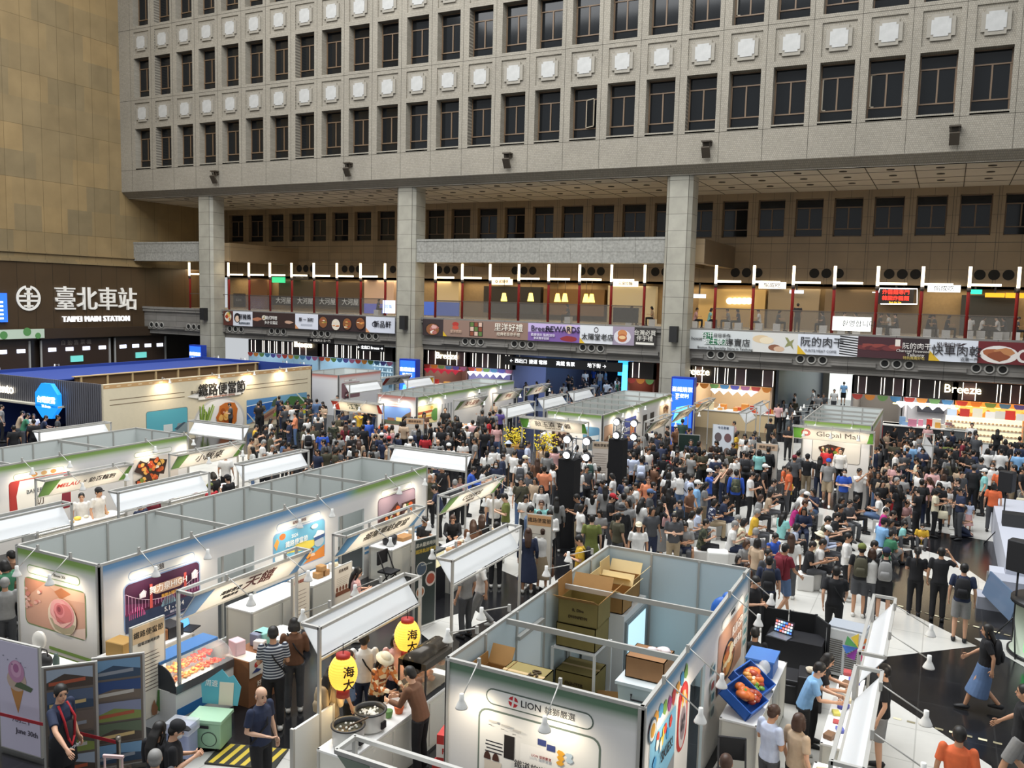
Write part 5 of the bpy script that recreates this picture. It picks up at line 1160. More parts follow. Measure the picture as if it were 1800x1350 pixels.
b_ = bt.build('bottles', mat('#dfe9ee', .3), q); b_['kind'] = 'stuff'
# passage with blue lights and hanging direction board
sg_ = empty('direction_board', (-21.4, 48.9, 3.12)); tag(sg_, 'long black hanging direction board with white arrows over the central passage', 'sign')
MB().box(-4.0, 4.0, -.1, .1, -.28, .28).build('board', mat('#121214', .4), sg_); MB().box(-3, -2.95, -.02, .02, .28, .5).box(2.95, 3, -.02, .02, .28, .5).build('hanger', ALU, sg_)
for s_, x in (('← 西出口', -3.0), ('捷運 電梯', -1.6), ('高鐵 售票', .3), ('地下街 →', 2.4)): text(s_, (x, -.13, 0), .3, mat('#ffffff', .4, emit=1.0), sg_)
sg_ = empty('direction_board', (-35.9, 48.55, 3.42)); tag(sg_, 'black direction board with white arrows left of the middle column', 'sign'); MB().box(-1.1, 1.1, -.06, .06, -.24, .24).build('board', mat('#121214', .4), sg_); text('← 北出口 Breeze →', (0, -.08, 0), .26, mat('#ffffff', .4, emit=.9), sg_)
sg_ = empty('direction_board', (-40.4, 48.56, 3.72)); tag(sg_, 'narrow black direction board on the stone fascia of the left bay', 'sign'); MB().box(-1.2, 1.2, 0, .06, -.18, .18).build('board', mat('#1c1a1a', .4), sg_); text('← 台鐵月台 北一門', (0, -.02, 0), .22, mat('#e8e2d8', .4), sg_)
bl_ = MB().box(-.14, .14, -.14, .14, 0, 3.2).build('light_column', mat((.05, .3, 1), .4, emit=3.5), None, (-17.6, 50.0, 0)); tag(bl_, 'glowing blue light column at the passage entrance', 'light')
area_light('passage_light', (-21, 56, 3.3), 6, 10, 260, (.6, .75, 1)); area_light('corridor_light', (-6.2, 60, 3.3), 3, 16, 260, (.95, .98, 1)); area_light('left_corridor_light', (-49, 56, 3.3), 3, 8, 90, (1, .95, .85))
struct(gbox('wall_corridor', -8.5, -8.35, 50, 70, 0, 3.6, mat('#3b4652', .4))); struct(gbox('wall_passage', -25.6, -25.4, 50, 70, 0, 3.6, mat('#4a4f63', .5)))
o = gbox('lit_shopfront', -7.8, -5.3, 69.4, 69.6, 0, 2.6, mat('#e8ece6', .5, emit=.7)); tag(o, 'white lit shop window at the end of the right corridor', 'window display')
o = gbox('green_panel', -5.2, -4.2, 69.4, 69.6, 0, 2.6, mat('#8fc03a', .5, emit=.5)); tag(o, 'lime green panel at the end of the right corridor', 'panel')
o = gbox('orange_panel', -3.4, -2.6, 69.0, 69.2, 0, 2.6, mat('#e09a3a', .5, emit=.6)); tag(o, 'orange lit panel at the far end of the right corridor', 'panel')
o = gbox('blue_screen', -22.4, -19.8, 62, 62.1, 1.4, 2.6, mat('#2f9ae8', .5, emit=1.5)); tag(o, 'bright blue screen deep inside the central passage', 'screen')
# blue advertising stands against the columns
for i, (x, y, lb) in enumerate(((-50.6, 46.6, 'blue lit advertising stand before the first column'), (-31.3, 46.6, 'blue lit advertising stand before the middle column'), (-12.9, 46.6, 'blue lit advertising stand at the right foot of the third column'))):
    r = empty('advert_stand', (x, y, 0)); tag(r, lb, 'advertising stand', 'blue advertising stands'); MB().box(-.65, .65, -.25, .25, 0, 3.0).build('case', mat('#1c3fae', .4), r)
    MB().box(-.58, .58, -.27, -.25, .2, 2.9).build('screen', mat('#2a62e8', .4, emit=1.0), r); text('臺鐵購票', (0, -.29, 2.3), .3, mat('#ffffff', .4, emit=1.2), r); text('更便利', (0, -.29, 1.95), .26, mat('#ffffff', .4, emit=1.2), r)
    gm = MB(); gm.add([(-.5, -.275, .4), (.1, -.275, .4), (.5, -.275, 1.5), (-.3, -.275, 1.3)], [(0, 1, 2, 3)]); gm.build('printed_shape', mat('#6fd0f0', .4, emit=.8), r)
# ------------------------------------------------------------------ people: one skinned-over body per pose, clothes as parts
V = Vector
def remesh(mb, name, vox, smooth=4, extra=None):
    me = mb.mesh(name); o = bpy.data.objects.new('t', me); COL.objects.link(o)
    m = o.modifiers.new('r', 'REMESH'); m.mode = 'VOXEL'; m.voxel_size = vox; m.use_smooth_shade = True
    s = o.modifiers.new('s', 'SMOOTH'); s.factor = .5; s.iterations = smooth
    dg = bpy.context.evaluated_depsgraph_get(); out = bpy.data.meshes.new_from_object(o.evaluated_get(dg)); bpy.data.objects.remove(o); bpy.data.meshes.remove(me)
    if extra is not None and extra.v:
        n0 = len(out.vertices); vs = [v.co[:] for v in out.vertices] + extra.v; fs = [tuple(p.vertices) for p in out.polygons] + [tuple(i + n0 for i in f) for f in extra.f]
        mi = [0] * len(out.polygons) + extra.m
        o2 = bpy.data.meshes.new(name); o2.from_pydata(vs, [], fs); o2.polygons.foreach_set('material_index', mi); o2.polygons.foreach_set('use_smooth', [True] * len(fs)); o2.update()
        bpy.data.meshes.remove(out); out = o2
    out.name = name
    return out
def etube(mb, pts, rad, side, seg=14, mi=0):
    """closed tube with elliptical rings: rad = list of (across, deep), across measured along 'side'"""
    pts = [V(p) for p in pts]; n = len(pts); vs = []
    for i, p in enumerate(pts):
        d = (pts[min(i + 1, n - 1)] - pts[max(i - 1, 0)]).normalized(); s = (V(side) - d * d.dot(V(side))).normalized(); w = d.cross(s)
        for k in range(seg):
            t = 2 * PI * k / seg; vs.append(p + s * math.cos(t) * rad[i][0] + w * math.sin(t) * rad[i][1])
    fs = [(i * seg + k, i * seg + (k + 1) % seg, (i + 1) * seg + (k + 1) % seg, (i + 1) * seg + k) for i in range(n - 1) for k in range(seg)] + [tuple(range(seg))[::-1], tuple((n - 1) * seg + k for k in range(seg))]
    mb.add(vs, fs, mi, True)
def lerp(a, b, t): return V(a) * (1 - t) + V(b) * t
BASE = dict(pelvis=(0, 0, .93), waist=(0, .0, 1.08), chest=(0, .0, 1.27), neck=(0, -.015, 1.445), head=(0, .02, 1.585), hd=(0, 1, -.05),
            sh=[(-.18, -.01, 1.40), (.18, -.01, 1.40)], el=[(-.235, -.04, 1.13), (.235, -.04, 1.13)], wr=[(-.245, .05, .90), (.245, .05, .90)],
            hip=[(-.088, 0, .90), (.088, 0, .90)], kn=[(-.1, .02, .49), (.1, .02, .49)], an=[(-.105, -.02, .085), (.105, -.02, .085)], ft=[(-.03, 1, 0), (.03, 1, 0)], hand='hang')
def P_(**k): d = dict(BASE); d.update(k); return d
def sit(pz, **k):
    d = dict(pelvis=(0, 0, pz + .06), waist=(0, .02, pz + .22), chest=(0, .05, pz + .40), neck=(0, .07, pz + .575), head=(0, .12, pz + .71), hd=(0, 1, -.35), sh=[(-.18, .06, pz + .53), (.18, .06, pz + .53)],
             el=[(-.23, .10, pz + .27), (.23, .10, pz + .27)], wr=[(-.07, .30, pz + .30), (.07, .30, pz + .30)], hip=[(-.09, .02, pz + .06), (.09, .02, pz + .06)], kn=[(-.12, .44, pz + .08), (.12, .44, pz + .08)],
             an=[(-.12, .42, .085), (.12, .42, .085)], ft=[(-.05, 1, 0), (.05, 1, 0)], hand='hold'); d.update(k); return d
POSES = dict(
    stand=P_(), stand2=P_(el=[(-.24, -.03, 1.13), (.25, -.02, 1.14)], wr=[(-.25, .04, .90), (.13, .20, 1.10)], kn=[(-.1, .02, .49), (.12, .05, .49)], an=[(-.1, -.02, .085), (.16, .0, .085)], hd=(.25, 1, -.1)),
    phone=P_(el=[(-.225, .0, 1.13), (.225, .0, 1.13)], wr=[(-.07, .25, 1.19), (.06, .26, 1.20)], head=(0, .05, 1.575), hd=(0, 1, -.5), hand='hold'),
    photo=P_(el=[(-.25, .18, 1.30), (.25, .18, 1.30)], wr=[(-.08, .33, 1.53), (.08, .33, 1.53)], hand='hold'),
    fold=P_(el=[(-.245, .03, 1.14), (.245, .03, 1.14)], wr=[(.10, .17, 1.17), (-.10, .16, 1.13)], hand='hold'),
    walk=P_(el=[(-.23, -.13, 1.14), (.23, .08, 1.13)], wr=[(-.22, -.12, .92), (.22, .28, .98)], kn=[(-.1, .17, .50), (.1, .05, .49)], an=[(-.1, .28, .10), (.1, -.28, .16)]),
    reach=P_(waist=(0, .03, 1.08), chest=(0, .10, 1.25), neck=(0, .14, 1.415), head=(0, .20, 1.54), hd=(0, 1, -.5), sh=[(-.18, .13, 1.375), (.18, .13, 1.375)], el=[(-.22, .24, 1.14), (.22, .22, 1.13)], wr=[(-.13, .47, 1.12), (.12, .46, 1.10)], hand='hold'),
    bend=P_(pelvis=(0, -.05, .92), waist=(0, .10, 1.03), chest=(0, .28, 1.12), neck=(0, .44, 1.18), head=(0, .57, 1.17), hd=(0, .6, -.9), sh=[(-.18, .38, 1.15), (.18, .38, 1.15)], el=[(-.2, .44, .90), (.2, .44, .90)], wr=[(-.12, .58, .78), (.12, .58, .78)]),
    wave=P_(el=[(-.235, -.04, 1.13), (.34, .02, 1.30)], wr=[(-.245, .05, .90), (.17, .06, 1.56)], hand='hold'),
    sit=sit(.45), eat=sit(.45, wr=[(-.06, .27, .93), (.10, .29, .80)], hd=(0, 1, -.2)), read=sit(.45, wr=[(-.10, .38, .80), (.10, .38, .80)], hd=(0, 1, -.6)),
    squat=sit(.13, kn=[(-.15, .36, .44), (.15, .36, .44)], an=[(-.13, .42, .085), (.13, .42, .085)]),
    kneel=sit(.24, kn=[(-.12, .40, .08), (.12, .40, .08)], an=[(-.11, -.08, .07), (.11, -.08, .07)], ft=[(0, -1, 0), (0, -1, 0)]),
    point=P_(sh=[(-.18, -.01, 1.40), (.18, .02, 1.39)], el=[(-.24, -.05, 1.13), (.34, .25, 1.24)], wr=[(-.25, .04, .90), (.42, .50, 1.10)], hd=(.5, 1, -.1)))
def head_frame(J):
    f = V(J['hd']).normalized(); r = f.cross(V((0, 0, 1))).normalized(); u = r.cross(f)
    return V(J['head']), Matrix((r, f, u)).transposed()
def fingers(ex, J, s, k):
    """four unequal bent fingers and a thumb, rooted in the palm"""
    w, e = V(J['wr'][k]), V(J['el'][k]); d = (w - e).normalized(); lat = V((1, 0, 0)) if k else V((-1, 0, 0))
    if J['hand'] == 'hang': pn = -lat; across = V((0, 1, 0))
    else: pn = V((-lat.x, .35, -.15)).normalized(); across = d.cross(pn).normalized()
    across = (across - d * across.dot(d)).normalized(); pn = d.cross(across) * (1 if d.cross(across).dot(pn) > 0 else -1)
    c = w + d * .10; cur = .45 if J['hand'] == 'hang' else 1.1
    for i, (o, L) in enumerate(((-.03, .062), (-.01, .072), (.011, .068), (.031, .052))):
        p0 = c + across * o; pts = [p0]; a = cur * .35; dd = d
        for q in range(3):
            dd = (d * math.cos(a) + pn * math.sin(a)).normalized(); pts.append(pts[-1] + dd * L * (.42, .33, .25)[q]); a += cur * .55
        ex.tube(pts, [.0095, .009, .008, .006], 5)
    t0 = w + d * .035 - across * -.034
    ex.tube([t0, t0 + across * .022 + d * .028 + pn * .008, t0 + across * .03 + d * .055 + pn * .02], [.011, .010, .007], 5)
def palm(mb, J, k):
    w, e = V(J['wr'][k]), V(J['el'][k]); d = (w - e).normalized(); lat = V((1, 0, 0)) if k else V((-1, 0, 0))
    ac = V((0, 1, 0)) if J['hand'] == 'hang' else d.cross(V((-lat.x, .35, -.15)).normalized())
    etube(mb, [w - d * .01, w + d * .03, w + d * .075, w + d * .105], [(.025, .021), (.036, .018), (.042, .016), (.036, .012)], ac, 10)
def body_mesh(J, vox):
    b = MB(); ex = MB()
    etube(b, [V(J['pelvis']) - V((0, 0, .09)), J['pelvis'], J['waist'], J['chest'], lerp(J['chest'], J['neck'], .6), lerp(J['chest'], J['neck'], .93)], [(.13, .09), (.15, .105), (.125, .085), (.155, .10), (.14, .082), (.06, .055)], (1, 0, 0))
    C, R = head_frame(J)
    etube(b, [V(J['neck']) - V((0, 0, .03)), lerp(J['neck'], J['head'], .4), C + R @ V((0, -.02, -.03))], [(.06, .058), (.052, .054), (.05, .055)], (1, 0, 0), 10)
    b.ball(C + R @ V((0, -.012, .03)), (.076, .094, .088), 14, 10, R=R); b.ball(C + R @ V((0, .022, -.045)), (.058, .066, .068), 12, 8, R=R); b.ball(C + R @ V((0, .045, -.09)), (.03, .03, .022), 8, 6, R=R)
    for s in (-1, 1): ex.ball(C + R @ V((s * .078, -.012, -.008)), (.012, .022, .033), 7, 5, 0, R)
    ex.add([C + R @ V(v) for v in ((0, .083, .012), (-.014, .086, -.03), (.014, .086, -.03), (0, .112, -.026), (0, .084, -.042))], [(0, 1, 3), (0, 3, 2), (1, 4, 3), (4, 2, 3)], 0)
    for s in (-1, 1):
        ex.ball(C + R @ V((s * .031, .077, .008)), (.015, .008, .007), 7, 4, 1, R); ex.ball(C + R @ V((s * .032, .080, .03)), (.02, .006, .0045), 6, 4, 1, R)
    ex.ball(C + R @ V((0, .083, -.064)), (.022, .008, .007), 7, 4, 2, R)
    for k in (0, 1):
        b.ball(J['sh'][k], .052, 10, 7); b.tube([J['sh'][k], lerp(J['sh'][k], J['el'][k], .5), J['el'][k], lerp(J['el'][k], J['wr'][k], .35), J['wr'][k]], [.047, .043, .035, .036, .024], 10); palm(b, J, k); fingers(ex, J, 1, k)
        b.tube([J['hip'][k], lerp(J['hip'][k], J['kn'][k], .5), J['kn'][k], lerp(J['kn'][k], J['an'][k], .3), J['an'][k]], [.085, .068, .052, .053, .035], 10)
        b.ball(V(J['an'][k]) + V(J['ft'][k]).normalized() * .06 - V((0, 0, .045)), (.038, .09, .035), 10, 6)
    return remesh(b, 'person', vox, 3, ex)
def shirt_mesh(J, sleeve, vox, loose=.018, length=0.0):
    b = MB(); l = loose
    low = V(J['pelvis']) + (V(J['pelvis']) - V(J['waist'])).normalized() * (.04 + length)
    etube(b, [low, J['pelvis'], J['waist'], J['chest'], lerp(J['chest'], J['neck'], .6), lerp(J['chest'], J['neck'], .92), lerp(J['chest'], J['neck'], 1.03)], [(.155 + l, .115 + l), (.15 + l, .11 + l), (.135 + l, .095 + l), (.16 + l, .106 + l), (.15 + l, .09 + l), (.085, .075), (.065, .062)], (1, 0, 0))
    for k in (0, 1):
        b.ball(J['sh'][k], .054 + l * .25, 10, 7)
        if sleeve == 'short': b.tube([J['sh'][k], lerp(J['sh'][k], J['el'][k], .35), lerp(J['sh'][k], J['el'][k], .72)], [.056 + l * .2, .054 + l * .3, .05 + l * .6], 10)
        elif sleeve == 'long': b.tube([J['sh'][k], lerp(J['sh'][k], J['el'][k], .5), J['el'][k], lerp(J['el'][k], J['wr'][k], .5), lerp(J['el'][k], J['wr'][k], .95)], [.06, .058, .052, .046, .038], 10)
    return remesh(b, 'shirt', vox, 3)
def trouser_mesh(J, kind, vox):
    b = MB()
    up = V(J['pelvis']) + (V(J['waist']) - V(J['pelvis'])).normalized() * .06
    if kind == 'skirt' and J['kn'][0][2] > J['pelvis'][2] - .5 and abs(J['kn'][0][1]) < .3:
        etube(b, [up, J['pelvis'], lerp(J['hip'][0], J['kn'][1], .6), lerp(J['kn'][0], J['kn'][1], .5) - V((0, 0, .18))], [(.14, .105), (.175, .13), (.22, .17), (.27, .21)], (1, 0, 0), 18)
        return remesh(b, 'skirt', vox, 3)
    etube(b, [up, J['pelvis'], lerp(J['hip'][0], J['hip'][1], .5) - V((0, 0, .06))], [(.14, .10), (.165, .12), (.14, .105)], (1, 0, 0))
    t = .86 if kind == 'shorts' else 2
    for k in (0, 1):
        h, kn, an = V(J['hip'][k]), V(J['kn'][k]), V(J['an'][k])
        if kind == 'shorts': b.tube([h, lerp(h, kn, .5), lerp(h, kn, .92)], [.10, .095, .09], 12)
        else: b.tube([h, lerp(h, kn, .5), kn, lerp(kn, an, .5), lerp(kn, an, .97)], [.10, .086, .07, .066, .062], 12)
    return remesh(b, kind, vox, 3)
def shoe_mesh(J, k):
    b = MB()
    if 1:
        a = V(J['an'][k]); f = V(J['ft'][k]).normalized(); side = V((f.y, -f.x, 0))
        etube(b, [a - f * .075 - V((0, 0, .045)), a - f * .05 - V((0, 0, .035)), a + f * .02 - V((0, 0, .035)), a + f * .12 - V((0, 0, .05)), a + f * .185 - V((0, 0, .06))], [(.025, .03), (.042, .05), (.045, .05), (.048, .034), (.028, .02)], side, 10)
    return b.mesh('shoe')
def hair_mesh(J, kind, vox):
    C, R = head_frame(J); b = MB(); h = lambda x, y, z: C + R @ V((x, y, z))
    if kind != 'bald':
        b.ball(h(0, -.022, .043), (.086, .098, .09), 14, 10, R=R); b.ball(h(0, -.05, -.01), (.078, .065, .075), 12, 8, R=R)
        for s in (-1, 1): b.ball(h(s * .066, -.015, .025), (.022, .06, .055), 8, 6, R=R)
    else:
        b.ball(h(0, -.055, -.02), (.08, .055, .05), 12, 8, R=R)
    if kind == 'long':
        back = V((0, -.115, 0)); n = V(J['neck'])
        etube(b, [h(0, -.05, .02), h(0, -.085, -.08), n + V((0, -.10, -.04)), n + V((0, -.125, -.22))], [(.08, .05), (.088, .05), (.095, .04), (.07, .025)], (1, 0, 0))
        for s in (-1, 1): b.tube([h(s * .07, .0, .03), h(s * .083, .005, -.06), n + V((s * .085, -.01, -.03))], [.025, .028, .018], 8)
    if kind == 'bob':
        etube(b, [h(0, -.04, .03), h(0, -.055, -.05), h(0, -.05, -.125)], [(.088, .07), (.098, .066), (.092, .055)], (1, 0, 0))
        for s in (-1, 1): b.tube([h(s * .075, .01, .03), h(s * .088, .012, -.06), h(s * .08, .01, -.11)], [.024, .026, .018], 8)
    if kind == 'pony': n = V(J['neck']); b.tube([h(0, -.11, .04), h(0, -.16, .0), n + V((0, -.15, -.02)), n + V((0, -.13, -.2))], [.03, .035, .03, .012], 8)
    if kind == 'bun': b.ball(h(0, -.125, .05), .04, 10, 7)
    return remesh(b, 'hair', vox, 2)
def cap_mesh(J, kind):
    C, R = head_frame(J); b = MB(); h = lambda x, y, z: C + R @ V((x, y, z))
    b.ball(h(0, -.018, .06), (.094, .108, .085), 14, 10, R=R)
    if kind == 'cap': b.add([h(x, y, z) for z in (.062, .05) for x, y in ((-.075, .06), (-.06, .13), (0, .165), (.06, .13), (.075, .06))], [(0, 1, 2, 3, 4), (9, 8, 7, 6, 5), (0, 5, 6, 1), (1, 6, 7, 2), (2, 7, 8, 3), (3, 8, 9, 4), (4, 9, 5, 0)])
    else: b.lathe([(.10, .02), (.165, -.025), (.163, -.035), (.098, .0)], h(0, -.015, .05), 18, 0, R @ V((0, 0, 1)))
    return b.mesh(kind)
def mask_mesh(J):
    C, R = head_frame(J); b = MB(); b.ball(C + R @ V((0, .045, -.055)), (.058, .055, .045), 10, 7, R=R); return b.mesh('face_mask')
_PM = {}
def pm(pose, part, vox):
    key = (pose, part, vox)
    if key not in _PM:
        J = POSES[pose]
        _PM[key] = (body_mesh(J, vox) if part == 'body' else shirt_mesh(J, part[6:], vox) if part.startswith('shirt_') else shirt_mesh(J, 'long', vox, .03, .25) if part == 'coat' else trouser_mesh(J, part, vox) if part in ('trousers', 'shorts', 'skirt')
                    else shoe_mesh(J, int(part[4])) if part in ('shoe0', 'shoe1') else cap_mesh(J, part) if part in ('cap', 'brimmed_hat') else mask_mesh(J) if part == 'face_mask' else hair_mesh(J, part[5:], vox))
        me = _PM[key]
        for _ in range(3 if part == 'body' else 1): me.materials.append(None)
    return _PM[key]
CLR = dict(k='#1b1b1e', n='#262f48', w='#e2e0db', g='#8d8c8a', d='#4b4c4f', b='#2d55b4', c='#86b3dc', r='#b3262e', o='#d8683c', y='#d8ad35', p='#d3a5a2', e='#bda58a', v='#4d4a39', q='#3f7d5c', t='#8cc9c4', m='#7a2431', h='#9c8b70', j='#566e92', u='#5b4a8c', l='#c2cbe0', i='#e2d8bb', s='#e38f68', x='#6c7438', a='#2f4a43', z='#b82a7c', f='#6b4a35')
CN = dict(k='black', n='navy', w='white', g='grey', d='dark grey', b='blue', c='light blue', r='red', o='orange red', y='yellow', p='dusty pink', e='beige', v='olive', q='green', t='pale teal', m='maroon', h='khaki', j='denim blue', u='purple', l='pale lilac', i='ivory', s='salmon', x='moss green', a='dark green', z='magenta', f='brown')
cloth = {c: mat(v, .85, noise=.10, scale=14, name='cloth_' + CN[c].replace(' ', '_')) for c, v in CLR.items()}
stripe = bpy.data.materials.new('cloth_striped'); stripe.use_nodes = True
def _st(m, a, b_, sc):
    nt = m.node_tree; bs = nt.nodes['Principled BSDF']; bs.inputs['Roughness'].default_value = .85; w = nt.nodes.new('ShaderNodeTexWave'); w.bands_direction = 'Z'; w.inputs['Scale'].default_value = sc; tc = nt.nodes.new('ShaderNodeTexCoord'); nt.links.new(tc.outputs['Object'], w.inputs['Vector'])
    r = nt.nodes.new('ShaderNodeValToRGB'); r.color_ramp.interpolation = 'CONSTANT'; r.color_ramp.elements[0].color = (*lin(a), 1); r.color_ramp.elements[1].color = (*lin(b_), 1); r.color_ramp.elements[1].position = .55; nt.links.new(w.outputs['Fac'], r.inputs[0]); nt.links.new(r.outputs[0], bs.inputs['Base Color'])
_st(stripe, '#2c3342', '#b9bcc0', 7.0); cloth['S'] = stripe; CN['S'] = 'striped'
def _pat(name, cols, sc):
    m = bpy.data.materials.new(name); m.use_nodes = True; nt = m.node_tree; bs = nt.nodes['Principled BSDF']; bs.inputs['Roughness'].default_value = .85; n = nt.nodes.new('ShaderNodeTexVoronoi'); n.inputs['Scale'].default_value = sc; tc = nt.nodes.new('ShaderNodeTexCoord'); nt.links.new(tc.outputs['Object'], n.inputs['Vector'])
    r = nt.nodes.new('ShaderNodeValToRGB'); r.color_ramp.interpolation = 'CONSTANT'; e = r.color_ramp.elements
    while len(e) < len(cols): e.new(1)
    for i, c_ in enumerate(cols): e[i].position = i / len(cols); e[i].color = (*lin(c_), 1)
    sp = nt.nodes.new('ShaderNodeSeparateColor'); nt.links.new(n.outputs['Color'], sp.inputs[0]); nt.links.new(sp.outputs[0], r.inputs[0]); nt.links.new(r.outputs[0], bs.inputs['Base Color']); return m
cloth['F'] = _pat('cloth_floral', ['#b8622f', '#e6d2a8', '#6a3f2a', '#d98a4a', '#efe3c8'], 16); CN['F'] = 'orange patterned'
cloth['N'] = _pat('cloth_navy_floral', ['#2b3350', '#d5d8de', '#39436a', '#2b3350'], 24); CN['N'] = 'navy and white patterned'
cloth['C'] = _pat('cloth_camouflage', ['#3f4534', '#5a5a44', '#2c3026'], 14); CN['C'] = 'camouflage'
SKINS = [mat(c, .55, name='skin') for c in ('#d3a384', '#c39373', '#dbb094', '#b98a6a')]
eye_m = mat('#241a16', .4); lip_m = mat('#a8625a', .5)
HAIRC = {'': mat('#17130f', .5, name='hair_black'), 'f': mat('#3f2718', .5, name='hair_brown'), 'g': mat('#8c8a86', .6, name='hair_grey')}
shoe_k, shoe_w = mat('#1c1c1e', .6), mat('#d6d4ce', .6)
PEOPLE = []
def person(x, y, rz, pose, top, bot, hair, scale=1.0, sleeve='short', hero=False, label=None, extra=(), group=None, lab=None, z=0.0):
    """top: colour letter; bot: T/S/K + colour letter (trousers, shorts, skirt); hair: name, optional colour suffix, cap:<c>, hat:<c>"""
    vox = .012 if hero else .019
    rng = random.Random(int(x * 977 + y * 331))
    root = link('person', pm(pose, 'body', vox), None, (x, y, z), (0, 0, rz)); root.scale = (scale,) * 3
    def setm(o, *ms):
        for i, m in enumerate(ms): o.material_slots[i].link = 'OBJECT'; o.material_slots[i].material = m
        return o
    setm(root, SKINS[rng.randrange(4)], eye_m, lip_m)
    def part(kind, nm, m): return setm(link(nm, pm(pose, kind, vox), root), m)
    part('coat' if sleeve == 'coat' else 'shirt_' + sleeve, 'coat' if sleeve == 'coat' else 'shirt', cloth[top])
    bk = {'T': 'trousers', 'S': 'shorts', 'K': 'skirt'}[bot[0]]
    part(bk, bk, cloth[bot[1]]); sm = shoe_w if rng.random() < .45 else shoe_k; part('shoe0', 'shoe', sm); part('shoe1', 'shoe', sm)
    hs = hair.split(':'); hk = hs[0]; hc = ''
    hat = None
    if hk in ('cap', 'hat'): hat = (hk, hs[1]); hk = hs[2] if len(hs) > 2 else 'short'
    if len(hk) > 2 and hk[-2] == '-': hc = hk[-1]; hk = hk[:-2]
    part('hair_' + hk, 'hair', HAIRC[hc])
    if hat: part('cap' if hat[0] == 'cap' else 'brimmed_hat', 'cap' if hat[0] == 'cap' else 'brimmed_hat', cloth[hat[1]])
    if 'mask' in extra: part('face_mask', 'face_mask', cloth['w'])
    root['category'] = 'person'
    if label: root['label'] = label
    PEOPLE.append(dict(o=root, x=x, y=y, top=top, bot=bot, hair=hk, hc=hc, hat=hat, pose=pose, sleeve=sleeve, mask='mask' in extra, label=label, scale=scale))
    for e in extra:
        if e[0] == 'B': backpack(root, pose, e[1], x, y, rz, scale, z)
        if e[0] == 'G': handbag(root, pose, e[1], x, y, rz, scale, z)
        if e[0] == 'X': sling(root, pose, e[1])
        if e[0] == 'P': phone(root, pose, x, y, rz, scale, z)
    return root
BAGS = []
def _bag_mesh():
    b = MB(); etube(b, [(0, 0, -.22), (0, 0, -.18), (0, .0, .05), (0, .01, .17), (0, .02, .21)], [(.12, .055), (.15, .08), (.145, .075), (.12, .055), (.06, .03)], (1, 0, 0), 16); etube(b, [(0, -.08, -.17), (0, -.085, -.05), (0, -.075, .0)], [(.1, .03), (.105, .035), (.08, .02)], (1, 0, 0), 12)
    s = MB()
    for sx in (-1, 1): s.tube([(sx * .08, .05, -.14), (sx * .12, .06, .0), (sx * .115, .10, .16), (sx * .10, .16, .2), (sx * .1, .24, .14)], .014, 6)
    return b.mesh('backpack'), s.mesh('strap')
BPM = _bag_mesh()
for m_ in BPM: m_.materials.append(None)
def backpack(root, pose, c, x, y, rz, sc, z=0):
    J = POSES[pose]; p = lerp(J['chest'], J['waist'], .25); back = V((0, -1, 0)); sp = (V(J['chest']) - V(J['waist'])).normalized(); bk = V((1, 0, 0)).cross(sp).normalized()
    if bk.y > 0: bk = -bk
    loc = Matrix.Rotation(rz, 4, 'Z') @ ((p + bk * .19) * sc)
    o = link('backpack', BPM[0], None, (x + loc.x, y + loc.y, z + loc.z), (math.atan2(-sp.y, sp.z) * 1.0, 0, rz)); o.scale = (sc,) * 3
    s = link('strap', BPM[1], o)
    for q in (o, s): q.material_slots[0].link = 'OBJECT'; q.material_slots[0].material = cloth[c]
    BAGS.append((o, root, 'backpack', c))
HBM = None
def handbag(root, pose, c, x, y, rz, sc, z=0):
    global HBM
    if HBM is None:
        b = MB(); etube(b, [(0, 0, -.34), (0, 0, -.31), (0, 0, -.12), (0, 0, -.06)], [(.15, .04), (.17, .055), (.15, .045), (.13, .02)], (0, 1, 0), 14)
        h = MB().tube([(0, -.09, -.07), (0, -.06, .1), (0, 0, .16), (0, .06, .1), (0, .09, -.07)], .008, 6); HBM = b.mesh('bag'), h.mesh('handle')
        for m_ in HBM: m_.materials.append(None)
    J = POSES[pose]; p = V(J['wr'][1]) + V((.035, 0, -.18))
    loc = Matrix.Rotation(rz, 4, 'Z') @ (p * sc); o = link('tote_bag', HBM[0], None, (x + loc.x, y + loc.y, z + loc.z), (0, 0, rz)); o.scale = (sc,) * 3; s = link('handle', HBM[1], o)
    for q in (o, s): q.material_slots[0].link = 'OBJECT'; q.material_slots[0].material = cloth[c]
    BAGS.append((o, root, 'tote bag', c))
def sling(root, pose, c):
    J = POSES[pose]; a = V(J['sh'][0]) + V((.06, 0, .05)); b_ = V(J['pelvis']) + V((.19, 0, .02)); ch = lerp(a, b_, .5); mb = MB()
    mb.tube([a, ch + V((0, .165, .02)), b_], .014, 6); mb.tube([a, ch + V((0, -.165, .02)), b_], .014, 6)
    mb.build('bag_strap', cloth[c], root)
def phone(root, pose, x, y, rz, sc, z=0):
    J = POSES[pose]; p = lerp(J['wr'][0], J['wr'][1], .5) + V((0, .085, .06)); loc = Matrix.Rotation(rz, 4, 'Z') @ (p * sc)
    o = MB().box(-.038, .038, -.005, .005, -.075, .075).build('phone', BLACK, None, (x + loc.x, y + loc.y, z + loc.z), (-.7 if pose != 'photo' else 0, 0, rz)); BAGS.append((o, root, 'phone', 'k'))
def hgt(pose, sc):
    J = POSES[pose]; C, R = head_frame(J); return (C.z + .125) * sc
def face_dir(x, y, f):
    """facing code seen from the gallery: a away, t towards us, l left, r right and pairs"""
    a = {'a': 0, 'ar': 45, 'r': 90, 'tr': 135, 't': 180, 'tl': 225, 'l': 270, 'al': 315}[f]
    return math.atan2(y, x) - PI / 2 - math.radians(a)
def at_z(px, py, z):
    d = _f * 1492.7 + _r * (px - 900) - _u * (py - 675); d *= (z - CAMH) / d.z; return d.x, d.y
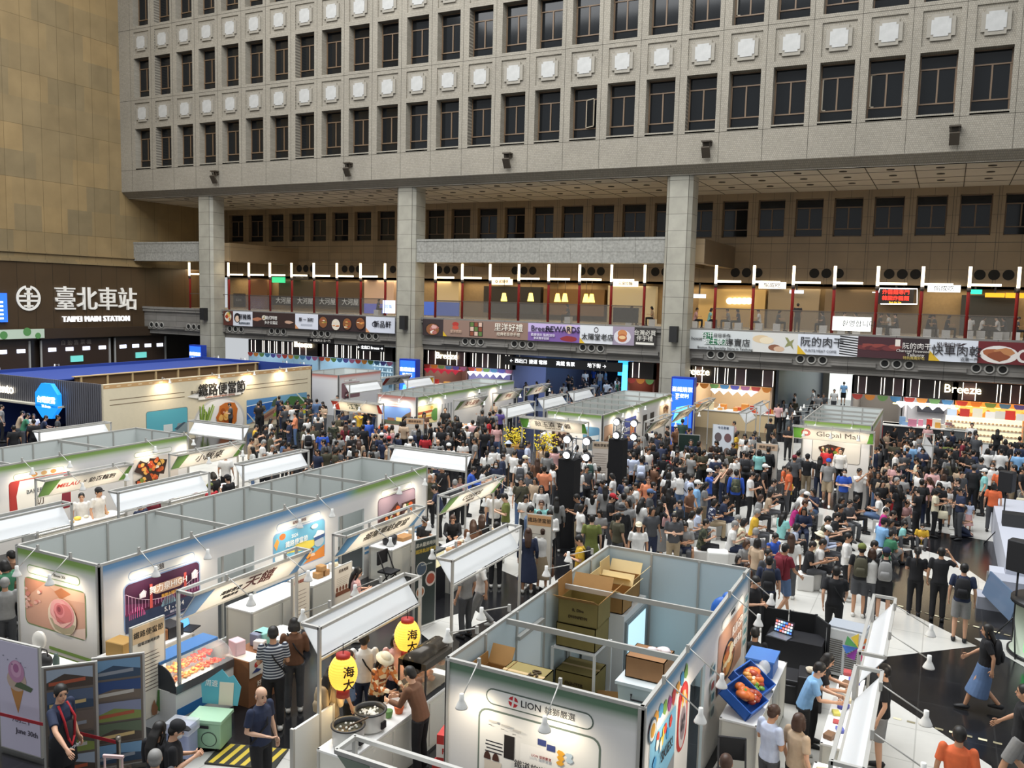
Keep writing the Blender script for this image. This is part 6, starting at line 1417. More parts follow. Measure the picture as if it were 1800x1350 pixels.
CROWD = """450,746,phone,y,Tk,short,r
451,759,phone,e,Td,long,r
468,746,phone,k,Tk,pony,r,P
476,735,stand,w,Td,long,r,Ge
480,751,phone,w,Tk,short,r,Bk
477,759,phone,v,Tk,short,r
463,773,phone,w,Td,short-g,r
442,769,phone,e,Tk,short,r
444,785,stand,w,Tj,long,l
465,794,stand,w,Tk,short-g,t
479,782,stand,w,Td,short-g,t
498,773,phone,j,Tk,long,r
507,736,phone,n,Tn,short,l
519,725,fold,s,Tj,bun,l,long
540,733,stand,w,Td,bob,tr
534,748,phone,v,Tk,bob,r
542,752,stand,w,Tk,short,a,Bk
551,746,stand2,v,Tk,short,t
567,756,stand,b,Tk,short,a
569,772,stand,d,Td,short,l,Bd
559,733,reach,k,Tk,short,a
557,701,stand,j,Kj,bun,a,long
569,710,phone,e,Td,long,tl,mask
560,724,stand,w,Tk,long,t,mask
586,740,phone,C,Tk,short,a
596,728,phone,v,Tk,short,a
602,740,stand,e,Tk,bob,a
581,761,phone,g,Td,long,a,long
594,769,stand,c,Tk,short,a,k1.35
608,746,stand,m,Tk,long-f,a
618,755,stand,w,Tj,long,a
622,740,phone,d,Tk,cap:w,a
632,721,photo,y,Tk,short,tl
614,736,stand,d,Tk,short,a
638,746,stand,k,Tk,short,a
648,736,stand,b,Tk,short,t,long
631,772,phone,e,Tk,long-f,a
622,780,stand,w,Tk,long,a
627,790,phone,k,Tk,short,t
641,791,stand,e,Tk,long,t
657,782,phone,g,Td,bob,a
671,761,stand,n,Tk,cap:w,a
676,769,stand,n,Tk,short,a
674,738,stand,o,Tk,bob,a
684,751,stand,p,Tk,pony,a
684,767,stand,d,Tk,cap:r,a
699,761,stand,n,Tk,pony,ar
722,767,stand,w,Tg,cap:w,a
733,745,stand,g,Tk,short,a
736,754,stand,n,Tk,long,a
748,762,stand,r,Tk,bob,a
772,741,stand,k,Tk,short,a,Xw
770,772,stand,g,Td,bald,t
788,762,stand,k,Tk,short,t
789,779,stand,w,Tk,cap:w,a
814,774,phone,w,Tk,bob,t
830,760,phone,d,Tk,long,a
835,769,stand,g,Tk,short,l
831,738,stand,p,Td,short,a
801,730,stand,v,Tk,long,t
840,739,stand,e,Td,long,a
853,752,stand,k,Tk,cap:k,a
860,735,stand,r,Tk,bob,r
868,758,stand,s,Tk,short,t,k1.3
873,745,stand,p,Tj,long,t
848,721,stand,d,Tk,short,a
861,724,stand,k,Tk,short,a
867,721,stand,g,Tk,short,a
879,719,stand,u,Tk,bob,a
856,792,phone,w,Tj,pony,a
866,784,phone,w,Tk,bob,a
872,810,stand,n,Tk,bob,t,mask
857,816,phone,k,Tk,long,r
850,820,phone,w,Tk,long,r
832,820,reach,b,Tk,short,r,long
753,819,phone,w,Tk,short,t
756,834,stand,v,Tk,bald,t
777,817,stand2,k,Tk,short,t,Xg,none
800,843,phone,d,Tk,short-g,a
809,836,stand,p,Tk,bob,t
764,852,reach,n,Tk,short,l
894,775,stand,g,Td,hat:l:bob,a
917,778,phone,n,Tk,bob,a
928,775,stand,l,Td,short,r
905,792,phone,w,Sk,short,ar
886,786,phone,w,Tk,bob,a
884,797,stand,n,Tn,short,r
923,801,stand,w,Tk,cap:i,r
915,807,stand,w,Tk,short,a,Bd
953,756,bend,w,Td,short,al
955,782,stand,e,Tk,pony,a,none
962,793,stand,g,Tk,bob,a
976,785,stand,p,Tk,bob,a
988,780,stand,d,Tk,short,a
988,795,fold,k,Sh,short,l
945,805,stand,f,Td,long-f,a
957,818,stand,s,Tk,short,a
952,853,stand,w,Tk,long,t,long
916,840,stand,v,Tj,short,t,Xk
1014,782,stand,g,Tg,short,a
1026,800,stand,g,Tk,cap:w,a
1029,788,stand,k,Tk,short,a
1037,801,stand,w,Td,short,a,Ba
1053,820,squat,w,Tg,short,a,Bg
1035,829,squat,p,Td,long,a
1027,846,squat,w,Tk,short,a
1042,862,squat,w,Tk,long,a
1074,846,squat,o,Td,short,r,k.8
1076,868,phone,k,Td,cap:r,r
870,860,stand,w,Tk,short,a
888,867,phone,x,Td,short,l
1117,777,stand,k,Tk,short-g,tr
1153,759,phone,k,Tk,short,t
1163,777,reach,n,Tk,cap:k,a
1200,736,stand,a,Tk,cap:w,a
1167,798,phone,k,Tk,bob,a
1184,808,bend,r,Tk,short,r
1114,795,phone,l,Tk,short,a
1128,803,stand,g,Tj,short,a,Bl
1094,809,stand,g,Tk,long,a
1191,782,stand,w,Td,long,a
1208,785,phone,w,Td,long,l,Gi
1215,772,stand,n,Tk,short,t
1263,745,stand,w,Tk,long,a
1273,759,phone,w,Tk,short,t,Xk
1291,740,wave,p,Td,cap:w,l
1296,758,phone,y,Tf,long-f,r
1250,784,stand,w,Tk,bob-f,a,Bk
1257,795,stand,w,Tk,short-f,a
1270,794,stand,g,Tk,long,a
1293,801,stand,w,Tk,short,tr,mask
1247,824,photo,b,Tn,cap:w,r
1260,818,photo,k,Tk,short,r
1283,824,phone,k,Tk,bob-f,r
1295,825,stand,b,Tk,short,a,BC,long
1197,827,stand,w,Tj,pony,t
1205,831,stand,l,Tj,long,ar,Xk
1215,833,stand,l,Tk,short,r
1226,844,stand,c,Th,cap:w,r
1241,847,phone,g,Th,long,r
1175,843,stand,k,Th,long,ar,Gi
1143,860,stand,d,Tk,cap:j,r
1149,847,stand,n,Tk,short,r
1140,837,stand,s,Tk,short-f,t
1127,847,squat,o,Td,bob-f,r
1108,855,stand,g,Td,short,r
1097,866,stand,g,Td,short,a
1099,840,bend,l,Td,short,r
1359,760,reach,d,Tk,short-g,l
1387,747,fold,k,Tk,cap:k:long,t
1355,735,stand,k,Tk,short,a
1335,790,stand,t,Tk,bob,a
1351,786,stand,k,Tk,short,a,coat
1397,800,stand,d,Tk,cap:m,a
1404,792,stand,g,Tk,short,a,Bd
1420,798,stand,k,Th,cap:k,a
1442,802,stand,k,Tn,long,a
1454,785,stand,r,Tk,bob,t
1478,788,stand,w,Tk,short,t,long
1457,806,walk,g,Sh,cap:b,t
1485,824,fold,b,Td,short,t,mask
1511,823,photo,w,Tk,short,tr
1388,819,stand2,o,Td,short,l
1378,819,stand,o,Td,short,r,k1.2
1389,840,phone,y,Tk,short,ar,k1.25
1360,842,sit,d,Tk,short,r
1345,816,stand,k,Tk,cap:w,r,mask
1322,829,phone,w,Tk,short,r
1331,832,stand,k,Tk,long,r
1313,794,stand,d,Tk,short,a,Bk
1410,861,sit,w,Td,short-g,r
1430,859,eat,n,Tj,bob,tl
1709,743,stand,w,Tk,short,t
1717,762,stand,d,Tk,short,t
1754,754,stand,k,Tk,long,a
1687,727,stand,k,Tk,short,r
1705,758,stand,k,Tk,short,r
1715,756,stand,d,Tk,bob,r
1632,746,stand,p,Td,bob,t
1656,756,stand,w,Td,bob,t
1594,772,stand,w,Tk,pony,r
1609,765,stand,w,Tk,bob-f,r
1602,777,stand,c,Tj,short,a
1625,776,stand,l,Tk,long,a
1650,766,stand,n,Tk,short,a
1577,792,phone,w,Tk,cap:k,r
1574,814,phone,p,Td,long,t
1612,804,phone,i,Tk,short,l
1654,777,stand,k,Th,short,a,Bk
1668,775,stand,x,Td,bob,a
1679,780,stand,k,Tk,short,ar,long
1694,771,stand,m,Tk,short,r
1671,801,stand,g,Tk,short,a,Bd
1705,795,phone,k,Tk,short,tl
1712,790,stand,n,Tk,short,ar
1737,788,stand,w,Td,hat:i:bob,a
1761,788,stand,w,Tk,short,a
1791,791,stand,c,Tk,short,a
1768,772,stand,k,Tk,bob,a
1793,767,stand,k,Tk,short,a
1796,778,stand,n,Tk,short,a
1640,821,stand,p,Td,short-f,a
1664,823,stand,k,Tk,bob,a
1660,833,stand,w,Td,bob-f,a
1713,817,stand,k,Tk,cap:d,a
1732,824,stand,t,Tk,cap:w,l,mask
1760,821,stand,o,Tk,cap:k,a
1797,820,stand,k,Tg,short,r,Gi
1635,839,phone,p,Tk,long-f,l
1745,813,stand,w,Tk,short,t,mask
1726,804,stand,d,Tk,short,ar
1742,780,stand,d,Tk,short,ar
1777,777,stand,k,Tk,short,l
1784,817,stand,e,Th,short,l
1577,839,fold,k,Tr,short-g,tr
1621,842,stand,k,Tn,short,a,Bk
1648,858,phone,i,Tk,hat:k:bob,r,Gi
1668,856,fold,w,Sg,short,t,k1.3
1658,855,stand,k,Td,short,t,k1.25
1685,840,stand,k,Tk,short,l,Xp
1695,889,kneel,g,Tn,long,r
1705,880,stand,l,Kp,short,t,k.98
1748,848,stand,o,Td,bob,a,Go
1578,873,squat,w,Td,hat:i:short,r
1595,879,squat,p,Tg,short,tr
1561,877,sit,w,Tk,cap:k,r
1557,892,sit,z,Td,short,r,k.85
1570,897,squat,k,Tk,short,r
1554,911,sit,c,Td,cap:k,ar
1567,912,squat,d,Td,bob,tr
1591,916,squat,t,Tk,short,r,k.85
1622,920,squat,y,Td,short,t,k.8,mask
1567,931,squat,q,Sg,short,ar,mask
1559,963,photo,k,Sk,cap:n,a,Bg,long
1614,962,phone,k,Tk,pony,a
1656,962,wave,k,Tk,short,a
1696,990,stand,n,Sg,short,a,Bk
1544,865,sit,w,Tj,short,l
1544,845,stand,k,Td,short,t,k1.2
1544,829,stand,k,Tj,bob,t
1412,860,sit,w,Td,short-g,r
1418,865,sit,w,Td,cap:w,ar,mask
1414,891,sit,n,Tn,long,t,long
1415,878,sit,o,Tk,short-f,r
1401,882,sit,z,Td,long-g,r
1379,898,sit,t,Td,long,ar
1337,869,sit,g,Tk,bob-f,r
1355,862,eat,e,Td,bob,r
1331,894,sit,y,Td,short-g,r
1329,928,sit,g,Td,short-g,a
1363,937,sit,b,Tk,short,tr,none
1332,946,stand,e,Td,bob,ar
1381,955,walk,m,Sj,short,ar,Bm
1401,920,squat,l,Tk,bob,r
1392,938,stand,w,Td,long-f,a
1428,951,read,k,Td,short,r
1446,947,read,w,Tk,short,r,Xk
1454,924,read,l,Td,cap:w,r,long
1441,934,sit,i,Td,hat:i:bob,r
1472,900,read,k,Tk,short,r
1455,907,read,v,Td,short,r
1478,886,sit,k,Tk,short,tr
1480,873,sit,k,Td,bob,tr
1494,878,sit,d,Td,short,tr
1506,870,sit,k,Tk,bob,r
1491,936,stand2,w,Tk,short,r,long
1516,956,stand,k,Sd,cap:x,a,Bv
1534,964,stand,w,Td,bob-f,a
1537,950,sit,w,Tk,short,r
1353,977,stand,n,Tk,short,a,Bk
1351,964,stand,d,Td,short,tr
1471,995,walk,k,Tk,short,a,Xk
1328,1012,phone,k,Tk,short,tr
1328,1103,sit,k,Td,short,a
955,927,stand,w,Kh,bun-f,a,Gf
929,928,stand,n,Kn,long-f,a,long
932,889,phone,j,Td,short,r
948,898,phone,e,Td,bob,t
967,896,phone,w,Tk,short,t,long,mask
952,879,stand,t,Td,short-f,t
979,873,stand,g,Tk,long,a,long
796,905,reach,k,Tk,bun-f,t,long
832,914,reach,f,Tk,long-f,a
847,905,reach,k,Tk,long-f,a
873,917,stand,k,Tk,short,a
747,908,phone,k,Tk,bun,tr
1015,868,phone,k,Th,short,l
1041,904,stand,x,Kx,short,a
1093,888,stand,k,Tk,hat:k:short-g,t,coat,mask
1019,940,phone,y,Tk,short,l,Bk
1123,918,stand,w,Td,cap:i:long,t
1161,882,wave,k,Kg,long,ar,Gp
1186,901,phone,d,Th,short,t
1197,915,sit,k,Sn,short,r
1024,872,bend,c,Tj,short,r,k1.2
1102,855,stand,g,Td,short-g,a
1087,901,stand,v,Td,short,ar
1217,898,sit,w,Td,bob,r
1230,891,sit,l,Td,bob,r
1256,877,sit,N,Th,bob,r
1276,870,eat,n,Tn,short,r
1241,912,eat,C,Tk,short,r
1297,905,sit,g,Td,short-g,r
1292,915,eat,w,Tn,short-g,r
1308,911,sit,i,Td,bob,r
1313,949,sit,g,Td,bob-f,tr
1298,976,stand,k,Tk,bob,tr,k1.35
1313,989,stand,f,Td,short-f,tr,k1.3
1205,917,sit,g,Td,short,t
2,711,stand,g,Tk,cap:w,r
39,722,reach,e,Td,short,r
48,726,reach,q,Td,short,r
59,727,stand,w,Tk,bob,t
59,736,stand,k,Tk,short,a
24,747,stand,k,Tk,short,a
80,730,reach,n,Td,short,r
101,729,stand,d,Tk,short,r
952,653,stand,k,Tk,short,a
967,647,stand,k,Tk,short,a
973,650,stand,m,Tk,short,a
992,645,stand,w,Td,bob,a
999,652,stand,g,Td,short,a,Bg
981,651,stand,v,Tk,short,a
1022,643,stand,r,Tk,short,a
1029,651,stand,w,Sk,short,a,Bk
1044,647,stand,b,Tk,short,ar
1065,650,stand,c,Td,short,l,Xw
1055,651,stand,g,Tj,short,a
1045,669,stand,g,Td,cap:g,a
1067,669,stand,w,Td,short,a,Bl
1075,673,stand,w,Tk,bob,a
1073,682,stand,k,Tk,short,r
1085,669,stand,q,Tk,short,r
1095,669,stand,k,Tk,short,r
1009,679,stand,k,Tk,short,t
991,673,stand,w,Tj,short,a
961,641,stand,g,Td,bob,r
924,650,stand,k,Tk,short,r
929,647,stand,d,Tk,short,r
1399,658,stand,k,Tk,short,a,Bt
1430,684,walk,w,Tk,pony,l
1439,692,stand,g,Tk,short,a,Bd
1448,692,stand,d,Tk,short,t
1484,671,stand,c,Sk,short,a,Bj
1467,684,stand,w,Td,short,t
1457,659,stand,k,Tk,short,a
1466,659,stand,k,Tk,bob,a
1366,689,stand,r,Tk,bob,r
1398,691,stand,g,Tj,short,l
1396,700,stand,v,Tk,short,a
1393,709,stand,d,Td,bob,l,Bk
1402,716,stand,k,Tk,long,a
1378,703,stand,l,Td,bob,t,mask
1369,708,stand,p,Tk,short,a
1378,710,stand,w,Tk,long,a
1348,679,stand,k,Tk,short,r"""
FEM = {'long', 'bob', 'pony', 'bun'}
SEATS = []
for ln in CROWD.strip().splitlines():
    t = ln.split(','); px, py = float(t[0]), float(t[1]); pose, top, bot, hair, fc = t[2:7]; rest = t[7:]
    base = hair.split(':')[-1] if ':' in hair and len(hair.split(':')) > 2 else hair
    sc = .945 if any(base.startswith(w) for w in FEM) else 1.0
    sleeve, extra = 'short', []
    for e in rest:
        if e in ('long', 'none', 'coat'): sleeve = e
        elif e[0] == 'k' and e[1:2].isdigit() or e[:2] == 'k.': sc = float(e[1:]) / (1.71 if pose in ('stand', 'stand2', 'phone', 'fold', 'walk', 'wave', 'bend', 'reach', 'photo') else 1)
        else: extra.append(e)
    sc *= 1 + .025 * math.sin(px * 3.1 + py)
    x, y = at_z(px, py, hgt(pose, sc)); rz = face_dir(x, y, fc)
    J = POSES[pose]; C, R = head_frame(J); off = Matrix.Rotation(rz, 3, 'Z') @ V((C.x, C.y - .02, 0)) * sc
    person(x - off.x, y - off.y, rz, pose, top, bot, hair, sc, sleeve, extra=extra)
    if pose in ('sit', 'eat', 'read'): SEATS.append((x - off.x, y - off.y, rz, sc, top))
# the low white stools the audience sits on
stm = MB(); stm.box(-.2, .2, -.2, .2, .0, .44); STM = stm.mesh('stool'); STM.materials.append(mat('#dcdad5', .5))
for i, (x, y, rz, sc, top) in enumerate(SEATS):
    o = link('stool', STM, None, (x, y, 0), (0, 0, rz)); o.scale = (1, 1, sc * .98); m = o.modifiers.new('bevel', 'BEVEL'); m.width = .03; m.segments = 2
    o['category'] = 'stool'; o['group'] = 'white block stools of the audience'; PEOPLE[-1]; o['_seat'] = i; del o['_seat']
    STOOLS = globals().setdefault('STOOLS', []); STOOLS.append((o, x, y))
# ------------------------------------------------------------------ people in the foreground, placed one by one
def hero(px, py, pose, top, bot, hair, fc, label, scale=1.0, sleeve='short', extra=(), rot=None, fine=True):
    x, y = at_z(px, py, hgt(pose, scale)); rz = face_dir(x, y, fc) if rot is None else rot
    C, R = head_frame(POSES[pose]); off = Matrix.Rotation(rz, 3, 'Z') @ V((C.x, C.y - .02, 0)) * scale
    return person(x - off.x, y - off.y, rz, pose, top, bot, hair, scale, sleeve, hero=fine, label=label, extra=extra)
h1 = hero(105, 1203, 'point', 'n', 'Tk', 'short', 'tr', 'person in a blue shirt and black apron, one hand on the belt stanchion', 1.02)
mb = MB(); J = POSES['point']
mb.tube([V(J['neck']) + V((-.07, .05, .0)), V((-.09, .15, 1.25)), V((-.05, .17, 1.0))], .018, 6); mb.tube([V(J['neck']) + V((.07, .05, .0)), V((.09, .15, 1.25)), V((.05, .17, 1.0))], .018, 6); mb.tube([V((-.05, .17, 1.0)), V((0, .175, .88)), V((.05, .17, 1.0))], .018, 6)
mb.build('apron_strap', cloth['r'], h1)
ap = MB(); etube(ap, [V((0, .02, .62)), V((0, .02, .95)), V((0, .03, 1.22))], [(.2, .165), (.185, .15), (.1, .145)], (1, 0, 0)); ap.build('apron', cloth['k'], h1); text('interplan', (0.0, .192, .86), .075, mat('#c9c9cc', .6), h1, (-1, 0, 0), (0, 0, 1), depth=.002)
hero(278, 1270, 'phone', 'k', 'Tk', 'long', 'ar', 'person with long black hair beside the one in a black cap, front left', .95, 'long')
hero(308, 1268, 'phone', 'k', 'Tk', 'cap:k', 'r', 'person in a black cap and black shirt before the wrapped blue suitcase', .98, 'short', extra=('mask',))
hero(272, 1318, 'stand', 'd', 'Tk', 'short-g', 'a', 'grey haired person cut by the bottom edge below the long haired one', .97)
hero(458, 1207, 'stand2', 'n', 'Tk', 'bald', 'tr', 'balding person in a navy shirt beside the pale green crate', 1.0, extra=('Xk',))
hero(480, 1102, 'phone', 'S', 'Tk', 'short', 'a', 'person in a striped shirt with a crossbody bag, seen from behind', 1.03, extra=('Xk', 'Gk'))
hero(517, 1087, 'phone', 'f', 'Td', 'bob', 'a', 'person in a brown jacket with bobbed hair, beside the striped shirt', .97, 'long', extra=('Xk',))
hero(676, 1147, 'reach', 'F', 'Tk', 'hat:i:long', 'tr', 'person in a cream hat, face mask and orange patterned blouse at the noodle counter', .93, 'long', extra=('mask',), rot=-PI / 2 - .2)
hero(722, 1172, 'reach', 'f', 'Tk', 'short', 'l', 'vendor in a dark brown overshirt serving at the noodle counter', .99, 'long', rot=PI / 2 + .1)
hero(697, 1113, 'stand', 'p', 'Tn', 'bob', 't', 'person in a pink top behind the further yellow lantern', .95)
hero(640, 1112, 'stand', 'w', 'Tn', 'short', 'a', 'person in a white tee behind the cream hat, back turned', .99, extra=('Xk',))
hero(612, 1143, 'stand', 'j', 'Tk', 'short-f', 'r', 'person in a blue shirt partly hidden by the nearer yellow lantern', .97)
hero(583, 1170, 'phone', 'h', 'Td', 'long', 'ar', 'person in a grey brown jacket with a backpack under the lantern awning', .95, 'long', extra=('Bh',))
hero(1360, 1240, 'phone', 'l', 'Td', 'bun-f', 'ar', 'person in a pale blue blouse with brown hair in a clip, hand at the mouth', .95, 'short')
hero(1405, 1254, 'stand', 'e', 'Tk', 'bob-f', 'ar', 'person in a beige knit top with bobbed brown hair, beside the pale blue blouse', .94)
hero(1440, 1164, 'reach', 'c', 'Tk', 'short', 'r', 'young vendor in a pale blue open shirt behind the souvenir counter', .98)
hero(1455, 1148, 'reach', 'k', 'Tk', 'bob', 'r', 'vendor in black reaching over the souvenir counter beside the pale blue shirt', .96)
hero(1556, 1167, 'stand', 'k', 'Sg', 'short', 'l', 'person in a black tee and grey shorts on the open side of the souvenir awning', 1.01)
hero(1738, 1097, 'walk', 'k', 'Kj', 'long', 'l', 'person walking over the black floor in a black tee and long blue skirt', .95, extra=('Bk',))
hero(1688, 1277, 'stand', 'o', 'Td', 'short', 'a', 'person in an orange shirt with a blue collar at the bottom edge', 1.0)
hero(1803, 1203, 'walk', 'k', 'Sg', 'short', 'l', 'person with grey trainers cut by the right picture edge', 1.0)
hero(1277, 1326, 'stand', 'e', 'Td', 'short-f', 'a', 'person with curly auburn hair, only the head above the bottom edge', .95)
hero(628, 997, 'phone', 'p', 'Tk', 'long', 'r', 'vendor with long black hair in pale pink between counters of the long stall', .93)
hero(173, 857, 'stand', 'w', 'Tk', 'cap:k', 'tr', 'tall vendor in a white printed tee and black cap in the bakery aisle', 1.03, fine=False)
hero(143, 866, 'stand', 'w', 'Tk', 'bun', 't', 'vendor in white holding a round green fan in the bakery aisle', .94, fine=False)
hero(846, 975, 'walk', 'w', 'Tg', 'short', 'l', 'walking person in white and pale grey trousers below the blank awning', .99)
hero(820, 985, 'stand', 'g', 'Td', 'short', 'al', 'person in dark trousers standing just behind the walker in white', .98, fine=False)
for px, py, c, p in ((205, 925, 'd', 'short'), (245, 880, 'n', 'short'), (268, 868, 'm', 'bob'), (335, 880, 'k', 'short'), (20, 968, 'f', 'short'), (70, 950, 'e', 'short'), (8, 985, 'q', 'bob'), (440, 870, 'f', 'bob'), (500, 850, 'k', 'short'), (560, 842, 'k', 'short'), (375, 830, 'k', 'bob'), (400, 835, 'k', 'cap:k'), (370, 850, 'r', 'cap:x'), (355, 880, 'w', 'short')):
    hero(px, py, 'phone', c, 'Tk', p, 'al', None, .97, fine=False)
hero(8, 1015, 'stand', 'g', 'Td', 'short-g', 'a', None, .98, fine=False)
# diners and passers-by on the gallery, behind the smoked glass
for i, (px, py, c, f_) in enumerate(((1000, 540, 'd', 'l'), (1103, 538, 'd', 'r'), (1140, 538, 'e', 'l'), (1222, 548, 'p', 'r'), (1244, 538, 't', 'r'), (1275, 544, 'g', 'l'), (1300, 541, 'n', 'l'), (1333, 550, 'w', 'l'), (1362, 548, 'd', 'r'), (1403, 535, 'k', 'a'), (1447, 548, 'd', 'l'), (1478, 547, 'g', 'r'), (1508, 549, 'd', 'l'), (1545, 549, 'k', 'r'), (1563, 552, 'w', 'l'), (1578, 550, 'd', 'l'), (1632, 551, 'k', 'r'), (1645, 553, 'd', 'l'), (1665, 556, 'k', 'r'), (1706, 555, 'w', 'a'), (1728, 550, 'w', 'r'), (1757, 553, 'w', 'l'), (1770, 555, 'd', 'l'), (1790, 557, 'd', 'r'), (664, 523, 'n', 'r'))):
    x, z = at_y(px, py, 50.2); person(x, 50.2 + (i % 3) * .5, face_dir(x, 50, f_), 'sit' if i not in (9,) else 'stand', c, 'Tk', 'short' if i % 2 else 'bob', .97, z=5.62)
    if i != 9: o = link('stool', STM, None, (x, 50.2 + (i % 3) * .5, 5.62)); o['category'] = 'stool'; o['group'] = 'white block stools of the gallery'; STOOLS.append((o, x, 50.2 + (i % 3) * .5))
# the far end of the crowd: individuals stay for the three hundred that show largest, the rest becomes one mass
def finish_people():
    ORDW = ['first', 'second', 'third', 'fourth', 'fifth', 'sixth', 'seventh', 'eighth', 'ninth', 'tenth', 'eleventh', 'twelfth']
    for p in PEOPLE:
        o = p['o']; w = o.matrix_basis.translation; p['d'] = math.hypot(w.x, w.y); p['gal'] = w.z > 3
    keep = sorted(PEOPLE, key=lambda p: p['d'] + (14 if p['gal'] else 0))[:298]; ks = {id(p) for p in keep}; far = [p for p in PEOPLE if id(p) not in ks]
    gone = {p['o'].name for p in far}
    for o, owner, kind, c in list(BAGS):
        if owner.name in gone:
            for ch in list(o.children): bpy.data.objects.remove(ch)
            bpy.data.objects.remove(o)
    BAGS[:] = [b for b in BAGS if _alive(b[0])]
    mb = {}; rng = random.Random(77)
    spots = [(p['x'], p['y'], p['o'].matrix_basis.translation.z, p['o'].rotation_euler.z, p['scale'], p['pose'], p['top'], p['bot'], p['hair'], p['sleeve']) for p in far]
    taken = [(p['x'], p['y']) for p in PEOPLE] + [(a + dx, b + dy) for a, b in ((-9.3, 22.4), (-9.3, 26.6), (-14.6, 29.4), (-13.2, 28.9), (-11.4, 30.2), (-5.9, 33.6), (-8, 35.5), (-9.2, 34.6)) for dx in (-.5, 0, .5) for dy in (-.4, 0, .4)]
    zones = [((-21.6, 20.8), (-15.9, 33.0), 42), ((-11.8, 21.0), (-6.2, 33), 46), ((-12.0, 29.5), (-6.4, 37.5), 26), ((-2.2, 29), (1.4, 44), 50), ((-31.6, 31), (-25.0, 39), 22), ((-21.8, 22), (-19, 40), 16), ((-25.0, 45.8), (-18, 58), 26)]
    for (xa, ya), (xb, yb), n in zones:
        k = 0; tries = 0
        while k < n and tries < n * 30:
            tries += 1; x, y = rng.uniform(xa, xb), rng.uniform(ya, yb)
            if all((x - a) ** 2 + (y - b) ** 2 > .2 for a, b in taken):
                taken.append((x, y)); k += 1
                spots.append((x, y, 0, rng.uniform(0, 6.28), rng.uniform(.9, 1.02), rng.choice(['stand', 'phone', 'phone', 'stand2']), rng.choice('kkkkkdndgwvkwgfen'), 'T' + rng.choice('kkdkn'), rng.choice(['short', 'short', 'bob', 'long']), 'short'))
    mats = []; vs = []; fs = []; mi = []
    def mid(m):
        if m not in mats: mats.append(m)
        return mats.index(m)
    base = {}
    def arr(pose, part):
        if (pose, part) not in base:
            me = pm(pose, part, .036); base[(pose, part)] = ([v.co.copy() for v in me.vertices], [tuple(q.vertices) for q in me.polygons])
        return base[(pose, part)]
    for x, y, z, rz, sc, pose, top, bot, hair, sl in spots:
        M_ = Matrix.Translation((x, y, z)) @ Matrix.Rotation(rz, 4, 'Z') @ Matrix.Scale(sc, 4)
        for part, m in (('body', SKINS[rng.randrange(4)]), ('shirt_' + ('short' if sl == 'coat' else sl), cloth[top]), ({'T': 'trousers', 'S': 'shorts', 'K': 'skirt'}[bot[0]], cloth[bot[1]]), ('hair_' + hair, HAIRC['']), ('shoe0', shoe_k), ('shoe1', shoe_k)):
            a, f = arr(pose, part); n0 = len(vs); vs.extend([(M_ @ v)[:] for v in a]); fs.extend([tuple(i + n0 for i in q) for q in f]); mi.extend([mid(m)] * len(f))
    me = bpy.data.meshes.new('crowd'); me.from_pydata(vs, [], fs); me.polygons.foreach_set('material_index', mi); me.polygons.foreach_set('use_smooth', [True] * len(fs)); me.update()
    for m in mats: me.materials.append(m)
    o = link('crowd', me); tag(o, 'dense far crowd of visitors between the back stalls, too many to count', 'crowd', kind='stuff')
    for p in far:
        for ch in list(p['o'].children): bpy.data.objects.remove(ch)
        bpy.data.objects.remove(p['o'])
    # labels
    LAND = [((-10.0, 14.2), 'by the nearest stall'), ((-9.6, 18.4), 'by the COSMOS awning'), ((-12.2, 21.4), 'by the end awning of the long stall'), ((-9.46, 22.4), 'by the first light tower'), ((-9.5, 26.6), 'by the second light tower'), ((-13.7, 31.5), 'by the 敲玉滴 awning'), ((-11, 37), 'by the beer poster stall'),
            ((-18.4, 37), 'by the train poster stall'), ((-23.2, 31.5), 'by the 江商 end awning'), ((-29, 33), 'by the cream pavilion end'), ((-23, 23), 'by the bakery end awning'), ((-18.8, 17.5), 'in the bakery aisle'), ((-35, 22.5), 'under the corrugated wall'), ((-3.6, 35), 'by the Global Mall front'), ((-7, 38), 'by the two blank far awnings'), ((-5, 24), 'in the seated audience'), ((-3, 20), 'behind the carton stall'), ((-1.2, 28), 'at the far edge of the audience'), ((0.3, 24.8), 'on the black floor before the stage'), ((0.3, 21.5), 'on the white floor before the stage'),
            ((0.6, 33), 'behind the black loudspeaker'), ((0.8, 41), 'before the pastry shop'), ((-1.8, 17), 'by the black screens'), ((-6.2, 56), 'in the right corridor'), ((-21, 52), 'in the central passage'), ((-15, 27), 'in the middle aisle crowd'), ((-19, 28), 'in the queue left of the middle')]
    HN = dict(short='short hair', long='long hair', bob='bobbed hair', pony='a ponytail', bun='a hair bun', bald='a balding head')
    PN = dict(stand='standing', stand2='standing', phone='with a phone', photo='taking a picture', fold='arms folded', walk='walking', reach='reaching forward', bend='bending down', wave='one arm raised', sit='seated', eat='seated eating', read='seated reading', squat='sitting on the floor', kneel='kneeling', point='pointing')
    rows = {}
    for p in keep:
        if p['label']: continue
        hair = (CN[p['hat'][1]] + (' cap' if p['hat'][0] == 'cap' else ' hat')) if p['hat'] else ({'': '', 'g': 'grey ', 'f': 'brown '}[p['hc']] + HN[p['hair']]).replace('grey a ', 'a grey ').replace('brown a ', 'a brown ')
        if p['gal']: land = 'at the gallery railing'
        else: land = min(LAND, key=lambda q: (q[0][0] - p['x']) ** 2 + (q[0][1] - p['y']) ** 2)[1]
        bk = {'T': 'trousers', 'S': 'shorts', 'K': 'skirt'}[p['bot'][0]]
        lb = f"person {PN[p['pose']]}, {CN[p['top']]} top, {hair}, {land}"
        lb2 = f"person {PN[p['pose']]}, {CN[p['top']]} top, {CN[p['bot'][1]]} {bk}, {hair}, {land}"
        if len(lb2.split()) > 16: lb2 = lb2.replace('person ', '', 1).replace(' top,', ',')
